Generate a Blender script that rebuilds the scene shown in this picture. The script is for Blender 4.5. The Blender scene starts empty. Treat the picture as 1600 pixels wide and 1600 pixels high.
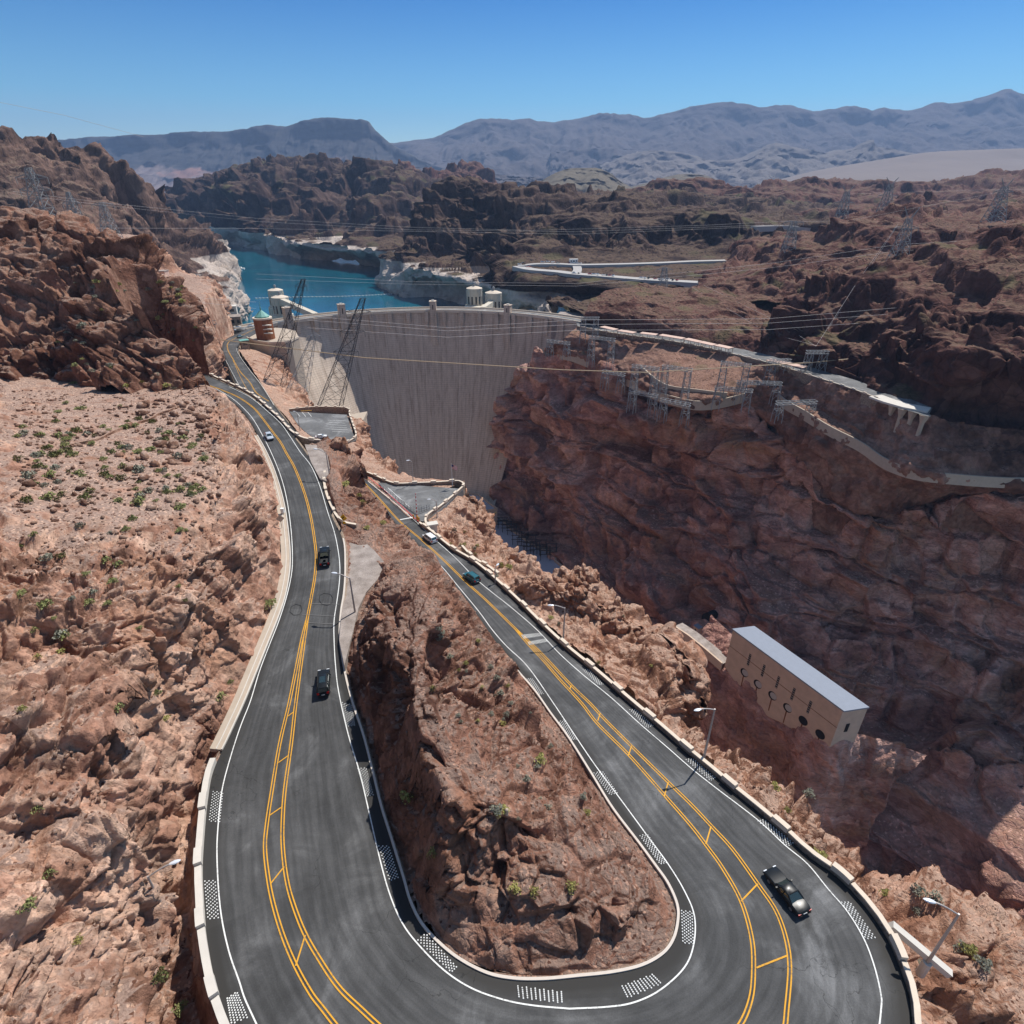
import bpy, bmesh, math, random
import numpy as np
from mathutils import Vector, Matrix
R = math.radians
random.seed(7)
sc = bpy.context.scene
COL = sc.collection

# ------------------------------------------------------------------ camera
F = 931.0; TH = R(28.7); H = 275.0
ST, CT = math.sin(TH), math.cos(TH)
cd = bpy.data.cameras.new('camera'); cam = bpy.data.objects.new('camera', cd); COL.objects.link(cam)
cd.sensor_width = 36; cd.lens = F / 1600 * 36; cd.clip_start = 0.5; cd.clip_end = 60000
cam.location = (0, 0, H); cam.rotation_euler = (R(90) - TH, 0, 0); sc.camera = cam

# ------------------------------------------------------------------ light
SUN_AZ, SUN_EL = R(41), R(57)
wd = bpy.data.worlds.new('World'); sc.world = wd; wd.use_nodes = True
nt = wd.node_tree; bg = nt.nodes['Background']
sky = nt.nodes.new('ShaderNodeTexSky'); sky.sky_type = 'NISHITA'; sky.sun_disc = False
sky.sun_elevation = SUN_EL; sky.sun_rotation = SUN_AZ; sky.altitude = 400
sky.air_density = 1.0; sky.dust_density = 0.15; sky.ozone_density = 2.5
tc = nt.nodes.new('ShaderNodeTexCoord'); sx = nt.nodes.new('ShaderNodeSeparateXYZ'); rp = nt.nodes.new('ShaderNodeValToRGB'); mx = nt.nodes.new('ShaderNodeMix'); mx.data_type = 'RGBA'; mx.blend_type = 'MULTIPLY'; mx.inputs['Factor'].default_value = 1
nt.links.new(tc.outputs['Generated'], sx.inputs[0]); nt.links.new(sx.outputs[2], rp.inputs[0])
e_ = rp.color_ramp.elements; e_[0].position = .02; e_[0].color = (.92, 1.0, 1.0, 1); e_[1].position = .5; e_[1].color = (1.0, .95, .86, 1)
for p_, c_ in ((.10, (.40, .80, .97, 1)), (.21, (.09, .46, .82, 1))): q_ = e_.new(p_); q_.color = c_
nt.links.new(sky.outputs[0], mx.inputs['A']); nt.links.new(rp.outputs[0], mx.inputs['B']); nt.links.new(mx.outputs['Result'], bg.inputs[0]); bg.inputs[1].default_value = 0.105
sl = bpy.data.lights.new('sun', 'SUN'); so = bpy.data.objects.new('sun', sl); COL.objects.link(so)
sl.energy = 4.6; sl.angle = R(0.5); sl.color = (1, 0.955, 0.89)
so.rotation_euler = (R(90) - SUN_EL, 0, -SUN_AZ + math.pi); so.location = (0, 0, 900)
so.rotation_euler = Vector((-math.sin(SUN_AZ) * math.cos(SUN_EL), -math.cos(SUN_AZ) * math.cos(SUN_EL), -math.sin(SUN_EL))).to_track_quat('-Z', 'Y').to_euler()
vs = sc.view_settings; vs.view_transform = 'Standard'; vs.look = 'None'; vs.gamma = 1; vs.exposure = 0.27
sc.cycles.max_bounces = 4; sc.cycles.diffuse_bounces = 2; sc.cycles.glossy_bounces = 2
sc.cycles.transmission_bounces = 2; sc.cycles.volume_bounces = 0; sc.cycles.use_denoising = True
sc.cycles.caustics_reflective = False; sc.cycles.caustics_refractive = False

# ------------------------------------------------------------------ reading the photo: pixel (of 1600) plus drop below the lens or forward distance -> metres
def P(px, py, k):
    """k < 0: drop below camera height; k > 0: forward distance in metres"""
    x = (px - 800) / F; v = (py - 800) / F
    fw = CT - v * ST; dn = ST + v * CT
    d = (-k / dn) if k < 0 else (k / fw)
    return np.array((x * d, fw * d, H - dn * d))
def lerp_table(t, x):
    xs = [a for a, b in t]; ys = [b for a, b in t]
    return float(np.interp(x, xs, ys))
DL = [(560, 59.5), (700, 62.3), (870, 65), (1000, 67), (1100, 68), (1200, 69.2), (1300, 70), (2000, 70)]
DR = [(500, 92), (545, 91), (600, 89), (640, 88), (700, 86.5), (750, 85), (840, 82), (910, 80), (1000, 77.5), (1100, 74.5), (1250, 71.6), (1350, 70.4), (1430, 70), (2000, 70)]
def dl(py): return lerp_table(DL, py)
def dr(py): return lerp_table(DR, py)
def RL(px, py, up=0.0): return P(px, py, -(dl(py) - up))
def RR(px, py, up=0.0): return P(px, py, -(dr(py) - up))

# ------------------------------------------------------------------ noise on numpy arrays
def _hash(ix, iy, iz, s):
    h = (ix.astype(np.uint32) * np.uint32(374761393) + iy.astype(np.uint32) * np.uint32(668265263) + iz.astype(np.uint32) * np.uint32(2147483647 - 1640531527 % 2147483647) + np.uint32((s * 974711 + 12345) & 0xffffffff))
    h ^= h >> np.uint32(13); h *= np.uint32(1274126177); h ^= h >> np.uint32(16); h *= np.uint32(2246822519); h ^= h >> np.uint32(13)
    return h
def _f(h): return (h & np.uint32(0xffff)).astype(np.float32) / np.float32(65535)
def vnoise(p, s=0):
    i = np.floor(p).astype(np.int64); f = (p - i).astype(np.float32); u = f * f * (3 - 2 * f)
    r = 0
    for dx in (0, 1):
        wx = u[:, 0] if dx else 1 - u[:, 0]
        for dy in (0, 1):
            wy = u[:, 1] if dy else 1 - u[:, 1]
            for dz in (0, 1):
                wz = u[:, 2] if dz else 1 - u[:, 2]
                r = r + wx * wy * wz * _f(_hash(i[:, 0] + dx, i[:, 1] + dy, i[:, 2] + dz, s))
    return r * 2 - 1
def fbm(p, oct=4, s=0, ridged=False, gain=0.5):
    a, t, q = 1.0, 0, p.copy(); n = 0
    for k in range(oct):
        v = vnoise(q, s + k * 17)
        if ridged: v = 1 - 2 * np.abs(v)
        t = t + a * v; n += a; a *= gain; q = q * 2.03 + 11.7
    return t / n
def facets(p, s=0, edge=.13, crev=None):
    """blocky fractured rock: each jittered cell is a tilted plane with its own offset"""
    i = np.floor(p).astype(np.int64)
    best = np.full(len(p), 1e9, np.float32); val = np.zeros(len(p), np.float32); b2 = best.copy(); v2 = val.copy()
    fr = p - i
    base = i + np.where(fr < 0.5, -1, 0)
    for dx in (0, 1):
        for dy in (0, 1):
            for dz in (0, 1):
                c0, c1, c2 = base[:, 0] + dx, base[:, 1] + dy, base[:, 2] + dz
                h = _hash(c0, c1, c2, s); h2 = h * np.uint32(2654435761) + np.uint32(97); h2 ^= h2 >> np.uint32(15); h3 = h2 * np.uint32(2246822519); h3 ^= h3 >> np.uint32(14)
                g = lambda q, b: ((q >> np.uint32(b)) & np.uint32(255)).astype(np.float32) / 255
                rx = p[:, 0] - c0 - (0.15 + 0.7 * g(h, 0)); ry = p[:, 1] - c1 - (0.15 + 0.7 * g(h, 8)); rz = p[:, 2] - c2 - (0.15 + 0.7 * g(h, 16))
                d = rx * rx + ry * ry + rz * rz
                v = (g(h2, 0) - .5) * 1.0 + rx * (g(h2, 8) - .5) * 1.3 + ry * (g(h2, 16) - .5) * 1.3 + rz * (g(h3, 0) - .5) * 1.3
                m = d < best; m2 = (~m) & (d < b2)
                b2 = np.where(m, best, np.where(m2, d, b2)); v2 = np.where(m, val, np.where(m2, v, v2)); best = np.where(m, d, best); val = np.where(m, v, val)
    w = np.clip((np.sqrt(b2) - np.sqrt(best)) / edge, 0, 1); w = w * w * (3 - 2 * w)
    out = v2 + (val - v2) * (.5 + .5 * w)
    if crev: out = out - crev[0] * (1 - np.clip((np.sqrt(b2) - np.sqrt(best)) / crev[1], 0, 1)) ** 1.5
    return out

# ------------------------------------------------------------------ objects
def tag(o, label=None, cat=None, group=None, kind=None):
    if label: o['label'] = label
    if cat: o['category'] = cat
    if group: o['group'] = group
    if kind: o['kind'] = kind
    return o
def empty(name, loc=(0, 0, 0), rz=0.0):
    o = bpy.data.objects.new(name, None); COL.objects.link(o); o.location = loc; o.rotation_euler = (0, 0, rz); o.empty_display_size = 1
    return o
def mesh_np(name, v, faces, mats, parent=None, smooth=False):
    me = bpy.data.meshes.new(name)
    v = np.asarray(v, np.float32); faces = np.asarray(faces, np.int32)
    me.vertices.add(len(v)); me.vertices.foreach_set('co', v.ravel())
    k = faces.shape[1]
    me.loops.add(faces.size); me.loops.foreach_set('vertex_index', faces.ravel())
    me.polygons.add(len(faces)); me.polygons.foreach_set('loop_start', np.arange(0, faces.size, k, dtype=np.int32))
    me.update(calc_edges=True)
    if smooth: me.polygons.foreach_set('use_smooth', np.ones(len(faces), bool))
    for m in (mats if isinstance(mats, (list, tuple)) else [mats]): me.materials.append(m)
    o = bpy.data.objects.new(name, me); COL.objects.link(o)
    if parent: o.parent = parent
    return o
def grid_faces(m, n):
    i = np.arange(m - 1)[:, None] * n + np.arange(n - 1)[None, :]
    return np.stack([i, i + 1, i + n + 1, i + n], -1).reshape(-1, 4)
class MB:
    """collects simple solids, links them as one mesh"""
    def __init__(s): s.v = []; s.f = []; s.m = []; s.mi = 0
    def add(s, vs, fs):
        o = len(s.v); s.v += [tuple(map(float, x)) for x in vs]
        for f in fs: s.f.append(tuple(o + i for i in f)); s.m.append(s.mi)
    def box(s, c, d, rz=0.0):
        x, y, z = d[0] / 2, d[1] / 2, d[2] / 2; ca, sa = math.cos(rz), math.sin(rz)
        vs = [(c[0] + a * x * ca - b * y * sa, c[1] + a * x * sa + b * y * ca, c[2] + e * z) for e in (-1, 1) for a, b in ((-1, -1), (1, -1), (1, 1), (-1, 1))]
        s.add(vs, [(3, 2, 1, 0), (4, 5, 6, 7), (0, 1, 5, 4), (1, 2, 6, 5), (2, 3, 7, 6), (3, 0, 4, 7)])
    def bar(s, a, b, w, w2=None, n=4):
        a, b = Vector(a), Vector(b); d = (b - a)
        if d.length < 1e-6: return
        q = d.to_track_quat('Z', 'Y'); w2 = w if w2 is None else w2
        vs = []
        for p, r in ((a, w), (b, w2)):
            for k in range(n):
                t = 2 * math.pi * (k + .5) / n; vs.append(p + q @ Vector((math.cos(t) * r * .7071, math.sin(t) * r * .7071, 0)))
        fs = [(k, (k + 1) % n, n + (k + 1) % n, n + k) for k in range(n)] + [tuple(range(n))[::-1], tuple(range(n, 2 * n))]
        s.add(vs, fs)
    def lathe(s, prof, c=(0, 0, 0), n=24, a0=0.0):
        vs = []
        for r, z in prof:
            for k in range(n):
                t = a0 + 2 * math.pi * k / n; vs.append((c[0] + r * math.cos(t), c[1] + r * math.sin(t), c[2] + z))
        m = len(prof); fs = []
        for j in range(m - 1):
            for k in range(n): fs.append((j * n + k, j * n + (k + 1) % n, (j + 1) * n + (k + 1) % n, (j + 1) * n + k))
        fs.append(tuple(range(n))[::-1]); fs.append(tuple(range((m - 1) * n, m * n)))
        s.add(vs, fs)
    def prism(s, poly, z0, z1):
        n = len(poly); vs = [(x, y, z0) for x, y in poly] + [(x, y, z1) for x, y in poly]
        s.add(vs, [(k, (k + 1) % n, n + (k + 1) % n, n + k) for k in range(n)] + [tuple(range(n))[::-1], tuple(range(n, 2 * n))])
    def sweep(s, pts, prof, closed=False):
        """prof: (side, up) offsets; side is to the right of travel"""
        pts = [Vector(p) for p in pts]; n = len(prof); vs = []
        for i, p in enumerate(pts):
            d = (pts[min(i + 1, len(pts) - 1)] - pts[max(i - 1, 0)]); d.z = 0
            if d.length < 1e-6: d = Vector((0, 1, 0))
            d.normalize(); r = Vector((d.y, -d.x, 0))
            for a, b in prof: vs.append(p + r * a + Vector((0, 0, b)))
        fs = []
        for i in range(len(pts) - 1):
            for k in range(n): fs.append((i * n + k, i * n + (k + 1) % n, (i + 1) * n + (k + 1) % n, (i + 1) * n + k))
        fs += [tuple(range(n))[::-1], tuple(range((len(pts) - 1) * n, len(pts) * n))]
        s.add(vs, fs)
    def build(s, name, mats, parent=None, smooth=False, loc=None):
        me = bpy.data.meshes.new(name); me.from_pydata(s.v, [], s.f)
        mats = mats if isinstance(mats, (list, tuple)) else [mats]
        for m in mats: me.materials.append(m)
        me.polygons.foreach_set('material_index', s.m)
        bm = bmesh.new(); bm.from_mesh(me); bmesh.ops.recalc_face_normals(bm, faces=bm.faces); bm.to_mesh(me); bm.free()
        if smooth:
            me.polygons.foreach_set('use_smooth', [True] * len(me.polygons)); me.update()
            me.set_sharp_from_angle(angle=R(35))
        me.update()
        o = bpy.data.objects.new(name, me); COL.objects.link(o)
        if parent: o.parent = parent
        if loc is not None: o.location = loc
        return o
def children(o): return [c for c in COL.objects if c.parent == o]
KIDS = {}
def copy_tree(o, loc, rz=None, label=None, scale=None):
    def rec(a, par):
        c = a.copy(); COL.objects.link(c); c.parent = par
        for ch in a.children: rec(ch, c)
        return c
    c = rec(o, None); c.location = loc
    if rz is not None: c.rotation_euler = (0, 0, rz)
    if label: c['label'] = label
    if scale: c.scale = scale if hasattr(scale, '__len__') else (scale,) * 3
    return c

# ------------------------------------------------------------------ materials
class N:
    def __init__(s, name, rough=0.9, spec=0.2):
        s.m = bpy.data.materials.new(name); s.m.use_nodes = True; s.t = s.m.node_tree; s.b = s.t.nodes['Principled BSDF']
        s.b.inputs['Roughness'].default_value = rough; s.b.inputs['Specular IOR Level'].default_value = spec
        g = s.t.nodes.new('ShaderNodeNewGeometry'); s.pos = g.outputs['Position']; s.nrm = g.outputs['Normal']; s.geo = g
    def n(s, ty, **k):
        x = s.t.nodes.new(ty)
        for a, b in k.items(): setattr(x, a, b)
        return x
    def L(s, a, b): s.t.links.new(a, b)
    def scale(s, v, sc_):
        x = s.n('ShaderNodeVectorMath', operation='MULTIPLY'); s.L(v, x.inputs[0]); x.inputs[1].default_value = sc_ if hasattr(sc_, '__len__') else (sc_,) * 3
        return x.outputs[0]
    def noise(s, v, scale, det=4, rough=.55, dist=0.0):
        x = s.n('ShaderNodeTexNoise'); s.L(v, x.inputs['Vector']); x.inputs['Scale'].default_value = scale; x.inputs['Detail'].default_value = det; x.inputs['Roughness'].default_value = rough; x.inputs['Distortion'].default_value = dist
        return x.outputs['Fac']
    def vor(s, v, scale, feature='F1', out='Distance'):
        x = s.n('ShaderNodeTexVoronoi', feature=feature); s.L(v, x.inputs['Vector']); x.inputs['Scale'].default_value = scale
        return x.outputs[out]
    def ramp(s, v, stops):
        x = s.n('ShaderNodeValToRGB'); s.L(v, x.inputs[0]); e = x.color_ramp.elements
        while len(e) < len(stops): e.new(0.5)
        for q, (p_, c) in zip(e, stops): q.position = p_; q.color = (c if hasattr(c, '__len__') else (c, c, c)) + (1,) if hasattr(c, '__len__') else (c, c, c, 1)
        return x.outputs[0]
    def mix(s, f, a, b, mode='MIX'):
        x = s.n('ShaderNodeMix', data_type='RGBA', blend_type=mode)
        for inp, val in ((x.inputs['Factor'], f), (x.inputs['A'], a), (x.inputs['B'], b)):
            if hasattr(val, 'is_linked'): s.L(val, inp)
            elif inp.name == 'Factor': inp.default_value = val
            else: inp.default_value = tuple(val) + (1,)
        return x.outputs['Result']
    def math(s, op, a, b=0.0, clamp=False):
        x = s.n('ShaderNodeMath', operation=op, use_clamp=clamp)
        for inp, val in zip(x.inputs, (a, b)):
            if hasattr(val, 'is_linked'): s.L(val, inp)
            else: inp.default_value = val
        return x.outputs[0]
    def sep(s, v):
        x = s.n('ShaderNodeSeparateXYZ'); s.L(v, x.inputs[0]); return x.outputs
    def maprange(s, v, a, b, c=0., d=1.):
        x = s.n('ShaderNodeMapRange'); s.L(v, x.inputs[0])
        for i, q in enumerate((a, b, c, d)): x.inputs[i + 1].default_value = q
        return x.outputs[0]
    def bump(s, h, strength, dist):
        x = s.n('ShaderNodeBump'); s.L(h, x.inputs['Height']); x.inputs['Strength'].default_value = strength; x.inputs['Distance'].default_value = dist
        s.L(x.outputs[0], s.b.inputs['Normal'])
    def color(s, c):
        if hasattr(c, 'is_linked'): s.L(c, s.b.inputs['Base Color'])
        else: s.b.inputs['Base Color'].default_value = tuple(c) + (1,)
        return s
def flat(name, c, rough=.6, metal=0., spec=.3, var=.12, scale=2.0):
    m = N(name, rough, spec); m.b.inputs['Metallic'].default_value = metal
    f = m.noise(m.pos, scale, 4)
    m.color(m.mix(f, tuple(x * (1 - var) for x in c), tuple(min(1, x * (1 + var)) for x in c)))
    return m.m
def rock(name, cols, unit=1.0, tone=.5, gravel=(0.27, .185, .145), grav_amt=1.0, bleach=None, bumpd=.25, strata=0.0, tint2=None, crack=.55, shrub=0.0, gravel_lo=.8, gravel_hi=.97):
    """cols: dark, mid, light; unit: size of features in metres"""
    m = N(name, .95, .08); u = 1.0 / unit
    p = m.pos
    if strata: p = m.scale(p, (1, 1, 1 + strata))
    big = m.noise(p, .035 * u, 3, .6, .6); med = m.noise(p, .22 * u, 5, .62, .4); fine = m.noise(p, 1.6 * u, 5, .65)
    cell = m.vor(p, .5 * u, out='Color'); cs = m.sep(cell)[0]
    t = m.math('ADD', m.math('MULTIPLY', big, .55), m.math('MULTIPLY', med, .45))
    t = m.math('ADD', t, m.math('MULTIPLY', m.math('SUBTRACT', cs, .5), .13))
    c = m.ramp(t, [(.33, cols[0]), (.47, cols[1]), (.6, cols[2])])
    at = m.n('ShaderNodeAttribute', attribute_name='tone'); c = m.mix(1.0, c, m.maprange(at.outputs['Fac'], 0, 1, 1 - tone * .55, 1 + tone * .45), 'MULTIPLY')
    if tint2:
        c = m.mix(m.math('MULTIPLY', m.maprange(m.noise(p, .07 * u, 5, .65, 1.0), .5, .72), m.maprange(fine, .3, .6, .45, 1)), c, tint2)
    fv = m.maprange(fine, .25, .75, .62, 1.3)
    c = m.mix(1.0, c, fv, 'MULTIPLY')
    wob = m.n('ShaderNodeVectorMath', operation='ADD'); nz = m.n('ShaderNodeTexNoise'); m.L(p, nz.inputs['Vector']); nz.inputs['Scale'].default_value = .4 * u; nz.inputs['Detail'].default_value = 3
    ns = m.scale(nz.outputs['Color'], 2.2 * unit); m.L(p, wob.inputs[0]); m.L(ns, wob.inputs[1])
    e1 = m.vor(wob.outputs[0], .33 * u, 'DISTANCE_TO_EDGE'); e2 = m.vor(wob.outputs[0], 1.1 * u, 'DISTANCE_TO_EDGE')
    k1 = m.maprange(e1, 0, .025, 1 - crack, 1); k2 = m.math('MAXIMUM', m.maprange(e2, 0, .04, 1 - crack * .5, 1), m.maprange(med, .45, .55))
    c = m.mix(1.0, c, m.math('MULTIPLY', k1, k2), 'MULTIPLY')
    # gravel and dust where the ground lies flat
    nzz = m.sep(m.geo.outputs['Normal'])[2]
    g1 = m.noise(m.pos, 3.5 * u, 6, .75); gs = m.vor(m.pos, 4.5 * u, out='Color')
    gc = m.mix(m.maprange(g1, .3, .7), tuple(x * .7 for x in gravel), tuple(x * 1.25 for x in gravel))
    gc = m.mix(m.maprange(m.sep(gs)[0], .86, .9), gc, cols[2]); gc = m.mix(m.maprange(m.sep(gs)[1], .9, .93), gc, cols[0])
    gm = m.math('ADD', nzz, m.math('MULTIPLY', m.math('SUBTRACT', med, .5), .9))
    gm = m.math('MULTIPLY', m.maprange(gm, gravel_lo, gravel_hi), grav_amt)
    c = m.mix(gm, c, gc)
    if shrub:
        sv = m.vor(m.pos, .22 * u, out='Distance'); sm = m.math('MULTIPLY', m.maprange(sv, .34, .24), m.maprange(m.noise(m.pos, .02 * u, 3), .42, .6))
        sm = m.math('MULTIPLY', sm, m.math('MULTIPLY', m.maprange(nzz, .45, .7), shrub)); c = m.mix(sm, c, (.12, .115, .055))
    if bleach is not None:
        z = m.sep(m.pos)[2]; zz = m.math('ADD', z, m.math('MULTIPLY', med, 3.0))
        bl = m.maprange(zz, bleach + 2.5, bleach + 1.0)
        wc = m.mix(m.maprange(fine, .3, .7), (.42, .345, .295), (.60, .52, .455)); wc = m.mix(m.maprange(med, .52, .7), wc, (.34, .27, .225))
        c = m.mix(bl, c, wc)
    m.color(c)
    h = m.math('ADD', m.math('MULTIPLY', fine, .6), m.math('MULTIPLY', m.math('MINIMUM', e2, .12), 5. * crack)); h = m.math('ADD', h, m.math('MULTIPLY', med, 1.2))
    h = m.math('ADD', h, m.math('MULTIPLY', g1, .25))
    m.bump(h, .9, bumpd * unit)
    return m.m
LAKE_Z = H - 136.0
BZ = H - 97
RED = ((.085, .042, .03), (.225, .11, .075), (.37, .215, .155))
PALE = ((.15, .08, .058), (.33, .185, .13), (.50, .34, .26))
PURP = ((.19, .088, .078), (.47, .245, .195), (.68, .42, .345))
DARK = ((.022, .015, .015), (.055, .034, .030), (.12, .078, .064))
M = {}
M['rock_near'] = rock('pink_fractured_rock', ((.14, .068, .046), (.36, .195, .135), (.60, .40, .295)), 1.3, gravel=(.36, .25, .20), tint2=(.44, .245, .16), tone=.8, crack=0, bumpd=.55)
M['rock_red'] = rock('red_crag_rock', ((.07, .032, .022), (.19, .09, .06), (.33, .185, .13)), 1.6, crack=.15, bumpd=.55, gravel=(.27, .185, .145), shrub=.0)
M['rock_island'] = rock('brown_island_rock', ((.10, .048, .034), (.27, .135, .092), (.43, .26, .19)), 1.2, crack=.15, bumpd=.55, gravel=(.25, .17, .135), tint2=(.30, .145, .09))
M['rock_strip'] = rock('orange_rim_rock', ((.13, .062, .04), (.35, .18, .115), (.55, .35, .255)), 1.2, crack=.15, bumpd=.55, gravel=(.42, .28, .21))
M['rock_wall'] = rock('canyon_wall_rock', PURP, 4.0, gravel=(.24, .15, .115), tint2=(.42, .22, .12), strata=.8, grav_amt=.6, bumpd=.55, crack=.25)
M['rock_bench'] = rock('bench_rock', ((.08, .042, .034), (.22, .115, .085), (.34, .205, .155)), 3.0, gravel=(.27, .155, .112), shrub=.6, crack=.2)
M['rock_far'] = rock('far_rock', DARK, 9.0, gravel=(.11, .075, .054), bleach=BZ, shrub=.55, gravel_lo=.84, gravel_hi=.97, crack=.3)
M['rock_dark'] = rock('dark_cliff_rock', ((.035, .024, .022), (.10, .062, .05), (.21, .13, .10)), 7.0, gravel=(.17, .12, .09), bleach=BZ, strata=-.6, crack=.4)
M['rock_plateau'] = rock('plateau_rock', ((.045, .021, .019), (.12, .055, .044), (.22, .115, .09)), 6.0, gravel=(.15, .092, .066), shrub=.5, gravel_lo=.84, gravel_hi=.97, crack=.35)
def mountain(name, a, b, c, sc_):
    m = N(name, 1, .03); t = m.noise(m.pos, sc_, 7, .62, .5); nz = m.sep(m.nrm)[2]
    col = m.ramp(t, [(.35, a), (.52, b), (.66, c)]); m.color(m.mix(m.maprange(nz, .55, .95), col, c)); m.bump(m.noise(m.pos, sc_ * 5, 6, .65), .8, 1 / sc_ * .06)
    return m.m
M['range'] = mountain('far_range', (.065, .058, .062), (.09, .08, .082), (.115, .10, .10), .0016)
M['mid_range'] = mountain('mid_range', (.05, .045, .05), (.10, .085, .085), (.19, .165, .15), .002)
M['fan'] = flat('desert_fan', (.24, .20, .18), 1, spec=.03, var=.14, scale=.004)
M['dome'] = mountain('dome_hill', (.05, .042, .038), (.10, .08, .065), (.17, .145, .11), .01)
# ------------------------------------------------------------------ road outlines traced from the photo (pixels)
ARM = [  # outer edge, inner edge; left arm from far to near, round the hairpin, right arm to far
 ((255,590),(262,575)),((300,597),(312,583)),((335,612),(352,599)),((365,630),(388,618)),((388,655),(415,639)),((403,680),(438,661)),
 ((418,707),(462,686)),((432,740),(484,717)),((445,785),(501,750)),((452,830),(517,803)),((455,870),(535,842)),((453,900),(538,885)),
 ((446,935),(536,925)),((434,970),(531,957)),((420,1005),(529,995)),((402,1050),(535,1040)),((383,1097),(547,1092)),((358,1152),(566,1150)),
 ((334,1203),(581,1209)),((325,1250),(594,1262)),((320,1303),(609,1310)),((317,1356),(628,1372)),((319,1406),(640,1412)),((325,1475),(662,1452)),
 ((348,1573),(706,1494)),((400,1680),(756,1522)),((500,1800),(800,1532)),((650,1890),(850,1533)),((830,1930),(905,1528)),((1020,1920),(959,1522)),
 ((1200,1860),(1005,1511)),((1340,1760),(1038,1492)),((1415,1650),(1055,1468)),((1422,1574),(1062,1437)),((1408,1520),(1060,1412)),((1385,1466),(1046,1380)),
 ((1352,1418),(1025,1350)),((1310,1373),(1000,1316)),((1262,1338),(959,1262)),((1225,1304),(925,1207)),((1183,1268),(890,1152)),((1145,1237),(862,1114)),
 ((1110,1207),(838,1080)),((1070,1174),(812,1050)),((1030,1139),(785,1018)),((985,1101),(758,985)),((930,1053),(728,946)),((885,1016),(705,915)),
 ((845,979),(682,885)),((800,934),(655,855)),((745,885),(622,826)),((705,860),(600,800)),((672,833),(582,783)),((650,817),(565,770)),((603,776),(552,762)),((575,752),(530,752)),
 ((550,738),(505,738)),((515,718),(475,718)),((478,690),(440,690)),((452,662),(412,662)),((428,632),(388,632)),((408,602),(370,602)),((390,578),(357,572)),((377,560),(349,553)),
 ((372,548),(347,543)),((376,536),(352,531)),((390,528),(375,519)),((405,518),(392,510))]
NL = 29
def dense(poly, n=8):
    p = np.array(poly, float); m = len(p); out = []
    q = np.vstack([2 * p[0] - p[1], p, 2 * p[-1] - p[-2]])
    for i in range(m - 1):
        a, b, c, d = q[i:i + 4]
        for k in range(n):
            t = k / n; out.append(.5 * (2 * b + (c - a) * t + (2 * a - 5 * b + 4 * c - d) * t * t + (3 * b - a - 3 * c + d) * t ** 3))
    out.append(p[-1]); return np.array(out)
OUT = dense([a for a, b in ARM]); INN = dense([b for a, b in ARM]); NLd = NL * 8
def road_point(px, py, i, up=0.0):
    return RL(px, py, up) if i < NLd else RR(px, py, up)
def road_grid(i0, i1, ncross, fa=0.0, fb=1.0, up=0.0):
    V = []
    for i in range(i0, i1):
        for k in range(ncross):
            t = fa + (fb - fa) * k / (ncross - 1); q = OUT[i] * (1 - t) + INN[i] * t
            V.append(road_point(q[0], q[1], i, up))
    return np.array(V)
NR = len(OUT); NC = 25
RV = road_grid(0, NR, NC)

# pads: flat paved areas (outline pixels, drop)
PADS = {
 'turnout': ([(541,832),(560,838),(585,860),(604,882),(590,905),(572,925),(560,950),(552,985),(543,1020),(538,1040),(530,1000),(534,950),(538,925),(540,890)], 66.2),
 'turnout_north': ([(476,694),(500,696),(512,712),(516,735),(512,752),(500,748),(486,722)], 62.6),
 'plaza': ([(592,754),(724,764),(700,786),(676,806),(664,815),(650,813),(615,782),(600,770)], 84.6),
 'parking': ([(452,643),(542,648),(548,668),(556,688),(525,700),(500,690),(478,676),(466,664)], 89.6),
}
PADV = {k: np.array([P(x, y, -d) for x, y in pl]) for k, (pl, d) in PADS.items()}

# ------------------------------------------------------------------ distance field round the paving, so that the land meets it cleanly
GX0, GX1, GY0, GY1, GS = -200., 110., -60., 440., 0.5
gw, gh = int((GX1 - GX0) / GS), int((GY1 - GY0) / GS)
gd = np.full((gh, gw), 1e3, np.float32); gz = np.full((gh, gw), 1e3, np.float32)
def splat(pts):
    ix = ((pts[:, 0] - GX0) / GS).astype(int); iy = ((pts[:, 1] - GY0) / GS).astype(int)
    ok = (ix >= 0) & (ix < gw) & (iy >= 0) & (iy < gh); ix, iy, z = ix[ok], iy[ok], pts[ok, 2]
    o = np.argsort(-z); gz[iy[o], ix[o]] = z[o]; gd[iy[o], ix[o]] = 0
def splat_quads(V, nrow, ncol):
    G = V.reshape(nrow, ncol, 3)
    for a in np.linspace(0, 1, 7):
        for b in np.linspace(0, 1, 5):
            q = (G[:-1, :-1] * (1 - a) * (1 - b) + G[1:, :-1] * a * (1 - b) + G[:-1, 1:] * (1 - a) * b + G[1:, 1:] * a * b); splat(q.reshape(-1, 3))
splat_quads(RV, NR, NC)
def inside(poly, x, y):
    c = np.zeros(x.shape, bool); n = len(poly)
    for i in range(n):
        x1, y1 = poly[i][:2]; x2, y2 = poly[(i + 1) % n][:2]
        m = ((y1 > y) != (y2 > y)) & (x < (x2 - x1) * (y - y1) / (y2 - y1 + 1e-12) + x1); c ^= m
    return c
gxx, gyy = np.meshgrid(GX0 + (np.arange(gw) + .5) * GS, GY0 + (np.arange(gh) + .5) * GS)
for k, V in PADV.items():
    if 'turnout' in k: cc_ = V.mean(0); V = V.copy(); V[:, :2] = cc_[:2] + (V[:, :2] - cc_[:2]) * .78
    m = inside(V, gxx, gyy) & (gd > 0); gz[m] = V[0, 2]; gd[m] = 0
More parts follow.
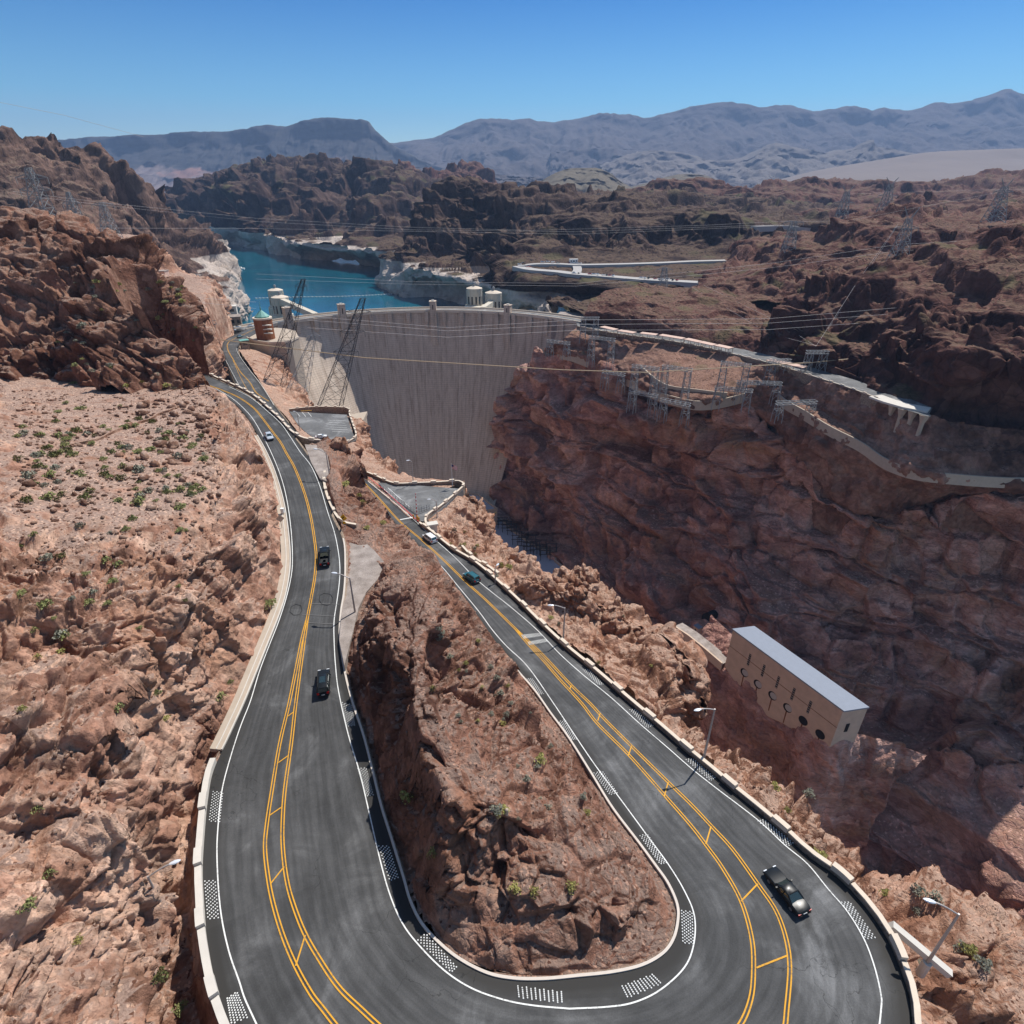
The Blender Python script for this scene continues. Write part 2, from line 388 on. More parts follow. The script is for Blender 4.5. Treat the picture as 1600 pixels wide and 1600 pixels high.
for it in range(44):
    for dy, dx in ((0, 1), (0, -1), (1, 0), (-1, 0), (1, 1), (1, -1), (-1, 1), (-1, -1)):
        st = GS * math.hypot(dx, dy)
        sd = np.roll(np.roll(gd, dy, 0), dx, 1) + st; sz = np.roll(np.roll(gz, dy, 0), dx, 1)
        m = sd < gd - 1e-4; gd[m] = sd[m]; gz[m] = sz[m]
def blur(g, n):
    for _ in range(n): g = (g + np.roll(g, 1, 0) + np.roll(g, -1, 0) + np.roll(g, 1, 1) + np.roll(g, -1, 1)) / 5
    return g
gz0 = gz.copy(); big_ = gz > 900; gzb = blur(np.where(big_, 200, gz), 14); gz = np.where((gd > 1.2) & (gd < 18), gzb, gz0); gd = np.where(gd > 1.2, blur(gd, 6), gd)
def road_field(x, y):
    fx = np.clip((x - GX0) / GS - .5, 0, gw - 1.01); fy = np.clip((y - GY0) / GS - .5, 0, gh - 1.01)
    ix, iy = fx.astype(int), fy.astype(int); tx, ty = fx - ix, fy - iy
    def s(g): return g[iy, ix] * (1 - tx) * (1 - ty) + g[iy, ix + 1] * tx * (1 - ty) + g[iy + 1, ix] * (1 - tx) * ty + g[iy + 1, ix + 1] * tx * ty
    out = (x < GX0 + 1) | (x > GX1 - 1) | (y < GY0 + 1) | (y > GY1 - 1)
    d = np.where(out, 1e3, s(gd)); return d, gz[iy, ix]

# ------------------------------------------------------------------ land patches
def cr(ctrl, nseg, axis):
    """Catmull-Rom along axis with nseg[i] subdivisions on segment i"""
    c = np.moveaxis(ctrl, axis, 0); m = len(c); q = np.concatenate([2 * c[:1] - c[1:2], c, 2 * c[-1:] - c[-2:-1]])
    out = []
    for i in range(m - 1):
        t = (np.arange(nseg[i]) / nseg[i]).reshape(-1, *([1] * (c.ndim - 1)))
        a, b, d, e = q[i], q[i + 1], q[i + 2], q[i + 3]
        out.append(.5 * (2 * b + (d - a) * t + (2 * a - 5 * b + 4 * d - e) * t * t + (3 * b - a - 3 * d + e) * t ** 3))
    out.append(c[-1:]); return np.moveaxis(np.concatenate(out), 0, axis)
DET = 1.0
def sm(x, a, b):
    t = np.clip((x - a) / (b - a), 0, 1); return t * t * (3 - 2 * t)
def tok(t):
    return np.array(t[1:], float) if t[0] == 'w' else P(*t)
STATS = []
HEIGHTS = {}
def patch(name, rows, mat, feat, amp=1.0, seed=1, crv=None, k=1.25, flat_amp=.15, flat_at=(.93, .72), clamp=True, join=False, strata=1.0, maxn=60, side=1.7, terr=None, mask=None, smooth=True, zmax=None, big=1.0, vert=False, key=None):
    C = np.array([[tok(t) for t in r] for r in rows])
    cam_ = np.array((0, 0, H))
    def segs(A, ax):
        Bm = np.moveaxis(A, ax, 0); d = np.linalg.norm(Bm[1:] - Bm[:-1], axis=-1); mid = np.linalg.norm((Bm[1:] + Bm[:-1]) / 2 - cam_, axis=-1)
        s = (d / (mid * .00168 * k)); return [int(np.clip(np.percentile(q, 80) * DET, 2, maxn * DET)) for q in s]
    n0, n1 = segs(C, 0), segs(C, 1)
    G = cr(cr(C, n0, 0), n1, 1); m, n = G.shape[:2]
    du = np.gradient(G, axis=1); dv = np.gradient(G, axis=0); nm = np.cross(du, dv); nm /= np.linalg.norm(nm, axis=-1, keepdims=True) + 1e-9
    s = np.sign(np.nanmean(nm[..., 2] * 1.0 - nm[..., 1] * .5)); nm *= s
    p = G.reshape(-1, 3); nn = nm.reshape(-1, 3)
    ps = (p * np.array((1, 1, strata))).astype(np.float64)
    steep = flat_amp + (1 - flat_amp) * (1 - sm(nn[:, 2], flat_at[1], flat_at[0]))
    L = feat; crv = (1.0 if clamp or key == 'wall' else .35) if crv is None else crv
    if clamp:
        d0, _ = road_field(p[:, 0], p[:, 1]); steep = np.maximum(steep, .0) * (.30 + .70 * sm(d0, 1.0, 6.0))
    mk = 1.0
    if mask:
        rel = p - cam_; dd_ = rel[:, 1] * CT - rel[:, 2] * ST; dd_ = np.where(np.abs(dd_) < 1, 1, dd_); mk = mask(800 + F * rel[:, 0] / dd_, 800 - F * (rel[:, 1] * ST + rel[:, 2] * CT) / dd_); steep = steep * mk
    wob = np.stack([vnoise(ps / (4 * L) + 50, seed + 1), vnoise(ps / (4 * L) + 90, seed + 2), vnoise(ps / (4 * L), seed + 3)], -1) * L * .9
    pw = ps + wob
    d = fbm(ps / (9 * L), 3, seed) * 1.7 * L * big + facets(pw / (4.2 * L), seed + 5, .10, (.36 * crv, .11)) * 1.7 * L
    d = d + facets(pw / (9.5 * L), seed + 15, .16) * 2.2 * L * big
    d = d + facets(pw / (1.7 * L), seed + 6, .15, (.45 * crv, .17)) * .85 * L
    d = d * steep
    s2 = np.maximum(steep, .25)
    d = d + (facets(pw / (.72 * L), seed + 7, .35, (.35 * crv, .3)) * .34 * L + fbm(ps / (.9 * L), 3, seed + 8, True) * .10 * L) * s2
    dirn = nn if not vert else np.array((0, 0, 1.0))
    q = p + dirn * (d * amp)[:, None]
    if terr:
        th_, ts_ = terr; z0 = q[:, 2] + fbm(ps * np.array((1, 1, .3)) / (th_ * 5), 3, seed + 30) * th_ * .9; kk = np.floor(z0 / th_); ff = z0 / th_ - kk; q[:, 2] += ((kk + sm(ff, .5, .92)) * th_ - z0) * ts_ * np.minimum(mk, 1)
    if zmax is not None: q[:, 2] = np.minimum(q[:, 2], zmax)
    if clamp:
        dist, zr = road_field(q[:, 0], q[:, 1])
        near = dist < 30
        lim = zr - .18 + side * np.maximum(dist - .7, 0)
        q[:, 2] = np.where(near, np.minimum(q[:, 2], lim), q[:, 2])
        if join:
            w = 1 - sm(dist, .3, 2.6); q[:, 2] = np.where(dist < 3, q[:, 2] * (1 - w) + (zr - .16) * w, q[:, 2])
    o = mesh_np(name, q, grid_faces(m, n)[:, ::(1 if s > 0 else -1)], M[mat] if isinstance(mat, str) else mat, smooth=smooth)
    tone_ = np.clip(.5 + .55 * facets(pw / (2.6 * L), seed + 12) + .35 * facets(pw / (.9 * L), seed + 13), 0, 1).astype(np.float32)
    at_ = o.data.attributes.new('tone', 'FLOAT', 'POINT'); at_.data.foreach_set('value', tone_)
    tag(o, kind='structure'); STATS.append((name, m * n))
    if key: HEIGHTS[key] = (q.reshape(m, n, 3), nn.reshape(m, n, 3))
    return o
def down(rows_pts, steps):
    """adds rows below the last one: each step is (dx, dy, dz)"""
    base = [tok(t) for t in rows_pts]; out = []
    for dx, dy, dz in steps: out.append([('w', b[0] + dx, b[1] + dy, max(b[2] + dz, -8)) for b in base])
    return out
T = lambda rows: [list(r) for r in zip(*rows)]

# left hillside: from the road edge up to the left border (columns listed per station, near to far)
S = [
 [(425,1740,-71.5),(360,1750,-73.5),(290,1740,-71.5),(180,1730,-64),(60,1720,-59),(-120,1700,-55),(-500,1650,-44)],
 [(356,1575,-71.5),(302,1562,-73.5),(245,1540,-71.5),(150,1530,-63),(60,1510,-57),(-80,1490,-52),(-420,1450,-42)],
 [(325,1440,-71.5),(270,1440,-73),(222,1400,-67),(135,1370,-59),(40,1345,-54),(-100,1330,-49),(-420,1300,-40)],
 [(330,1290,-71),(288,1300,-71.5),(240,1245,-62),(155,1200,-54),(40,1165,-49.5),(-100,1150,-45),(-420,1120,-37)],
 [(350,1175,-70.2),(318,1170,-69.5),(262,1085,-59),(165,1035,-50.5),(50,1005,-46),(-100,995,-42.5),(-420,960,-35)],
 [(366,1120,-69),(345,1115,-68),(285,1030,-58),(195,965,-49),(55,930,-44.5),(-110,915,-41),(-430,880,-34)],
 [(402,1048,-68),(382,1030,-66),(325,965,-57),(232,900,-48.5),(60,862,-44),(-120,850,-40),(-440,820,-33)],
 [(444,940,-66.5),(424,925,-64.5),(372,882,-57),(280,815,-49),(70,755,-45),(-140,740,-39),(-450,720,-32)],
 [(452,850,-65),(434,842,-63.5),(402,802,-58),(322,733,-51),(90,685,-46.5),(-150,672,-40),(-460,660,-33)],
 [(430,742,-63.2),(418,740,-62),(397,715,-58),(332,670,-53.5),(100,643,-50),(-160,625,-44),(-470,615,-36)],
 [(401,675,-62.1),(393,660,-61),(384,642,-58),(325,628,-56),(110,615,-53),(-160,600,-46),(-470,590,-38)],
 [(345,612,-61),(341,603,-60),(330,597,-58),(300,598,-56.5),(110,590,-54.5),(-160,572,-48),(-470,570,-40)],
]
S = [r + [('w', *(tok(r[-1]) + np.array((-50, -5, 6)))), ('w', *(tok(r[-1]) + np.array((-140, -10, 4))))] for r in S]
S = [[('w', *(tok(q) + np.array((10, -70, -10)))) for q in S[0]], [('w', *(tok(q) + np.array((6, -25, -4)))) for q in S[0]]] + S
patch('hillside', T(S), 'rock_near', 1.45, 1.0, 11, join=True, side=3.6, key='hill', big=.8, flat_amp=.9, flat_at=(.995, .95), k=.88, smooth=False, mask=lambda x, y: 1.15 - 1.0 * (1 - sm(y, 800, 900 + 0 * x)) * (1 - sm(x, 300, 370)) * sm(x, -50, 30))

# crag behind the bench, and what it hides
C0 = [
 [(-420,640,170),(-180,640,170),(25,628,176),(120,628,178),(200,632,178),(268,628,178),(306,614,182),(316,603,190),(318,594,202)],
 [(-420,540,185),(-180,545,185),(25,560,188),(110,570,189),(190,580,188),(262,585,187),(302,573,190),(311,562,198),(312,557,214)],
 [(-420,470,205),(-180,475,205),(25,490,205),(105,500,205),(185,500,203),(250,515,201),(290,520,203),(312,530,210),(314,535,226)],
 [(-420,400,228),(-180,405,228),(25,420,226),(100,425,226),(175,430,222),(235,455,215),(262,470,217),(288,492,222),(294,500,238)],
 [(-420,330,255),(-180,345,252),(25,368,250),(95,372,250),(160,385,246),(220,415,236),(248,438,236),(272,462,240),(280,472,256)],
 [(-420,290,290),(-180,310,285),(25,329,280),(85,336,280),(130,352,276),(190,382,268),(232,412,262),(258,440,262),(268,452,275)],
 [(-420,300,340),(-180,330,330),(25,350,330),(90,360,325),(140,378,320),(195,405,305),(232,432,295),(258,458,290),(268,470,300)],
]
patch('crag', C0, 'rock_red', 3.8, 1.3, 21, k=1.0, big=.8, flat_amp=.5, flat_at=(.98, .85), clamp=True, side=4.5, key='crag')

# rock plateau beside the visitor centre
C1 = [
 [(180,600,270),(240,610,262),(300,615,255),(335,612,262),(346,600,290),(352,585,330)],
 [(180,560,310),(240,560,305),(290,560,300),(322,558,305),(335,556,330),(345,552,360)],
 [(160,500,350),(235,500,350),(285,500,350),(325,498,352),(352,515,372),(360,525,395)],
 [(150,440,395),(220,440,400),(262,452,400),(310,455,405),(345,468,420),(359,500,430)],
 [(150,400,430),(205,400,440),(236,408,445),(262,440,440),(325,440,460),(353,478,470)],
 [(150,368,470),(205,369,480),(228,372,480),(246,398,475),(290,432,490),(340,452,500)],
 [(150,372,540),(205,375,540),(230,385,540),(250,410,530),(290,440,530),(335,465,530)],
]
patch('rock_plateau', C1, 'rock_near', 3.2, .8, 31, k=1.2, clamp=True, side=12)

# long dark cliff on the left bank of the lake
D0 = [
 [(-420,150,760),(-150,195,800),(25,219,850),(75,229,880),(115,246,900),(172,262,980),(236,318,1100),(300,355,1250),(346,388,1430)],
 [(-420,210,700),(-150,240,750),(25,262,790),(75,280,820),(115,290,840),(185,305,900),(255,350,1020),(312,378,1150),(350,393,1400)],
 [(-420,300,660),(-150,320,690),(25,325,710),(75,335,740),(115,345,750),(195,365,800),(275,392,900),(330,408,1020),(353,408,1250)],
 [(-420,400,620),(-150,400,650),(25,400,660),(75,402,690),(115,405,700),(205,420,740),(290,428,800),(345,432,880),(362,424,1080)],
 [(-420,480,600),(-150,480,620),(25,480,630),(75,480,650),(115,480,670),(215,470,700),(300,455,760),(350,448,900),(374,436,-134)],
 [(-420,560,600),(-150,560,620),(25,540,630),(75,540,650),(115,530,670),(215,520,690),(310,500,750),(352,462,-139),(374,442,-141)],
]
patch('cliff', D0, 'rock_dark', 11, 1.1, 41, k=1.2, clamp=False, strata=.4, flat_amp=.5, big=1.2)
# pale bleached rock at the water by the visitor centre
D1 = [
 [(230,420,640),(270,425,660),(300,428,690),(330,432,730),(350,436,770),(358,440,800)],
 [(230,450,600),(270,450,620),(305,450,650),(338,448,690),(356,447,740),(368,452,790)],
 [(230,480,580),(270,480,600),(310,478,620),(345,472,650),(366,468,700),(382,466,770)],
 [(230,520,560),(270,520,580),(315,515,600),(352,505,620),(376,492,690),(397,485,-134)],
 [(230,560,560),(270,560,580),(315,550,600),(352,530,620),(378,505,-139),(402,489,-141)],
]
patch('shore_rock', D1, 'rock_dark', 4, .9, 51, k=1.3, clamp=False)

# mountain across the lake
E0 = [
 [(150,345,-141),(250,352,-141),(345,380,-138),(398,390,-138),(450,402,-138),(500,408,-138),(560,413,-138),(610,418,-138),(680,420,-136)],
 [(150,335,1900),(250,340,1850),(345,366,-118),(398,377,-118),(450,388,-118),(500,394,-118),(560,400,-118),(610,404,-116),(680,405,-110)],
 [(150,330,1950),(250,330,1900),(345,355,-97),(398,365,-97),(450,376,-97),(500,382,-97),(560,387,-97),(610,390,-96),(680,380,1300)],
 [(150,325,2000),(258,318,2000),(340,320,1900),(395,335,1600),(450,340,1520),(505,345,1480),(560,350,1420),(620,350,1400),(690,340,1450)],
 [(150,322,2100),(262,313,2100),(335,290,2050),(390,290,1850),(440,295,1750),(510,300,1700),(570,300,1650),(640,310,1600),(710,310,1650)],
 [(150,322,2200),(262,310,2200),(322,281,2200),(368,263,2100),(430,255,2050),(495,253,2000),(560,251,1950),(625,260,1900),(690,277,1900)],
 [(150,335,2500),(262,322,2500),(322,292,2500),(368,275,2400),(430,268,2350),(495,266,2300),(560,264,2250),(625,272,2200),(690,290,2200)],
]
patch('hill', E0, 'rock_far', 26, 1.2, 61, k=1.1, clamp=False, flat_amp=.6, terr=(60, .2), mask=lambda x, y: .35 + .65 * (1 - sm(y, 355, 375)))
E1 = [
 [(560,345,1700),(640,345,1700),(690,330,1750),(740,330,1800),(790,330,1850),(840,335,1850)],
 [(560,300,2100),(640,290,2100),(690,283,2150),(740,290,2150),(785,303,2150),(840,315,2150)],
 [(600,270,2400),(645,268,2400),(690,271,2450),(748,262,2450),(780,282,2450),(840,312,2450)],
 [(600,285,2800),(645,285,2800),(690,285,2800),(748,280,2800),(780,300,2800),(840,325,2800)],
]
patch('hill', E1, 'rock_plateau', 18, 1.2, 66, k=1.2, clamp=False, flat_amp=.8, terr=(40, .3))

# dark headland and terraces on the right bank
F0 = [
 [(583,445,-140),(622,469,-140),(678,471,-140),(742,490,-140),(800,490,-125),(858,495,-112),(918,502,-96),(985,500,-94),(1060,488,-94),(1180,480,-92),(1330,470,-90)],
 [(586,436,980),(618,440,-118),(676,444,-118),(744,462,-118),(800,470,-107),(862,474,-104),(918,478,-95),(985,480,-94),(1060,470,-92),(1180,466,-88),(1330,450,-88)],
 [(593,430,1000),(616,415,-97),(670,424,-97),(746,440,-97),(800,455,-97),(865,455,-96),(925,462,-92),(985,462,-90),(1060,456,-88),(1180,452,-84),(1330,440,-84)],
 [(600,424,1015),(617,400,930),(678,398,930),(748,412,860),(805,438,-86),(865,440,-84),(925,444,-82),(985,447,-82),(1060,442,-80),(1180,440,-78),(1330,430,-80)],
 [(604,420,1030),(622,390,960),(684,375,980),(752,385,920),(808,414,-76),(865,414,-75),(925,414,-75),(985,412,-74),(1060,408,-73),(1180,404,-71),(1330,410,-72)],
 [(606,420,1045),(632,374,1000),(688,345,1030),(757,350,980),(815,372,830),(865,375,820),(925,372,815),(985,378,810),(1060,388,790),(1180,380,790),(1330,380,800)],
 [(608,421,1070),(640,368,1030),(700,312,1080),(762,312,1050),(820,330,950),(865,335,920),(925,335,900),(985,338,890),(1060,340,880),(1180,352,860),(1330,360,900)],
 [(609,423,1090),(650,370,1060),(712,299,1130),(768,298,1120),(830,300,1100),(880,304,1080),(940,307,1050),(1000,310,1050),(1060,312,1050),(1180,335,1000),(1330,350,1000)],
 [(610,430,1130),(660,395,1100),(716,325,1220),(770,305,1280),(830,300,1300),(880,302,1300),(940,304,1300),(1000,302,1300),(1060,302,1300),(1180,318,1300),(1330,335,1300)],
 [(610,436,1160),(660,400,1160),(716,340,1300),(770,315,1500),(830,306,1500),(880,306,1500),(940,308,1500),(1000,306,1500),(1060,306,1500),(1180,320,1500),(1330,335,1500)],
]
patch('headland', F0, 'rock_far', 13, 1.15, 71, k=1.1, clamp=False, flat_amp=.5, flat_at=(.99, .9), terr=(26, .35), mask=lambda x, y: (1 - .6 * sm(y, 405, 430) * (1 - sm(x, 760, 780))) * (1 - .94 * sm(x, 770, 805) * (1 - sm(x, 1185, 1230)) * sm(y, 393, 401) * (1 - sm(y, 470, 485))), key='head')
F1 = [
 [(930,330,1400),(990,330,1400),(1050,330,1400),(1110,335,1400),(1170,335,1350),(1230,335,1300),(1320,335,1300),(1420,335,1300),(1520,335,1300),(1640,335,1300),(1900,335,1300)],
 [(930,318,1500),(990,310,1500),(1050,305,1500),(1110,308,1500),(1170,312,1500),(1230,305,1500),(1320,305,1500),(1420,310,1500),(1520,305,1500),(1640,300,1500),(1900,300,1500)],
 [(930,312,1600),(990,301,1600),(1045,289,1600),(1095,290,1600),(1150,301,1600),(1225,287,1650),(1320,289,1700),(1420,293,1700),(1520,284,1700),(1640,278,1700),(1900,276,1700)],
 [(930,322,1900),(990,310,1900),(1045,300,1900),(1095,300,1900),(1150,308,1900),(1225,292,2200),(1320,291,2300),(1420,293,2300),(1520,288,2300),(1640,282,2300),(1900,282,2300)],
]
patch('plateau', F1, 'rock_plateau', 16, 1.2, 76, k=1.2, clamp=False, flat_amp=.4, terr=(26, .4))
# ridge with the upper road
R3 = [
 [(1080,470,480),(1150,470,480),(1220,470,470),(1300,460,470),(1380,450,470),(1460,440,470),(1540,430,470),(1640,420,460),(1900,410,450)],
 [(1090,445,560),(1150,430,560),(1215,425,540),(1290,415,540),(1360,400,540),(1440,395,540),(1520,390,540),(1640,385,530),(1900,370,520)],
 [(1090,432,600),(1140,420,600),(1190,403,600),(1245,386,610),(1300,372,610),(1335,352,620),(1420,343,620),(1520,346,620),(1640,338,620),(1900,320,600)],
 [(1090,428,700),(1140,410,700),(1190,390,700),(1245,375,720),(1300,362,750),(1350,346,780),(1420,340,780),(1520,338,780),(1640,332,780),(1900,318,780)],
 [(1150,372,900),(1180,366,900),(1220,362,900),(1270,361,950),(1310,358,950),(1360,345,950),(1430,335,950),(1520,330,950),(1640,322,950),(1900,310,950)],
 [(1180,350,1100),(1210,345,1100),(1240,342,1100),(1280,335,1100),(1320,326,1100),(1370,315,1100),(1430,305,1100),(1520,300,1100),(1640,292,1100),(1900,285,1100)],
]
R3 = [r[:9] for r in R3]
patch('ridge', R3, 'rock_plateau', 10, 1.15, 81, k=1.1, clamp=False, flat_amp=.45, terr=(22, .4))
# cliffs right behind the bench road
R1 = [
 [(905,520,-99),(960,532,-99),(1040,545,-99),(1110,558,-99),(1180,572,-99),(1250,592,-99),(1330,618,-99),(1420,650,-100),(1500,672,-102),(1600,685,-104),(1850,720,-108)],
 [(905,505,-92.5),(960,514,-92.5),(1040,526,-92.5),(1110,538,-92.5),(1180,552,-92.5),(1250,572,-92.5),(1330,596,-92.5),(1420,625,-92.5),(1500,640,-94),(1600,650,-96),(1850,680,-100)],
 [(915,490,458),(960,490,452),(1040,500,430),(1110,512,415),(1190,530,385),(1250,540,350),(1330,560,325),(1420,590,300),(1500,575,275),(1600,560,255),(1850,560,235)],
 [(922,476,475),(960,468,470),(1040,472,460),(1110,480,450),(1195,505,415),(1252,495,385),(1330,500,360),(1420,500,335),(1500,490,320),(1600,480,300),(1850,460,280)],
 [(928,468,490),(960,455,500),(1040,449,505),(1115,453,500),(1198,485,450),(1255,452,440),(1325,415,425),(1420,400,420),(1500,388,400),(1600,370,380),(1850,340,350)],
 [(940,468,520),(975,456,540),(1040,450,540),(1120,455,540),(1200,478,500),(1260,448,500),(1330,412,490),(1425,400,480),(1505,392,470),(1600,375,450),(1850,345,420)],
 [(950,490,560),(985,480,580),(1040,470,590),(1120,465,590),(1200,480,550),(1260,460,560),(1330,430,550),(1425,415,540),(1505,405,530),(1600,390,520),(1850,360,500)],
]
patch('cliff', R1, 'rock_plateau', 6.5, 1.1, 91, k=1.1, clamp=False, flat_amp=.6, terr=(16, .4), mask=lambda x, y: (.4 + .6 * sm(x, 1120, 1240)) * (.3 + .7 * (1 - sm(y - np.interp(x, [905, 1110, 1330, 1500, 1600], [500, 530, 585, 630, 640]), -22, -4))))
# bench between the bench road and the canyon rim
S1 = [
 [(905,508,-92.2),(885,525,-97),(862,540,-104),(850,546,462)],
 [(930,514,-92.2),(918,530,-97),(902,545,-104),(885,552,440)],
 [(985,525,-92.2),(988,552,-100),(978,583,-109),(965,592,410)],
 [(1080,540,-92.2),(1082,585,-101),(1072,632,-112),(1060,645,370)],
 [(1180,565,-92.2),(1185,595,-100),(1192,618,-107),(1180,640,335)],
 [(1250,585,-92.2),(1250,620,-102),(1258,655,-109),(1250,720,300)],
 [(1350,615,-92.2),(1350,675,-108),(1352,708,-116),(1350,800,270)],
 [(1450,650,-94),(1450,720,-110),(1450,748,-117),(1460,775,262)],
 [(1580,670,-98),(1580,720,-110),(1580,758,-118),(1580,768,250)],
 [(1850,690,-105),(1850,740,-112),(1850,760,-120),(1850,780,230)],
]
S1 = [r + [('w', *(tok(r[3]) + np.array((5, 6, -9)))), ('w', *(tok(r[3]) + np.array((6, 8, -30))))] for r in S1]
patch('bench', T(S1), 'rock_bench', 2.0, .6, 101, k=1.2, clamp=False, flat_amp=.3, key='bench')
# canyon wall
W0 = [
 [(850,546,462),(815,567,472),(795,600,478),(778,650,478),(764,710,475),(758,770,465),(757,800,455),(757,830,445)],
 [(885,552,440),(865,590,446),(845,640,452),(835,690,452),(830,740,445),(820,800,425),(815,832,415),(812,850,410)],
 [(965,592,410),(955,625,412),(930,680,415),(910,740,410),(890,800,400),(880,845,385),(872,878,372),(870,900,365)],
 [(1060,645,370),(1045,690,375),(1020,745,375),(1000,800,365),(980,860,350),(960,910,332),(950,955,318),(948,980,310)],
 [(1180,640,335),(1160,690,338),(1140,750,334),(1120,820,322),(1100,880,308),(1090,950,290),(1080,1045,264),(1078,1080,258)],
 [(1250,720,300),(1240,770,302),(1220,830,298),(1200,880,286),(1180,940,266),(1170,1010,248),(1150,1120,226),(1148,1160,222)],
 [(1350,800,270),(1340,850,272),(1320,900,267),(1300,960,257),(1295,1030,238),(1285,1120,216),(1270,1255,181),(1268,1300,178)],
 [(1460,775,262),(1450,840,262),(1440,920,252),(1430,1000,240),(1420,1090,220),(1410,1190,198),(1400,1330,163),(1400,1380,156)],
 [(1580,768,250),(1580,840,247),(1580,930,236),(1580,1030,218),(1580,1140,196),(1580,1260,170),(1580,1430,132),(1580,1500,125)],
 [(1850,780,230),(1850,850,228),(1850,940,215),(1850,1040,198),(1850,1150,178),(1850,1270,152),(1850,1440,116),(1850,1500,110)],
]
FL = [(757,900),(812,930),(860,1000),(930,1080),(1050,1200),(1120,1290),(1240,1420),(1380,1500),(1580,1640),(1850,1700)]
W0 = [[('w', *(tok(r[0]) + np.array((9, 6, -3))))] + r + [(x, y, -267)] + [(x - 60 - 130 * (i > 5) - 100 * (i > 7), y + 160, -266)] for i, (r, (x, y)) in enumerate(zip(W0, FL))]
patch('canyon_wall', T(W0), 'rock_wall', 12.0, .85, 111, k=1.0, clamp=False, strata=1.5, flat_amp=.6, key='wall', terr=(24, .45), big=.55, crv=.7)

# rim strip outside the right arm
J = [
 [(668,806,-83.5),(700,788,-85),(724,772,-88)],
 [(682,833,-83),(725,815,-86),(764,805,-92)],
 [(714,859,-82.5),(760,850,-87),(801,868,-95)],
 [(752,892,-81.5),(800,885,-85),(842,893,-93)],
 [(787,917,-80.5),(830,908,-82),(875,900,-90)],
 [(822,949,-79.7),(862,930,-81),(908,915,-89)],
 [(867,984,-78.3),(922,965,-82),(978,957,-92)],
 [(902,1012,-77.8),(967,1000,-81),(1028,1003,-90)],
 [(947,1049,-76.8),(1012,1032,-80),(1068,1040,-88)],
 [(1002,1097,-75.3),(1045,1080,-80),(1074,1066,-90)],
 [(1042,1132,-74.5),(1058,1122,-80),(1072,1105,-92)],
 [(1066,1152,-74),(1070,1150,-82),(1072,1146,-94)],
 [(1102,1180,-73.5),(1108,1180,-79),(1110,1179,-90)],
 [(1132,1205,-73),(1152,1205,-75),(1178,1216,-82)],
 [(1178,1252,-72.6),(1212,1245,-75),(1242,1250,-83)],
 [(1238,1303,-72),(1264,1285,-75.5),(1284,1288,-84)],
 [(1302,1352,-71.7),(1332,1342,-76),(1352,1346,-85)],
 [(1347,1392,-71.5),(1382,1374,-76),(1404,1397,-86)],
 [(1396,1452,-71.5),(1440,1425,-75),(1482,1428,-86)],
 [(1418,1512,-71.5),(1482,1468,-75),(1547,1465,-86)],
 [(1438,1576,-71.5),(1522,1540,-76),(1640,1500,-87)],
 [(1440,1700,-71.5),(1560,1640,-76),(1720,1580,-88)],
 [(1300,1860,-71.5),(1450,1850,-78),(1600,1850,-92)],
 [(1050,1980,-71.5),(1100,2060,-80),(1150,2150,-95)],
 [(600,1980,-71.5),(600,2060,-80),(600,2150,-95)],
]
Jt = T(J); Jt += down(Jt[-1], [(5, 2, -30), (12, 5, -85), (26, 10, -170)])
patch('rim_rock', Jt, 'rock_strip', 2.1, 1.25, 121, k=1.0, join=False, side=1.2, key='rim', big=.9, flat_amp=.5, flat_at=(.99, .85), smooth=False)

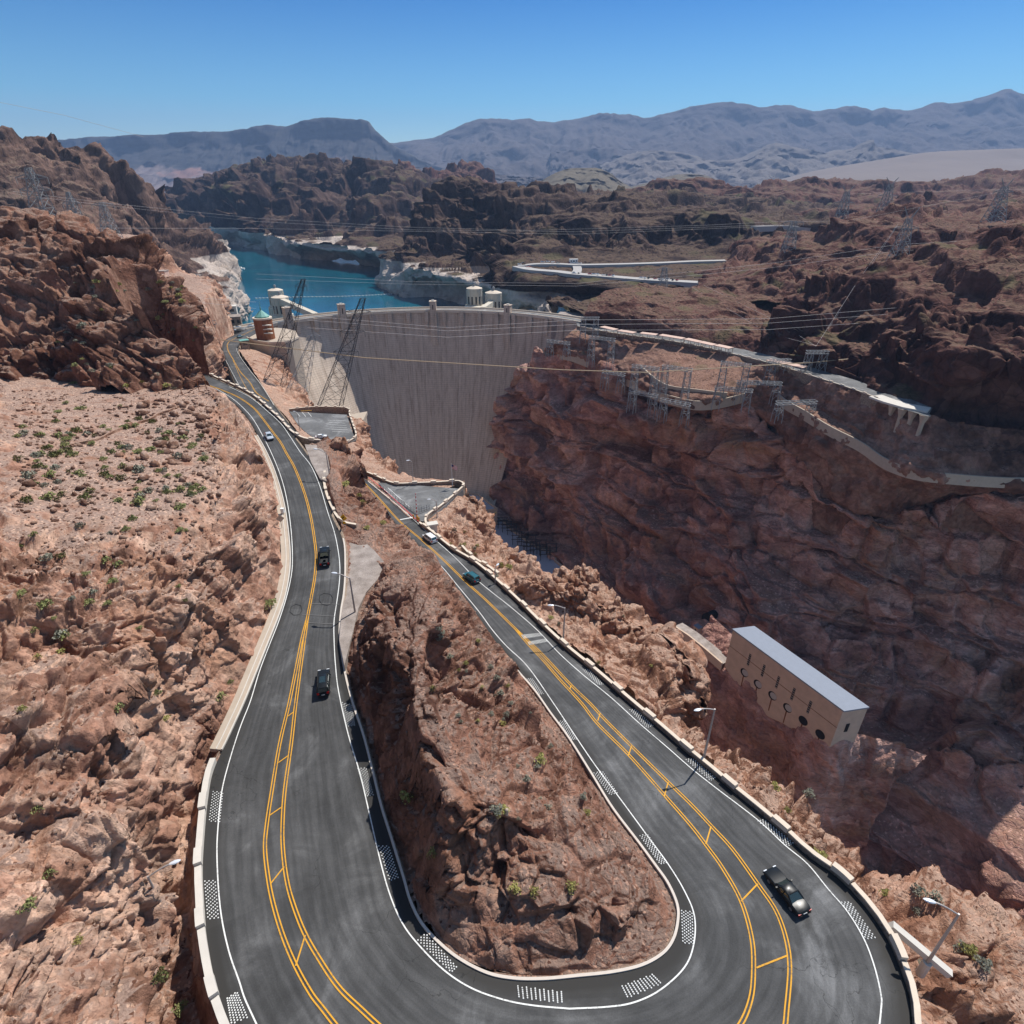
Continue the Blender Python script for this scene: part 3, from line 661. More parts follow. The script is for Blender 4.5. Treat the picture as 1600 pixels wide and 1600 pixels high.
# rock between the two levels of road, running into the island inside the hairpin
I = [
 [(478,700,-63),(500,684,-63),(515,688,-66),(530,695,-70),(545,700,-76),(556,712,-84),(565,742,-86)],
 [(500,752,-64),(514,748,-62),(535,742,-62.5),(555,745,-66),(575,752,-73),(590,763,-81),(595,778,-85)],
 [(516,805,-65),(528,800,-63.5),(550,790,-64.5),(575,780,-68),(604,778,-75),(612,790,-81),(615,800,-84)],
 [(536,845,-65.3),(550,842,-65.8),(575,832,-66),(602,822,-69),(626,826,-76),(632,838,-80.5),(634,845,-82.5)],
 [(539,885,-66),(570,882,-66.3),(596,872,-66.5),(630,855,-70),(656,862,-76),(662,872,-79),(665,880,-81)],
 [(537,915,-66.3),(582,912,-66.3),(610,888,-62),(645,872,-63),(690,890,-73.5),(692,902,-77),(692,912,-80)],
 [(533,947,-66.6),(562,950,-66.6),(592,925,-61),(650,898,-58.5),(719,934,-71.5),(724,945,-76),(724,953,-78.7)],
 [(529,985,-67),(548,990,-66.9),(590,968,-61),(665,938,-56.5),(757,972,-71),(757,984,-75),(756,988,-77.8)],
 [(533,1030,-67.5),(546,1030,-67.4),(592,1010,-60.5),(662,982,-55.5),(786,1009,-71),(786,1016,-74),(785,1021,-76.6)],
 [(542,1075,-68),(552,1075,-68),(600,1058,-60.5),(655,1032,-55.5),(820,1060,-72),(820,1063,-74.5),(820,1064,-75.2)],
 [(554,1115,-68.3),(563,1118,-68.3),(606,1108,-61.5),(660,1080,-56.5),(845,1100,-72.5),(847,1099,-74),(850,1098,-74.3)],
 [(569,1160,-68.9),(577,1160,-68.9),(622,1158,-62.5),(680,1138,-57.5),(878,1148,-72),(880,1144,-73),(883,1141,-73.4)],
 [(582,1212,-69.4),(590,1215,-69.4),(640,1218,-63.5),(703,1190,-58.5),(908,1196,-71.6),(912,1193,-72.5),(915,1190,-72.8)],
 [(595,1265,-69.9),(602,1268,-69.9),(660,1272,-64),(738,1240,-59.5),(938,1242,-71.2),(942,1240,-72),(946,1238,-72.2)],
 [(609,1310,-70.2),(616,1315,-70.2),(680,1320,-65),(790,1278,-60.5),(962,1288,-70.7),(970,1285,-71.3),(977,1284,-71.5)],
 [(622,1352,-70.2),(630,1355,-70.2),(700,1352,-66),(805,1312,-62.5),(985,1325,-70),(995,1322,-71),(1004,1322,-71.2)],
 [(637,1405,-70.2),(646,1405,-70.2),(722,1392,-67),(825,1360,-64.5),(1012,1368,-69.8),(1024,1362,-70.6),(1032,1358,-70.6)],
 [(662,1452,-70.2),(674,1450,-70.1),(742,1440,-68),(835,1420,-66.5),(1030,1412,-69.6),(1048,1408,-70.3),(1058,1402,-70.3)],
 [(706,1494,-70.2),(718,1490,-70.1),(770,1476,-68.5),(845,1468,-67.8),(1028,1455,-69.8),(1050,1452,-70.2),(1061,1450,-70.2)],
 [(760,1523,-70.2),(778,1516,-70.2),(800,1510,-69.8),(855,1510,-69.5),(990,1496,-70),(1020,1494,-70.2),(1034,1494,-70.2)],
 [(850,1534,-70.2),(860,1533,-70.2),(870,1532,-70.2),(890,1530,-70.2),(940,1525,-70.2),(960,1523,-70.2),(980,1518,-70.2)],
]
# the crown between ridge and right edge gets a column of its own
def mid(a, b, t, lift):
    pa, pb = tok(a), tok(b); q = pa * (1 - t) + pb * t; return ('w', q[0], q[1], q[2] + lift)
I2 = []
for j, r in enumerate(I):
    on = 1.0 if 5 <= j <= 17 else .0
    I2.append(r[:4] + [mid(r[3], r[4], .45, 1.2 * on), mid(r[3], r[4], .8, 1.0 * on)] + r[4:])
patch('rock_island', I2, 'rock_island', 1.6, 1.2, 131, k=1.0, join=False, side=2.4, key='isl', big=.8, flat_amp=.22, smooth=False)

# ground left of the dam, under the lower road, down to the canyon
Nn = [
 [(372,545,-92),(395,545,-94),(425,556,-98),(440,570,-108)],
 [(395,578,-90.5),(428,588,-96),(455,598,-102),(470,612,-112)],
 [(425,625,-89.3),(448,625,-92),(472,632,-97),(486,648,-106)],
 [(450,655,-88.7),(470,652,-89.8),(500,648,-90),(515,650,-99)],
 [(478,690,-87.3),(505,680,-89.6),(546,660,-90),(560,664,-98)],
 [(520,722,-86.6),(535,708,-88.5),(558,692,-90.5),(575,700,-98)],
 [(560,745,-85.5),(575,732,-87.5),(590,722,-90.5),(604,735,-98)],
 [(595,768,-84.8),(605,756,-85.2),(625,748,-86.5),(640,752,-96)],
 [(640,812,-84),(680,775,-84.8),(716,757,-86),(732,762,-98)],
]
Nt = T(Nn); Nt += down(Nt[-1], [(4, 2, -25), (10, 4, -80), (22, 8, -165)])
patch('rock_slope', Nt, 'rock_strip', 1.7, 1.0, 141, k=1.2, side=1.3, key='abut')
# gully under the road bridge
G0 = [
 [(300,612,-66),(320,612,-66),(345,622,-66),(380,640,-66),(420,668,-66),(460,705,-66)],
 [(300,606,-82),(322,604,-82),(350,612,-82),(385,628,-82),(425,655,-80),(465,695,-78)],
 [(300,600,-100),(325,598,-100),(352,602,-100),(388,615,-97),(430,640,-95),(470,690,-90)],
 [(310,575,-104),(335,575,-106),(360,578,-106),(395,592,-104),(430,620,-100),(470,670,-92)],
 [(320,550,-100),(340,552,-104),(365,556,-106),(400,570,-106),(440,600,-104),(480,650,-96)],
]
patch('gully', G0, 'rock_bench', 2.5, .9, 151, k=1.5, side=1.5)

def outcrop(cx, cy, drop, rx, ry, rz_, feat, seed, mat='rock_strip', rot=0.0, amp=1.1, sink=.35):
    """a free standing rock mass: displaced half ellipsoid"""
    c = P(cx, cy, -drop); rows = []
    for e in (-25, -8, 10, 28, 46, 64, 80, 89.9):
        r = []
        for a in np.linspace(0, 360, 13):
            x = rx * math.cos(R(e)) ** .6 * math.cos(R(a)); y = ry * math.cos(R(e)) ** .6 * math.sin(R(a)); r.append(('w', c[0] + x * math.cos(rot) - y * math.sin(rot), c[1] + x * math.sin(rot) + y * math.cos(rot), c[2] + rz_ * math.sin(R(e))))
        rows.append(r)
    return patch('rock_outcrop', rows, mat, feat, amp, seed, k=1.0, side=2.2, flat_amp=1.0, smooth=False)
outcrop(868, 938, 81, 9.5, 5.5, 6.5, 1.6, 301, rot=-.45)
outcrop(905, 930, 85, 6, 5, 7, 1.4, 302, rot=-.3)
outcrop(962, 978, 86, 6, 4.5, 5.5, 1.5, 303, rot=-.8)
outcrop(1012, 1040, 89, 5.5, 4.5, 7, 1.6, 304, rot=-.9)
outcrop(1042, 1085, 92, 4.5, 4.5, 9, 1.7, 305, rot=-.9)
outcrop(731, 789, 87.5, 3.2, 2.4, 2.2, 1.0, 307, rot=-.5)
outcrop(822, 884, 87, 4.5, 3, 2.6, 1.2, 308, rot=-.6)
outcrop(560, 700, 70, 5, 4, 4.5, 1.4, 309, rot=-.5, mat='rock_strip')
outcrop(535, 712, 66.5, 3.6, 3.0, 3.2, 1.0, 310, mat='rock_strip')
outcrop(590, 745, 78, 4.5, 4, 5, 1.3, 311, rot=-.6)
# ------------------------------------------------------------------ water, base ground
m = N('lake_water', .12, .5)
wv = m.noise(m.pos, .02, 4, .6); wf = m.noise(m.scale(m.pos, (1, .6, 1)), .35, 4, .6)
m.color(m.mix(m.maprange(wv, .35, .7), (.003, .075, .125), (.004, .115, .165)))
m.bump(wf, .35, .35); M['water'] = m.m
def sheet(name, x0, x1, y0, y1, z, mat, n=2):
    xs = np.linspace(x0, x1, n); ys = np.linspace(y0, y1, n); X, Y = np.meshgrid(xs, ys)
    o = mesh_np(name, np.stack([X.ravel(), Y.ravel(), np.full(X.size, z)], -1), grid_faces(n, n), M[mat]); return tag(o, kind='structure')
sheet('lake', -1500, 700, 515, 6000, LAKE_Z, 'water')
sheet('river', -260, 420, -80, 505, -18.0, 'water')
sheet('ground', -14500, 14500, -1900, 13500, -30.0, 'fan')

# ------------------------------------------------------------------ far hills
def range_(name, crest, base_drop, Y, mat, depth, seed, rough=.10, k=1.3, rows=7, power=1.0, gul=1.0):
    """crest: silhouette pixels at distance Y; falls towards the viewer over `depth` metres"""
    cr_ = dense(crest, 4)
    top = np.array([P(x, y, Y) for x, y in cr_]); zb = H - base_drop
    n = len(top); L = []
    for t in np.linspace(0, 1, rows):
        f = (1 - t)
        q = top.copy(); q[:, 1] = Y - depth * f; q[:, 0] = top[:, 0] * (q[:, 1] / Y) * (1) ; q[:, 2] = zb + (top[:, 2] - zb) * (t ** power); L.append(q)
    b = top.copy(); b[:, 1] = Y + depth * .5; b[:, 2] = zb + (top[:, 2] - zb) * .4; L.append(b)
    C = np.array(L); arc = np.linalg.norm(np.diff(C[-2], axis=0), axis=1).mean()
    n1 = [max(2, int(arc / (Y * .00168 * k)))] * (n - 1); n0 = [max(3, int(depth / rows / (Y * .00168 * k) * .8))] * (rows - 1) + [4]
    G = cr(cr(C, n0, 0), n1, 1); m_, n_ = G.shape[:2]; p = G.reshape(-1, 3)
    hgt = (top[:, 2] - zb).max(); s_ = hgt / 2.2
    tt = np.concatenate([np.linspace(0, 1, sum(n0[:-1]) + 1), np.linspace(1, 0, n0[-1] + 1)[1:]]); tt = np.repeat(tt[:m_], n_)
    ps = p.copy(); w = fbm(ps / s_, 3, seed + 9)[:, None] * s_ * .5
    rd = fbm((ps + w) * np.array((1, .55, .25)) / s_, 6, seed, ridged=True, gain=.55)
    env = np.minimum(1, .18 + (1 - np.abs(tt * 1.15 - .45)) * .9) * (1 - .80 * sm(tt, .8, 1.0)) 
    gl2 = fbm((ps + w * .3) * np.array((1, .16, .12)) / (s_ * .22), 4, seed + 40, ridged=True); q = p.copy(); q[:, 2] += gl2 * hgt * .045 * gul * np.minimum(1, (1 - tt) * 3 + .15); q[:, 2] += rd * hgt * rough * 2.2 * gul * env; q[:, 1] += fbm(ps / (s_ * .8), 4, seed + 4) * depth * .09 * min(1, gul ** 2)
    o = mesh_np(name, q, grid_faces(m_, n_), M[mat] if isinstance(mat, str) else mat, smooth=False); at_ = o.data.attributes.new('tone', 'FLOAT', 'POINT'); at_.data.foreach_set('value', tt.astype(np.float32)); return tag(o, kind='structure')
mz = N('mesa_rock', 1, .03)
zc = mz.sep(mz.pos); 
sp = mz.scale(mz.pos, (1, .2, .12)); g_ = mz.noise(sp, .012, 6, .7)
ta = mz.n('ShaderNodeAttribute', attribute_name='tone'); edge = mz.math('ADD', ta.outputs['Fac'], mz.math('MULTIPLY', mz.noise(mz.scale(mz.pos, (1, .3, .1)), .0022, 5, .65), .42))
up_ = mz.maprange(edge, .85, .88)
tal = mz.mix(mz.maprange(g_, .35, .65), (.13, .10, .10), (.25, .20, .19)); tal = mz.mix(mz.maprange(mz.noise(mz.pos, .0022, 3), .56, .66), tal, (.30, .17, .14))
cap = mz.mix(mz.maprange(mz.noise(mz.scale(mz.pos, (1, 1, 5)), .006, 5, .65), .35, .65), (.035, .037, .045), (.085, .08, .08)); cap = mz.mix(mz.maprange(ta.outputs['Fac'], .975, .99), cap, (.20, .19, .13))
mz.color(mz.mix(up_, tal, cap)); mz.bump(g_, .6, 30); M['mesa'] = mz.m
range_('mountain_range', [(540,235),(600,229),(640,224),(680,218),(702,207),(740,192),(762,190),(800,191),(830,190),(862,193),(900,188),(935,182),(960,182),(990,184),(1007,189),(1050,178),(1080,170),(1110,166),(1150,167),(1180,172),(1220,169),(1240,174),(1262,178),(1290,174),(1310,171),(1330,173),(1350,179),(1370,173),(1395,176),(1410,178),(1430,173),(1452,165),(1480,166),(1510,161),(1545,151),(1564,143),(1580,150),(1650,166),(1800,170)], 60, 9500, 'range', 3600, 201, rough=.07, rows=6, power=1.5, gul=.8)
range_('mountain_range', [(940,262),(970,247),(1010,238),(1060,240),(1110,252),(1160,248),(1210,226),(1250,235),(1290,240),(1325,235),(1345,226),(1357,221),(1367,231),(1400,237),(1440,244),(1500,250)], 60, 6500, 'mid_range', 1500, 211, rough=.08, rows=5, power=1.4)
range_('mountain_range', [(860,240),(900,236),(940,232),(990,236),(1050,245),(1080,262),(1120,280)], 60, 7600, 'range', 1500, 231, rough=.12, rows=5, power=1.4)
range_('desert_plain', [(1060,310),(1140,299),(1200,286),(1260,270),(1300,262),(1400,246),(1450,239),(1520,236),(1580,234),(1700,232),(1850,230)], 80, 4600, 'fan', 1800, 221, rough=.004, rows=5, power=1.0, gul=.12)
range_('mesa', [(-300,235),(-150,230),(0,226),(60,225),(100,221),(150,217),(220,214),(300,209),(350,208),(370,205),(400,202),(420,198),(440,199),(460,196),(490,190),(520,187),(545,190),(575,192),(583,200),(592,210),(612,226),(640,241),(665,254),(700,266),(760,280),(830,300)], 110, 7000, 'mesa', 1900, 241, rough=.016, rows=10, power=2.1, gul=1.3)
range_('hill', [(800,306),(825,297),(850,281),(880,267),(910,264),(935,265),(955,274),(975,288),(1000,300),(1020,306)], 50, 2900, 'dome', 500, 251, rough=.05, rows=6, power=.7)
range_('hill', [(960,303),(990,292),(1020,284),(1045,276),(1070,273),(1100,275),(1125,286),(1145,300),(1160,306)], 50, 3300, 'dome', 500, 261, rough=.05, rows=6, power=.7)
range_('hill', [(1350,292),(1365,284),(1380,281),(1392,284),(1405,292)], 40, 3300, 'dome', 200, 262, rough=.05, rows=6, power=.8)
range_('mountain_range', [(590,270),(640,262),(700,270),(740,268),(800,276),(860,280),(930,286),(1000,290),(1080,285),(1200,290)], 70, 5200, 'range', 1600, 271, rough=.09, rows=5, power=1.2)
# ------------------------------------------------------------------ paving
def asphalt(name, base=.052, streak=True):
    m = N(name, .82, .3); big = m.noise(m.pos, .10, 5, .65, .8); fine = m.noise(m.pos, 7, 5, .7); med = m.noise(m.pos, .9, 4, .6)
    v = m.ramp(big, [(.3, base * .72), (.52, base), (.72, base * 2.1)]); v = m.mix(1.0, v, m.maprange(fine, .3, .7, .8, 1.22), 'MULTIPLY'); v = m.mix(1.0, v, m.maprange(med, .3, .7, .9, 1.1), 'MULTIPLY')
    if streak:
        uv = m.n('ShaderNodeUVMap'); u = m.sep(uv.outputs[0]); w = m.math('ADD', u[0], m.math('MULTIPLY', m.noise(m.pos, .05, 2), .05))
        tr = m.noise_1 = m.n('ShaderNodeTexNoise', noise_dimensions='2D'); cx = m.n('ShaderNodeCombineXYZ'); m.L(m.math('MULTIPLY', w, 26.), cx.inputs[0]); m.L(m.math('MULTIPLY', u[1], 6.), cx.inputs[1]); m.L(cx.outputs[0], tr.inputs['Vector']); tr.inputs['Scale'].default_value = 1.; tr.inputs['Detail'].default_value = 3
        v = m.mix(1.0, v, m.maprange(tr.outputs['Fac'], .35, .68, .84, 1.28), 'MULTIPLY')
        edge = m.math('ABSOLUTE', m.math('SUBTRACT', u[0], .5)); v = m.mix(m.maprange(edge, .37, .46), v, (base * .55, base * .52, base * .48))
    wv = m.n('ShaderNodeVectorMath', operation='ADD'); nz = m.n('ShaderNodeTexNoise'); m.L(m.pos, nz.inputs['Vector']); nz.inputs['Scale'].default_value = .35; nz.inputs['Detail'].default_value = 5; m.L(m.pos, wv.inputs[0]); m.L(m.scale(nz.outputs['Color'], (5, 5, 5)), wv.inputs[1])
    ce = m.vor(wv.outputs[0], .085, 'DISTANCE_TO_EDGE'); cm = m.math('MULTIPLY', m.maprange(ce, .004, .0015), m.maprange(m.noise(m.pos, .06, 2), .5, .56)); v = m.mix(m.math('MULTIPLY', cm, .55), v, (.012, .012, .012))
    pt = m.sep(m.vor(m.scale(m.pos, (1, 1, .01)), .07, out='Color'))[0]; v = m.mix(1.0, v, m.maprange(pt, 0, 1, .9, 1.12), 'MULTIPLY')
    m.color(v); m.bump(fine, .3, .02); return m.m
M['asphalt'] = asphalt('asphalt', .068)
M['asphalt_grey'] = asphalt('weathered_asphalt', .14, False)
gm_ = N('turnout_gravel', .95, .1); g1_ = gm_.noise(gm_.pos, 6, 6, .8); g2_ = gm_.noise(gm_.pos, .35, 4, .6); gm_.color(gm_.mix(1.0, gm_.mix(gm_.maprange(g2_, .35, .65), (.25, .21, .185), (.40, .345, .31)), gm_.maprange(g1_, .3, .7, .7, 1.3), 'MULTIPLY')); gm_.bump(g1_, .8, .12); M['gravel'] = gm_.m
M['kerb'] = flat('pale_kerb_concrete', (.62, .55, .48), .9, var=.12, scale=1.5)
def worn(name, c):
    m = N(name, .75, .2); w = m.noise(m.pos, 5, 6, .75); w2 = m.noise(m.pos, .4, 3, .5); f = m.maprange(m.math('ADD', w, m.math('MULTIPLY', m.math('SUBTRACT', w2, .5), .5)), .52, .70)
    m.color(m.mix(m.math('MULTIPLY', f, .65), c, (.10, .095, .09))); return m.m
M['white'] = worn('white_road_paint', (.78, .78, .75)); M['yellow'] = worn('yellow_road_paint', (.70, .35, .035))
M['black2'] = flat('bitumen_seal', (.02, .02, .02), .6); M['pale_seam'] = flat('dusty_joint', (.17, .165, .16), .9)
M['red'] = flat('red_paint', (.45, .03, .03), .6, var=.1)
M['concrete'] = flat('tan_concrete', (.46, .38, .30), .9, var=.18, scale=.6)
M['concrete_white'] = flat('pale_concrete', (.62, .58, .52), .9, var=.12, scale=.8)
M['capstone'] = flat('pale_capstone', (.66, .56, .45), .9, var=.15, scale=.9)
wm = N('rubble_masonry', .95, .1); br = wm.vor(wm.pos, 2.2, out='Color'); be = wm.vor(wm.pos, 2.2, 'DISTANCE_TO_EDGE')
wc = wm.mix(wm.sep(br)[0], (.17, .12, .09), (.36, .27, .20)); wc = wm.mix(wm.maprange(be, .03, .08), (.30, .26, .22), wc); wm.color(wc); wm.bump(be, .5, .1); M['masonry'] = wm.m
M['steel'] = flat('galvanised_steel', (.27, .275, .28), .7, metal=.0, var=.1)
M['dark_steel'] = flat('weathered_dark_steel', (.055, .05, .05), .6, metal=.3, var=.2)
M['black'] = flat('black_void', (.01, .01, .012), .8, var=.05)
M['glass_dark'] = flat('dark_glass', (.02, .025, .03), .08, spec=.8, var=.05)

def add_uv(o, uvs):
    me = o.data; ul = me.uv_layers.new(name='UVMap'); li = np.zeros(len(me.loops), np.int32); me.loops.foreach_get('vertex_index', li)
    ul.data.foreach_set('uv', np.asarray(uvs, np.float32)[li].ravel())
road = tag(mesh_np('road', RV, grid_faces(NR, NC)[:, ::-1], M['asphalt'], smooth=True), kind='structure')
clen = np.concatenate([[0], np.cumsum(np.linalg.norm(np.diff(RV.reshape(NR, NC, 3)[:, NC // 2], axis=0), axis=1))])
add_uv(road, [(k / (NC - 1), clen[i] / 60) for i in range(NR) for k in range(NC)])
# bed of fill under the paving, and its flanks
E3 = RV.reshape(NR, NC, 3); vb = []
for i in range(NR):
    o_, n_ = E3[i, 0], E3[i, -1]; w = (o_ - n_); w[2] = 0; w /= np.linalg.norm(w) + 1e-9
    hid = 50 * 8 <= i <= 59 * 8
    a = .55 if not hid else 0.1
    for p_, s_, dz in ((o_, 1.6, -7.0), (o_, a, -.14), (o_, -.4, -1.3), (n_, .4, -1.3), (n_, -a, -.14), (n_, -1.2, -7.0)): vb.append(p_ + w * s_ + np.array((0, 0, dz)))
tag(mesh_np('road_bed', vb, grid_faces(NR, 6), M['masonry']), kind='structure')
def pad(name, key, mat, up=0.0):
    V = PADV[key].copy(); V[:, 2] += up; mb = MB(); n = len(V)
    mb.add(list(V) + [v - np.array((0, 0, 5)) for v in V], [tuple(range(n))] + [(k, (k + 1) % n, n + (k + 1) % n, n + k) for k in range(n)])
    return tag(mb.build(name, M[mat]), kind='structure')
pad('gravel_shoulder', 'turnout', 'gravel', -.02); pad('gravel_shoulder', 'turnout_north', 'gravel', -.02)
pad('plaza', 'plaza', 'asphalt_grey', .02); pad('parking_lot', 'parking', 'asphalt_grey', .02)

def flat_line(a, b, drop, w, par, nm='bay_line', mat='white'):
    a, b = P(*a, -drop), P(*b, -drop); n_ = np.array((-(b - a)[1], (b - a)[0], 0)); n_ *= w / 2 / (np.linalg.norm(n_) + 1e-9); return mesh_np(nm, [a - n_, b - n_, b + n_, a + n_], [(0, 1, 2, 3)], M[mat], par)
LOTS = [o for o in COL.objects if o.name.startswith('parking_lot')]; PLZ = [o for o in COL.objects if o.name.startswith('plaza')]
for y in (656.5, 660, 663.5, 667, 670.5, 674): flat_line((512 + (y - 656) * .4, y), (538 + (y - 656) * .4, y + 1.2), 89.55, .16, LOTS[0])
for x in (463, 472, 481): flat_line((x, 644), (x + 6, 651), 89.55, .16, LOTS[0])
flat_line((470, 642), (487, 641.2), 89.55, .35, LOTS[0], 'kerb_line', 'yellow')
for a, b in (((606,762),(640,792)), ((600,764),(634,796))): flat_line(a, b, 84.5, .16, PLZ[0])
def L3(pts, side, n=6, up=.045):
    q = dense(pts, n) if len(pts) > 2 else np.array(pts, float); f = RL if side == 'L' else RR
    return [f(x, y, up) for x, y in q]
def strip(name, pts, w, mat, parent, off=0.0):
    pts = [Vector(p) for p in pts]; V = []
    for i, p in enumerate(pts):
        d = pts[min(i + 1, len(pts) - 1)] - pts[max(i - 1, 0)]; d.z = 0; d.normalize(); r = Vector((d.y, -d.x, 0))
        V += [p + r * (off - w / 2), p + r * (off + w / 2)]
    return mesh_np(name, [tuple(v) for v in V], grid_faces(len(pts), 2), M[mat], parent)
A_out = [(337,607),(365,624),(391,649),(408,676),(426,712),(440,748),(449,785),(455,830),(457,872),(455,900),(447,935),(435,972),(420,1010),(405,1050),(391,1096),(375,1137),(359,1187),(347,1234),(341,1287),(339,1334),(342,1397),(348,1444),(359,1491),(373,1531),(389,1575),(440,1670),(530,1770),(680,1850),(840,1880)]
B_out = [(840,1880),(1020,1870),(1180,1810),(1290,1745),(1345,1680),(1369,1625),(1377,1574),(1376,1551),(1366,1509),(1350,1467),(1324,1424),(1294,1389),(1262,1350),(1226,1320),(1184,1281),(1120,1232),(1082,1202),(1042,1167),(1000,1131),(955,1090),(912,1055),(875,1022),(840,985),(800,950),(750,910),(712,872),(682,845),(662,826),(640,806),(610,780),(575,752)]
strip('edge_line', L3(A_out, 'L') + L3(B_out, 'R')[1:], .14, 'white', road)
A_in = [(358,604),(390,620),(415,640),(439,662),(454,683),(469,706),(486,728),(500,760),(512,800),(522,830),(528,858),(531,885),(530,912),(526,942),(522,970),(522,1000),(524,1037),(529,1080),(544,1147),(562.5,1209),(578,1275),(594,1344),(609,1397),(628,1441),(653,1475),(694,1516),(737,1544),(787,1562),(834,1571),(890,1576)]
B_in = [(890,1576),(950,1573),(991,1566),(1031,1547),(1069,1512),(1084,1475),(1085,1431),(1069,1391),(1044,1350),(1016,1312),(975,1256),(931,1197),(897,1147),(865,1099),(825,1042),(792,1010),(770,985),(748,955),(715,915),(690,885),(660,858)]
strip('edge_line', L3(A_in, 'L') + L3(B_in, 'R')[1:], .14, 'white', road)
C0_ = [(300,594),(332,604),(351,611),(375,622),(397,638),(412,656),(427,676),(439,692),(448,709),(460,730),(475,768),(485,805),(491,840),(494,870),(492,900),(487,930),(481,962)]
CLx = [(481,962),(472,997),(465.5,1030),(451.5,1100),(437,1162),(425,1234),(417,1287),(414,1325),(419,1372),(427,1412),(441,1459),(459,1503),(481,1544),(501,1572),(560,1640),(660,1710),(780,1750)]
CRx = [(481,962),(476,997),(471.5,1030),(462,1100),(455,1162),(445,1234),(441.5,1287),(442,1325),(447,1369),(456,1406),(475,1456),(500,1500),(528,1541),(559,1572),(620,1625),(700,1668),(790,1690)]
DLx = [(780,1750),(900,1778),(1040,1775),(1145,1728),(1203,1662),(1224,1614),(1229.5,1574),(1234,1515),(1229,1470),(1213,1424),(1184,1381),(1145,1327),(1111,1290),(1080,1257),(1044,1222),(987,1166),(944,1123),(922,1099),(892,1070),(850,1025),(825,1001),(805,982)]
DRx = [(790,1690),(900,1700),(1010,1698),(1105,1655),(1152,1608),(1173,1561),(1177.5,1509),(1174,1463),(1158,1408),(1129,1356),(1103,1320),(1079,1289),(1037,1241),(984,1181),(934,1131),(909,1099),(875,1062),(850,1033),(825,1006),(805,982)]
D0_ = [(805,982),(762,940),(730,911),(690,872),(657,842),(624,814),(588,774),(560,745)]
E0_ = [(420,627),(401,614),(390,597),(375,580),(364,561),(356,546),(358,534),(382,522),(399,514)]
for c, s_ in ((C0_, 'L'), (D0_, 'R'), (E0_, 'R')):
    p = L3(c, s_, 6, .05)
    for o_ in (-.17, .17): strip('centre_line', p, .15, 'yellow', road, o_)
for a, b in ((CLx, DLx), (CRx, DRx)):
    p = L3(a, 'L', 6, .05) + L3(b, 'R', 6, .05)[1:]
    for o_ in (-.17, .17): strip('centre_line', p, .14, 'yellow', road, o_)
strip('centre_line', L3([(364,563),(376,590),(388,612)], 'R', 6, .05), .15, 'yellow', road)
strip('edge_line', L3([(428,633),(409,602),(390,578),(372,552),(370,543)], 'R', 6, .05), .14, 'white', road)
strip('edge_line', L3([(347,552),(373,601),(385,622)], 'R', 6, .05), .14, 'white', road)
for (a, b), s_ in [(((450,1119),(459,1112)),'L'),(((435,1191.5),(451,1180)),'L'),(((421,1274),(441.5,1260)),'L'),(((422.5,1381),(444,1354)),'L'),(((462,1509),(477,1461)),'L'),
    (((890,1077),(892.5,1071)),'R'),(((934,1126),(937.5,1115)),'R'),(((982,1180),(987,1165)),'R'),(((1038,1244),(1044,1222)),'R'),(((1103,1319),(1111,1291)),'R'),(((1158,1408),(1184,1381)),'R'),(((1182,1512),(1230,1493)),'R')]:
    strip('median_bar', L3([a, b], s_, 1, .055), .16, 'yellow', road)
strip('stop_line', L3([(625,812),(646,808)], 'R', 1, .05), .4, 'white', road)
strip('kerb_line', L3([(572,747),(600,770),(645,812),(664,826)], 'R', 6, .07), .25, 'red', road, -.9)
for c_, s_ in (([(500,930),(506,927),(516,928),(520,934),(519,942),(512,946),(503,944),(499,938),(500,930)],'L'),([(455,948),(462,944),(470,946),(472,954),(468,960),(459,961),(453,956),(455,948)],'L')):
    strip('loop_seam', L3(c_, s_, 1, .05), .1, 'black2', road)
for c_ in ([(486,943),(530,944)], [(472,960),(525,963)], [(482,973),(521,975)]): strip('joint_seam', L3(c_, 'L', 1, .05), .12, 'pale_seam', road)
DOTS = [([(333,1237),(348,1238),(343,1284),(327,1283)],'L'),([(320,1377),(336,1376),(341,1434),(325,1436)],'L'),([(355,1560),(370,1550),(386,1590),(362,1600)],'L'),
 ([(535,1098),(549,1101),(554,1133),(542,1135)],'L'),([(559,1201),(572,1200),(583,1242),(572,1244)],'L'),([(592,1322),(607,1322),(622,1371),(609,1376)],'L'),([(653,1469),(665,1459),(713,1511),(705,1519)],'L'),
 ([(809,1541),(877,1550),(878,1567),(811,1559)],'L'),([(972,1541),(1019,1523),(1033,1537),(981,1559)],'R'),([(1065,1423),(1081,1425),(1083,1475),(1067,1473)],'R'),([(1000,1306),(1011,1303),(1041,1348),(1031,1350)],'R'),
 ([(928,1208),(941,1205),(964,1239),(953,1242)],'R'),([(871,1128),(883,1125),(900,1155),(891,1156)],'R'),([(822,1061),(831,1060),(849,1084),(841,1085)],'R'),([(911,1047),(920,1046),(942,1069),(935,1070)],'R'),
 ([(984,1109),(994,1109),(1020,1134),(1011,1137)],'R'),([(1072,1187),(1082,1185),(1117,1215),(1110,1220)],'R'),([(1184,1283),(1194,1281),(1239,1317),(1231,1322)],'R'),([(1315,1410),(1328,1410),(1367,1465),(1353,1467)],'R')]
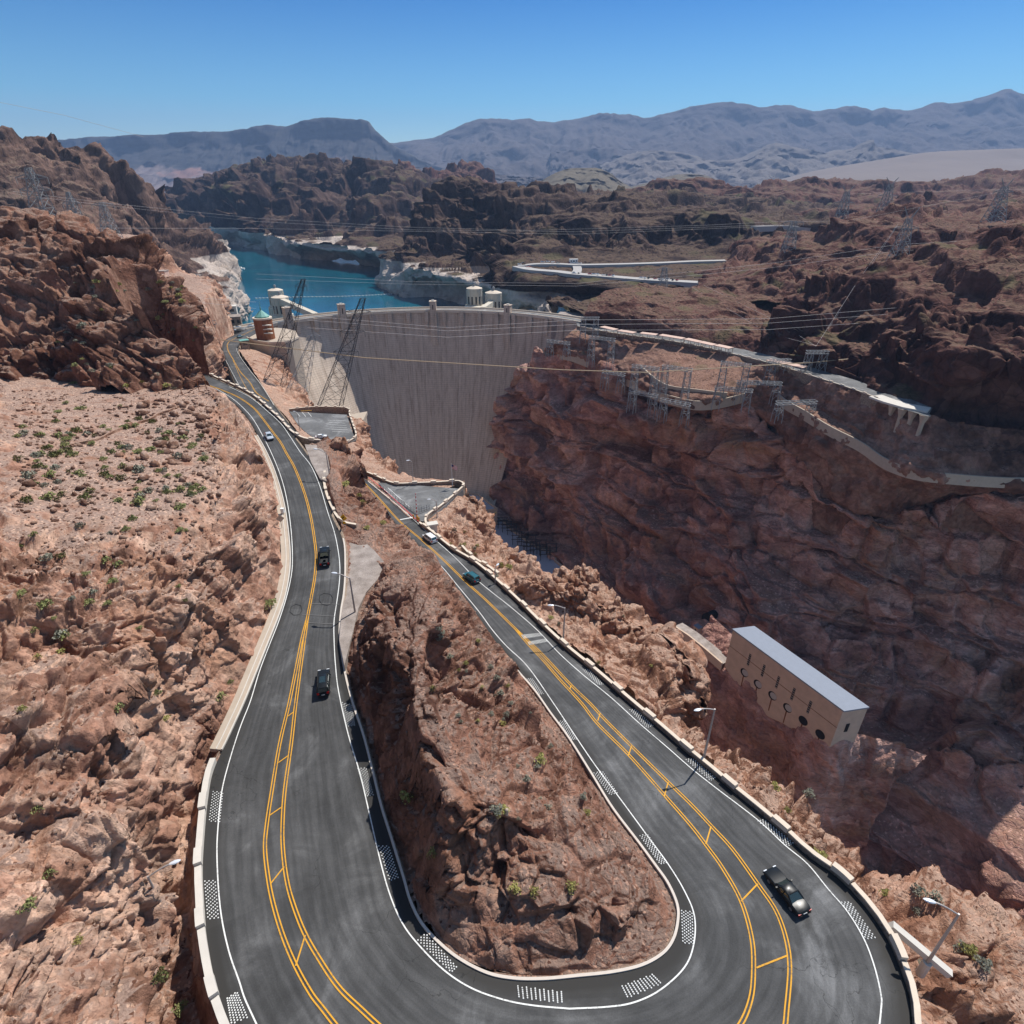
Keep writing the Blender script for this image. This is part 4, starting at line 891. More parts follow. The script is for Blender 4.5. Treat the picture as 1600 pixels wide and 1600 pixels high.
for q, s_ in DOTS:
    f = RL if s_ == 'L' else RR; A = [np.array(f(x, y, .02)) for x, y in q]
    la = np.linalg.norm(A[1] - A[0]) + np.linalg.norm(A[2] - A[3]); lb = np.linalg.norm(A[3] - A[0]) + np.linalg.norm(A[2] - A[1])
    na, nb = (6, 11) if la < lb else (11, 6)
    mb = MB()
    for i in range(na):
        for j in range(nb):
            u, v = i / (na - 1), (j + .5 * (i % 2)) / (nb - .5); p = A[0] * (1 - u) * (1 - v) + A[1] * u * (1 - v) + A[2] * u * v + A[3] * (1 - u) * v
            mb.lathe([(.085, 0), (.085, .03), (.05, .06)], p, 6)
    o_ = mb.build('marker_dots', M['white'], road)
for q in ([(815,992),(843,989),(846,994),(819,998)], [(825,1003),(852,998),(855,1003),(828,1008)]):
    A = [np.array(RR(x, y, .045)) for x, y in q]; mb = MB()
    for i in range(14):
        a = A[0] + (A[1] - A[0]) * i / 13; b = A[3] + (A[2] - A[3]) * i / 13; mb.bar(a, b, .09)
    mb.build('rumble_bars', M['white'], road)
# kerb round the island side of the hairpin and along the left edge
def kerb(pts, off, name='kerb', w=.28, h=.16, mat='kerb'):
    mb = MB(); mb.sweep(pts, [(off - w / 2, -.3), (off + w / 2, -.3), (off + w / 2, h), (off - w / 2, h)]); o_ = mb.build(name, M[mat], road); return o_
inn3 = [road_point(INN[i][0], INN[i][1], i) for i in range(NR)]; out3 = [road_point(OUT[i][0], OUT[i][1], i) for i in range(NR)]
kerb(inn3[10 * 8:44 * 8], -.18); kerb(out3[5 * 8:17 * 8 + 4], .16, w=.2, mat='concrete_white'); kerb(out3[5 * 8:17 * 8 + 4], .95, w=.14, mat='concrete_white')
mb = MB(); mb.sweep(out3[5 * 8:17 * 8 + 4], [(.2, -.6), (1.9, -.6), (1.9, .12), (.2, .02)]); mb.build('gutter', M['concrete'], road)

# ------------------------------------------------------------------ parapet walls
def parapet(name, label, pts, off=.32, h=.75, w=.42, seg=5.6, capm='capstone', wallm='masonry', foot=3.0, group=None, rise=.42):
    root = empty(name, tuple(pts[0])); tag(root, label, 'wall', group)
    P_ = [np.array(p, float) - np.array(pts[0], float) for p in pts]
    mb = MB(); mb.sweep(P_, [(off - w / 2, -foot), (off + w / 2, -foot), (off + w / 2, h), (off - w / 2, h)]); mb.build('wall', M[wallm], root)
    s = np.concatenate([[0], np.cumsum([np.linalg.norm(P_[i + 1] - P_[i]) for i in range(len(P_) - 1)])]); tot = s[-1]
    A = np.array(P_); at = lambda t: [float(np.interp(t, s, A[:, k])) for k in range(3)]
    mb = MB(); t = 0; k = 0
    while t < tot - .5:
        l = seg if k % 2 == 0 else seg * .42; e = min(t + l, tot); up = h + (0 if k % 2 == 0 else rise); ex = .07 if k % 2 == 0 else .13
        q = [at(x) for x in np.linspace(t + .07, e - .07, 4)]
        mb.sweep(q, [(off - w / 2 - ex, up - .02 if k % 2 == 0 else h - .25), (off + w / 2 + ex, up - .02 if k % 2 == 0 else h - .25), (off + w / 2 + ex, up + .16), (off - w / 2 - ex, up + .16)])
        t = e; k += 1
    mb.build('coping', M[capm], root); return root
parapet('parapet_wall', 'white concrete parapet along the outer edge of the left arm of the hairpin road', out3[17 * 8 + 6:28 * 8], capm='concrete_white', wallm='concrete_white', w=.6, seg=5.2, h=.8)
parapet('parapet_wall', 'long tan stone parapet running along the canyon side of the right arm of the hairpin', out3[28 * 8:53 * 8])
def Lw(pts, n=5): return [P(a, b, -c) for a, b, c in dense(pts, n)]
parapet('parapet_wall', 'stone parapet curving above the lower road where the upper road turns left', Lw([(300,574,60),(324,586,60.4),(345,596,60.8),(375,609,61),(399,623,61.3),(419,641,61.6),(438,659,62),(453,676,62.3),(470,687,62.6),(486,691,62.8),(500,692,62.8)]), off=-.3, seg=4.2)
parapet('parapet_wall', 'short curved stone parapet beside the yellow diamond sign', Lw([(507,741,63.6),(506,757,64),(510,777,64.4),(517,795,64.8),(526,812,65),(538,822,65.2),(557,826,65.6)]), off=-.2, seg=3.6, h=.9)
parapet('parapet_wall', 'stone parapet round the triangular grey plaza below the dam face', Lw([(573,741,86),(590,748,85.4),(605,755,84.8),(622,759,84.6),(650,758,84.6),(680,757,84.6),(708,755,84.6),(717,755,84.6),(724,760,84.6),(716,769,84.6),(700,783,84.6),(685,795,84.4),(670,805,84),(664,814,83.5),(667,826,83),(677,838,82.6)]), off=-.2, seg=4.2, foot=7)
parapet('parapet_wall', 'low stone wall at the canyon corner of the small parking lot', Lw([(546,650,89.6),(552,668,89.6),(556,682,89.6),(548,690,89.6),(530,698,89.6)]), off=-.2, seg=3)
parapet('parapet_wall', 'low wall on the dam side of the small parking lot', Lw([(452,642,89.6),(480,639,89.6),(505,638,89.6),(542,640,89.6),(546,650,89.6)]), off=-.2, seg=3)
parapet('parapet_wall', 'narrow tan wall running beside the parapet near the teal car', Lw([(722,856,82.5),(735,870,82.5),(748,880,82.5),(763,888,82.5),(780,902,82)]), off=0, seg=4, h=.7)
mb = MB(); a, b = P(1392,1445,-70.4), P(1484,1522,-73.5); mb.bar(a, b, .75); o_ = mb.build('concrete_barrier', M['concrete_white']); tag(o_, 'white concrete beam lying on the slope beyond the bottom right parapet', 'barrier')
_c = {}
def nearest(key):
    Q, Nn_ = HEIGHTS[key]; q = Q.reshape(-1, 3); rel = q - np.array((0, 0, H)); dep_ = rel[:, 1] * CT - rel[:, 2] * ST; up = rel[:, 1] * ST + rel[:, 2] * CT
    return 800 + F * rel[:, 0] / dep_, 800 - F * up / dep_, q
def at_px(key, px, py, tol=6):
    if key not in _c: _c[key] = nearest(key)
    X, Y, q = _c[key]; d = (X - px) ** 2 + (Y - py) ** 2; m = d < tol * tol
    if not m.any(): i = int(np.argmin(d)); return q[i] if d[i] < 400 else None
    idx = np.where(m)[0]; return q[idx[np.argmin(np.sum((q[idx] - np.array((0, 0, H))) ** 2, 1))]]
def tall_wall(label, pts, h, foot, w=.8, mat='concrete'):
    q = []
    for x_, y_ in dense([p_[:2] for p_ in pts], 3):
        a = at_px('bench', x_, y_ + 3, 5)
        if a is not None and (not q or abs(a[2] - q[-1][2]) < 6): q.append(a)
    q = np.array(q); z = q.copy()
    for _ in range(4): z[1:-1] = (z[:-2] + z[1:-1] * 2 + z[2:]) / 4
    q = list(z); mb = MB(); mb.sweep([p - q[0] for p in q], [(-w / 2, -foot), (w / 2, -foot), (w / 2, h), (-w / 2, h)]); o_ = mb.build('retaining_wall', M[mat], loc=tuple(q[0])); return tag(o_, label, 'wall')
tall_wall('long tan wall winding along the rim of the right canyon cliff below the steel gantries', [(836,548,103),(838,556,104),(858,556,104),(878,553,104),(900,562,106),(930,573,107.5),(957,584,108.5),(985,601,110),(1015,614,111),(1042,625,112),(1075,632,112.5),(1110,633,112),(1135,630,110.5),(1165,622,108)], 2.6, 3)
tall_wall('tan wall curving down and out of frame along the right canyon rim', [(1211,620,106),(1235,634,107.5),(1259,650,109),(1298,676,112),(1343,696,114.5),(1372,718,115.5),(1403,734,116.5),(1442,746,117),(1495,750,117.5),(1571,750,118),(1700,752,119)], 2.6, 2.5)
tall_wall('short tan wall among the gantries on the right bench', [(998,568,103),(1010,578,104),(1025,592,105),(1045,600,106),(1075,604,106.5),(1110,608,106.5),(1135,612,106.5)], 1.8, 4)
# ------------------------------------------------------------------ bench road on the right bank
BO = [(903,511),(960,522),(1040,533),(1100,544),(1180,563),(1240,580),(1300,599),(1350,616),(1400,635),(1450,651)]
BI = [(900,503),(960,513),(1040,524),(1100,533),(1180,550),(1240,565),(1300,583),(1350,598),(1400,615),(1457,637)]
bo, bi = dense(BO, 6), dense(BI, 6)
V = [P(q[0], q[1], -92) for a_, b_ in zip(bo, bi) for q in (a_, a_ * .5 + b_ * .5, b_)]
tag(mesh_np('road', V, grid_faces(len(bo), 3), M['asphalt_grey']), kind='structure')
parapet('parapet_wall', 'parapet along the outer edge of the far bench road right of the dam', [P(x, y, -92) for x, y in bo[:46]], off=.3, seg=5, foot=6)
M['canopy'] = flat('pinkish_canopy_roof', (.60, .42, .34), .8, var=.1)
CAN = [((938,511),(960,516),'first canopy roof over the bench road beside the right end of the dam'),((965,517),(990,521),'second canopy roof from the dam over the bench road'),((1000,521),(1025,524),'third canopy roof from the dam over the bench road'),((1030,524),(1066,530),'longest pinkish canopy roof in the row over the bench road'),((1069,530),(1091,535),'fifth canopy roof from the dam over the bench road'),((1092,535),(1114,540),'sixth canopy roof from the dam over the bench road'),((1117,540),(1140,545),'seventh canopy roof from the dam over the bench road'),((1198,563),(1256,575),'separate wide canopy roof further right along the bench road')]
for (x0, y0), (x1, y1), lb in CAN:
    a, b = P(x0, y0, -88.2), P(x1, y1, -88.2); c = (a + b) / 2; d = b - a; ln = math.hypot(d[0], d[1]); rz = math.atan2(d[1], d[0])
    r = empty('shade_canopy', (c[0], c[1], H - 92), rz); tag(r, lb, 'canopy', 'canopies along the bench road')
    mb = MB(); mb.box((0, 1.8, 3.9), (ln, 5.5, .35)); mb.build('roof', M['canopy'], r)
    for k in range(max(2, int(ln / 6)) + 1):
        x = -ln / 2 + .4 + (ln - .8) * k / max(2, int(ln / 6)); mb = MB()
        for y in (-.6, 4.2): mb.box((x, y, 1.85), (.25, .25, 3.7))
        mb.box((x, 1.8, 3.6), (.2, 5, .2)); mb.build('support', M['concrete'], r)
# stub of trestle at the end of the bench road
r = empty('trestle', tuple(P(1400, 627, -92))); tag(r, 'concrete trestle on tall flared piers at the end of the bench road', 'bridge'); c0 = P(1400, 627, -92)
dk = [P(x, y, -91.2) - c0 for x, y in ((1368,618),(1390,626),(1415,633),(1452,640))]; mb = MB(); mb.sweep(dk, [(-4, -.9), (4, -.9), (4, 0), (-4, 0)]); mb.build('deck', M['concrete_white'], r)
for i, (x, y0, y1) in enumerate(((1380,626,646),(1396,632,658),(1411,638,668),(1427,642,682),(1445,648,668))):
    a = P(x, y0, -92.2) - c0; hgt = (y1 - y0) / 2.9; 
    for s_ in ((0,) if i < 4 else (0,)):
        mb = MB(); mb.lathe([(1.0, -hgt - 6), (1.1, -4), (2.2, -.6), (2.6, 0)], a, 6); mb.build('pier', M['concrete'], r)
# far road and car park loops on the terrace
def road_px(pts, w, mat='asphalt_grey', name='road', up=.4):
    q = [at_px('head', x, y, 4) for x, y, d in pts]; q = [P(*p_[:2], -p_[2]) if a is None else a for a, p_ in zip(q, pts)]; q = np.array(q); z = q[:, 2].copy(); q[1:-1, 2] = (z[:-2] + z[1:-1] * 2 + z[2:]) / 4; q[:, 2] += 1.2; q = list(dense(q, 5)); mb = MB(); mb.sweep(q, [(-w / 2, -6), (w / 2, -6), (w / 2, up), (-w / 2, up)]); return tag(mb.build(name, M[mat]), kind='structure')
M['pale_road'] = flat('sun_bleached_road', (.42, .40, .38), .9, var=.1)
road_px([(808,414,74),(835,410,73.5),(870,410,73.5),(905,413,73.5),(960,411,73),(1020,409,72.5),(1080,407,72),(1130,405,71),(1185,403,70)], 11, 'pale_road')
road_px([(808,414,74),(830,419,75),(870,423,77),(900,426,78),(950,430,79),(1000,434,80.5),(1050,438,81.5),(1100,440,81)], 14, 'pale_road')
road_px([(900,426,78),(903,420,76),(900,412,73.5)], 9, 'pale_road')
road_px([(1180,353,58),(1230,354,58),(1265,356,59),(1300,361,60)], 8, 'pale_road')
road_px([(905,508,92),(890,504,92),(875,499,92)], 12, 'asphalt_grey')
mb = MB(); q = [P(x, y, -92.6) for x, y in ((862,499),(875,487),(918,489),(921,502))]; mb.add([tuple(p) for p in q] + [tuple(p - np.array((0, 0, 25))) for p in q], [(0, 1, 2, 3), (0, 1, 5, 4), (1, 2, 6, 5), (2, 3, 7, 6), (3, 0, 4, 7)]); tag(mb.build('terrace', M['gravel']), kind='structure')

# ------------------------------------------------------------------ the dam
DC = np.array((-61., 364.)); DR0 = 155.0; CZ = H - 92
def off(dep, th=0.0):
    f = float(sm(-math.degrees(th), 22, 48)); return 0.0 if dep < 6 else 56 * ((dep - 6) / 142) ** 1.65 * (1 + f) + 12 * f * min(1, (dep - 6) / 40)
def dpt(th, dep, r_extra=0.0):
    r = DR0 - off(dep, th) + r_extra; return (DC[0] + r * math.sin(th), DC[1] + r * math.cos(th), CZ - dep)
dm = N('dam_concrete', .9, .15); zz = dm.sep(dm.pos)
ax = dm.math('SUBTRACT', zz[0], DC[0]); ay = dm.math('SUBTRACT', zz[1], DC[1]); ang = dm.math('MULTIPLY', dm.math('ARCTAN2', ax, ay), 57.2958)
cb = dm.n('ShaderNodeCombineXYZ'); dm.L(ang, cb.inputs[0]); dm.L(dm.math('MULTIPLY', zz[2], .045), cb.inputs[1])
st = dm.n('ShaderNodeTexNoise'); dm.L(cb.outputs[0], st.inputs['Vector']); st.inputs['Scale'].default_value = .9; st.inputs['Detail'].default_value = 6; st.inputs['Roughness'].default_value = .7
lifts = dm.math('FRACT', dm.math('DIVIDE', zz[2], 1.524)); ll = dm.maprange(dm.math('ABSOLUTE', dm.math('SUBTRACT', lifts, .5)), .38, .48, 1, .72)
cols_ = dm.math('FRACT', dm.math('DIVIDE', ang, 5.6)); cl = dm.maprange(dm.math('ABSOLUTE', dm.math('SUBTRACT', cols_, .5)), .475, .493, 1, .74)
base = dm.ramp(st.outputs['Fac'], [(.3, (.38, .295, .23)), (.5, (.58, .475, .385)), (.7, (.68, .575, .475))])
cb2 = dm.n('ShaderNodeCombineXYZ'); dm.L(dm.math('MULTIPLY', ang, 2.2), cb2.inputs[0]); dm.L(dm.math('MULTIPLY', zz[2], .012), cb2.inputs[1]); s2 = dm.noise(cb2.outputs[0], 1.0, 3, .6)
base = dm.mix(dm.math('MULTIPLY', dm.maprange(s2, .60, .74), .38), base, (.13, .10, .09))
base = dm.mix(1.0, base, dm.math('MULTIPLY', ll, cl), 'MULTIPLY'); base = dm.mix(1.0, base, dm.maprange(dm.noise(dm.pos, .6, 5, .7), .3, .7, .88, 1.1), 'MULTIPLY')
dm.color(base); dm.bump(dm.math('MULTIPLY', ll, cl), .5, .12); M['dam'] = dm.m
dam = empty('dam', (DC[0], DC[1], CZ)); tag(dam, 'huge curved concrete arch dam holding back the blue lake', 'dam')
def dam_part(name, pts_to_mesh, mat): return None
ths = np.linspace(R(-80), R(60), 141); deps = np.concatenate([np.linspace(1.1, 20, 8), np.linspace(24, 185, 60)])
G = np.array([[dpt(min(t, R(float(np.interp(d, [0, 18, 30, 50, 100, 185], [57, 43, 36, 31, 28, 27])))) if k_ < 140 else R(float(np.interp(d, [0, 18, 30, 50, 100, 185], [57.5, 43.5, 36.5, 31.5, 28.5, 27.5]))), d) for k_, t in enumerate(ths)] for d in deps]) - np.array((DC[0], DC[1], CZ))
mesh_np('downstream_face', G.reshape(-1, 3), grid_faces(len(deps), len(ths))[:, ::-1], M['dam'], dam, smooth=True)
def ring(name, r0, r1, z0, z1, mat, t0=-59, t1=53, n=90, parent=dam):
    t = np.linspace(R(t0), R(t1), n); v = [(r * math.sin(a), r * math.cos(a), z) for a in t for r, z in ((r0, z0), (r1, z0), (r1, z1), (r0, z1))]
    fs = [];
    for i in range(n - 1):
        for k in range(4): fs.append((i * 4 + k, i * 4 + (k + 1) % 4, (i + 1) * 4 + (k + 1) % 4, (i + 1) * 4 + k))
    fs += [(3, 2, 1, 0), tuple((n - 1) * 4 + k for k in range(4))]
    mb = MB(); mb.add(v, fs); return mb.build(name, M[mat], parent)
ring('crest', 154.4, 169.0, -1.4, -.1, 'concrete')
ring('roadway', 157.2, 166.0, -.09, -.04, 'asphalt_grey'); ring('parapet', 153.9, 154.7, -1.2, 1.1, 'capstone'); ring('parapet', 168.2, 169.0, -1.2, 1.1, 'capstone')
ring('upstream_face', 169.0, 169.8, -60, -.6, 'dam')
for k in range(-10, 9):
    a = R(k * 5.6 + 1.5); mb = MB(); r = DR0 - .6
    for d0, d1, w in ((0, 9, 1.7), (9, 14, 1.1)):
        c = (r * math.sin(a), r * math.cos(a), -(d0 + d1) / 2); mb.box(c, (w * 2, 2.6 - d0 * .12, d1 - d0), -a)
    mb.build('buttress', M['dam'], dam)
def crest_tower(px, top_py, lb):
    # where the pixel column meets the crest ring
    best = min(np.linspace(R(-59), R(52), 900), key=lambda t: abs((800 + F * dpt(t, 0)[0] / (dpt(t, 0)[1] * CT + 92 * ST)) - px))
    x, y, _ = dpt(best, 0, -.2); v = (top_py - 800) / F; dn = y * (ST + v * CT) / (CT - v * ST); top = H - dn - CZ
    r = empty('crest_tower', (x, y, CZ), -best); tag(r, lb, 'tower', 'square towers on the dam crest')
    mb = MB(); mb.box((0, 0, top / 2 - 16), (5.2, 5.2, top + 32)); mb.box((0, 0, top + .25), (5.8, 5.8, .5)); mb.build('shaft', M['dam'], r)
    mb = MB(); mb.box((0, -2.65, top * .45), (.7, .14, top * .5)); mb.build('window', M['black'], r)
    mb = MB(); mb.box((0, 0, top + .8), (2.2, 2.2, .7)); mb.build('roof_hatch', M['concrete_white'], r)
crest_tower(451, 481, 'leftmost square tower on the dam crest, next to the brick tower')
crest_tower(535, 476, 'square crest tower right behind the leaning dark pylon')
crest_tower(677, 471, 'square tower at the middle of the dam crest')
crest_tower(794, 477, 'rightmost square crest tower, in front of the right intake towers')
# intake towers in the lake
M['ribbed'] = flat('pale_tower_concrete', (.60, .54, .44), .9, var=.1, scale=.3)
def intake(px, top_py, Y, wpx, lb, base=None):
    v = (top_py - 800) / F; d = Y / (CT - v * ST); x = (px - 800) / F * d; zt = H - d * (ST + v * CT); rad = wpx / F * d / 2
    r = empty('intake_tower', (x, Y, LAKE_Z)); tag(r, lb, 'tower', 'intake towers behind the dam'); h = zt - LAKE_Z
    mb = MB(); mb.lathe([(rad * 1.25, -40), (rad * 1.25, h - 17), (rad * 1.28, h - 17), (rad * 1.28, h - 15.5), (rad, h - 15.5), (rad, h - 1.2), (rad * 1.04, h - 1.2), (rad * 1.04, h)], n=32); mb.build('drum', M['ribbed'], r)
    mb = MB()
    for k in range(12):
        a = R(30 * k); mb.box((rad * math.cos(a), rad * math.sin(a), h - 8.6), (.9, .9, 13), a); mb.box((rad * 1.26 * math.cos(a), rad * 1.26 * math.sin(a), h - 50), (1.4, 1.8, 66), a)
    mb.build('fins', M['ribbed'], r)
    for k in range(6, 12):
        a = R(30 * k + 15); mb = MB(); mb.box((rad * math.cos(a), rad * math.sin(a), h - 10.5), (.3, 1.4, 7), a); mb.build('window', M['glass_dark'], r)
    mb = MB(); mb.lathe([(rad * 1.03, h), (rad * .5, h + 1.3), (.4, h + 1.8)], n=32); mb.build('roof', M['capstone'], r)
    mb = MB(); mb.lathe([(.9, h + 1.6), (.9, h + 3), (1.3, h + 3.6), (1.0, h + 4.8), (.1, h + 5.2)], n=10); mb.build('finial', M['steel'], r)
    return x, Y, h
intake(430, 453, 628, 22, 'rear intake tower of the left pair, farther out in the lake'); n2 = intake(437, 464, 578, 25, 'front intake tower of the left pair behind the brick tower')
a1 = intake(741, 450, 596, 24, 'left intake tower of the right pair, above a colonnaded block'); a2 = intake(771, 457, 566, 25, 'right intake tower of the right pair')
for (x, Y, h), lb in ((a1, 'pale colonnaded gatehouse below the left tower of the right pair'),):
    x2, y2 = (x, Y - 16) if x > -60 else (x - 3, Y - 15)
    r = empty('gatehouse', (x2, y2, LAKE_Z)); tag(r, lb, 'building'); mb = MB(); mb.box((0, 3, h / 2 - 19), (17, 9, h - 6)); mb.box((0, 0, h - 15.5), (18, 16, 1.2)); mb.build('wall', M['ribbed'], r)
    for k in range(6): mb = MB(); mb.box((-8.2 + 3.28 * k, -6.6, h - 21.5), (.8, .8, 11)); mb.build('column', M['ribbed'], r)
    for k in range(5): mb = MB(); mb.box((-6.6 + 3.28 * k, -1.6, h - 21), (1.7, .3, 7)); mb.build('window', M['black'], r)
for (x, Y, h), s_, lb in ((a2, 1, 'concrete footbridge from the dam crest to the right intake tower'), (n2, -1, 'concrete footbridge from the dam crest to the left intake towers')):
    dx, dy = DC[0] - x, DC[1] - Y; l = math.hypot(dx, dy); ux, uy = dx / l, dy / l; e = (DC[0] - ux * 169, DC[1] - uy * 169)
    mb = MB(); mb.bar((x, Y, CZ - .8), (e[0], e[1], CZ - .8), 4.5); tag(mb.build('footbridge', M['ribbed']), lb, 'bridge')
# floating boom
bp = [P(x, y, -135.6) for x, y in dense([(400,466),(470,464),(540,463),(600,460),(640,456)], 12)]; mb = MB()
for a, b in zip(bp[:-1], bp[1:]): mb.bar(a, b, .5); mb.box(a, (1.6, 1.6, .9))
tag(mb.build('log_boom', M['white']), 'thin white floating boom strung across the lake behind the dam', 'boom')
mb = MB(); mb.box((0, 0, .6), (26, 6, 1.6)); mb.box((4, 0, 2), (8, 4, 2.4)); o_ = mb.build('boat_dock', M['white'], loc=tuple(P(371, 420, -136))); tag(o_, 'small white floating dock off the left shore of the lake', 'dock')
# balcony on the lit side of the dam
c = P(566, 648, -100); 
for lb, q in (('small concrete platform projecting over the sunlit side of the dam', ((530,652),(574,644),(568,657),(532,662))),):
    a = [P(x, y, -98) for x, y in q]; cc = sum(a) / 4; mb = MB(); mb.prism([(p[0] - cc[0], p[1] - cc[1]) for p in a], -1.2, .4); mb.prism([((p[0] - cc[0]) * .9, (p[1] - cc[1]) * .9 + .5) for p in a], -16, -1.2); tag(mb.build('platform', M['concrete'], loc=tuple(cc)), lb, 'platform')
# ------------------------------------------------------------------ left abutment: terrace, brick tower, visitor buildings
q = [P(x, y, -90.6) for x, y in ((386,529),(398,534),(420,537),(446,536),(455,534),(467,528),(462,517),(445,513),(430,512),(408,517))]; cc = sum(q) / len(q)
r = empty('terrace', tuple(cc)); tag(r, 'curved concrete terrace on a high wall below the round brick tower', 'terrace'); mb = MB(); mb.prism([(p[0] - cc[0], p[1] - cc[1]) for p in q], -48, 0); mb.build('wall', M['concrete'], r)
mb = MB(); mb.sweep([p - cc for p in q[:6]], [(-.3, 0), (.3, 0), (.3, 1.2), (-.3, 1.2)]); mb.build('parapet', M['capstone'], r)
bk = N('brown_brick', .9, .1); bt = bk.n('ShaderNodeTexBrick'); bk.L(bk.pos, bt.inputs['Vector']); bt.inputs['Scale'].default_value = 1.4; bt.inputs['Color1'].default_value = (.30, .11, .05, 1); bt.inputs['Color2'].default_value = (.40, .17, .08, 1); bt.inputs['Mortar'].default_value = (.25, .16, .11, 1)
bk.color(bk.mix(bk.maprange(bk.noise(bk.scale(bk.pos, (1, 1, .3)), .9, 5), .3, .7), bt.outputs['Color'], (.20, .07, .03))); M['brick'] = bk.m
M['copper'] = flat('verdigris_copper', (.17, .38, .33), .5, var=.25, scale=1.2)
b0 = P(416, 529, -90.6); r = empty('brick_tower', tuple(b0)); tag(r, 'round brown brick tower with a green conical copper roof', 'tower')
mb = MB(); mb.lathe([(5.9, -6), (5.9, 13)], n=40); mb.build('wall', M['brick'], r); mb = MB(); mb.lathe([(6.2, 13), (6.2, 14), (5.0, 14)], n=40); mb.build('cornice', M['capstone'], r)
mb = MB(); mb.lathe([(4.7, 14), (4.7, 14.8), (.5, 18.4), (.35, 20.5)], n=10); mb.bar((0, 0, 20), (0, 0, 24), .2); mb.build('roof', M['copper'], r)
mb = MB()
for k in range(3): mb.box((4.2, -5.0, 9.8 - 2.6 * k), (5.4, 2.2, .5))
mb.build('stair_landing', M['concrete_white'], r)
def block(name, lb, px, py, drop, w, d, h, mat='concrete', rz=0, cat='building', roofm='concrete_white', win=0, roof_h=.5):
    r = empty(name, tuple(P(px, py, -drop)), rz); tag(r, lb, cat)
    mb = MB(); mb.box((0, 0, h / 2 - 1), (w, d, h + 2)); mb.build('wall', M[mat], r); mb = MB(); mb.box((0, 0, h + roof_h / 2), (w + .6, d + .6, roof_h)); mb.build('roof', M[roofm], r)
    if win:
        for k in range(win): mb = MB(); mb.box((-w / 2 + w * (k + .5) / win, -d / 2 - .04, h * .5), (w / win * .5, .2, h * .4)); mb.build('window', M['glass_dark'], r)
    return r
block('visitor_building', 'tan roofed building at the foot of the rock by the lake, behind the road bend', 366, 507, 92, 11, 11, 6, 'masonry', .35, roofm='gravel', win=3)
block('visitor_building', 'small white block standing above the tan roofed building by the lake', 364, 489, 86, 6.5, 7, 5, 'concrete_white', .3, win=1)
block('storage_building', 'windowless tan box building on a ledge of the left rock plateau', 254, 437, 57, 8, 7, 5.5, 'canopy', .1, roofm='gravel')
block('storage_building', 'little tan hut high on the left crag', 51, 391, 22, 4, 4, 4, 'concrete', .2)
block('toll_booth', 'dark roofed kiosk beside the road bend left of the terrace', 383, 541, 91, 5, 4, 3.6, 'masonry', .6, roofm='copper', win=1)
block('utility_cabinet', 'white utility cabinet on the slope right of the gate', 676, 826, 83.5, 2.4, 1.4, 1.3, 'concrete_white', .3, 'cabinet')
block('utility_cabinet', 'pale block on the rock edge above the lower road', 630, 872, 70.5, 1.2, 1.0, 1.0, 'concrete_white', .3, 'cabinet')
# steel frame of the old hoist
r = empty('steel_hoist_frame', tuple(P(312, 560, -98))); c0 = P(312, 560, -98); tag(r, 'white steel hoist frame with truss beam standing left of the road bend', 'hoist')
Yh = c0[1]; f2 = lambda x, y, dy=0: np.array(P(x, y, Yh + dy)) - c0
mb = MB()
for dy in (0, 5):
    mb.bar(f2(296, 503, dy), f2(337, 501, dy), .35); mb.bar(f2(296, 508, dy), f2(337, 507, dy), .35)
    for k in range(9): mb.bar(f2(296 + 41 * k / 8, 503, dy), f2(296 + 41 * (k + .5) / 8, 508, dy), .2)
    for x in (298, 317, 336): mb.bar(f2(x, 505, dy), f2(x, 560, dy), .35)
    mb.bar(f2(298, 545, dy), f2(336, 540, dy), .3)
mb.build('frame', M['steel'], r); mb = MB(); c = f2(290, 503, 2); mb.box(c, (5.5, 6, 2.6)); mb.build('cabin', M['white'], r)
# ------------------------------------------------------------------ outlet building on the canyon wall
ZR = -170
A, B, C = P(1145, 985, ZR), P(1317, 1112, ZR), P(1356, 1106, ZR); D = A + (C - B)
ob = empty('valve_house', tuple(A)); tag(ob, 'long tan concrete valve house with six round openings clinging to the canyon wall', 'building')
ux = (B - A); ux[2] = 0; Ln = np.linalg.norm(ux); ux /= Ln; nx = np.array((ux[1], -ux[0], 0)); nx = nx * np.sign(np.dot(nx, -A))
def on_face(px, py, O, n):
    v = (py - 800) / F; ray = np.array(((px - 800) / F, CT - v * ST, -(ST + v * CT))); c_ = np.array((0, 0, H)); t = np.dot(O - c_, n) / np.dot(ray, n); return c_ + ray * t
bot = [on_face(x, y, A, nx) for x, y in ((1126,1037),(1143,1060),(1163,1077),(1174,1098),(1189,1110),(1200,1111),(1222,1126),(1250,1150),(1290,1182))]
bot = [np.array((*(A[:2] + ux[:2] * (Ln * i / 8)), b[2])) for i, b in enumerate(bot)]
dep = (C - B); dep[2] = 0
V = [A, B] + bot[::-1]; V = [np.array(v) - A for v in V]; n = len(V); W = V + [v + dep for v in V]
M['valve'] = flat('board_marked_tan_concrete', (.58, .44, .335), .9, var=.22, scale=.35)
M['slate'] = flat('smooth_grey_roof', (.25, .28, .34), .75, var=.08, scale=.5)
mb = MB(); mb.add(W, [tuple(range(n)), tuple(range(n, 2 * n))[::-1]] + [(k, (k + 1) % n, n + (k + 1) % n, n + k) for k in range(n)]); mb.build('wall', M['valve'], ob)
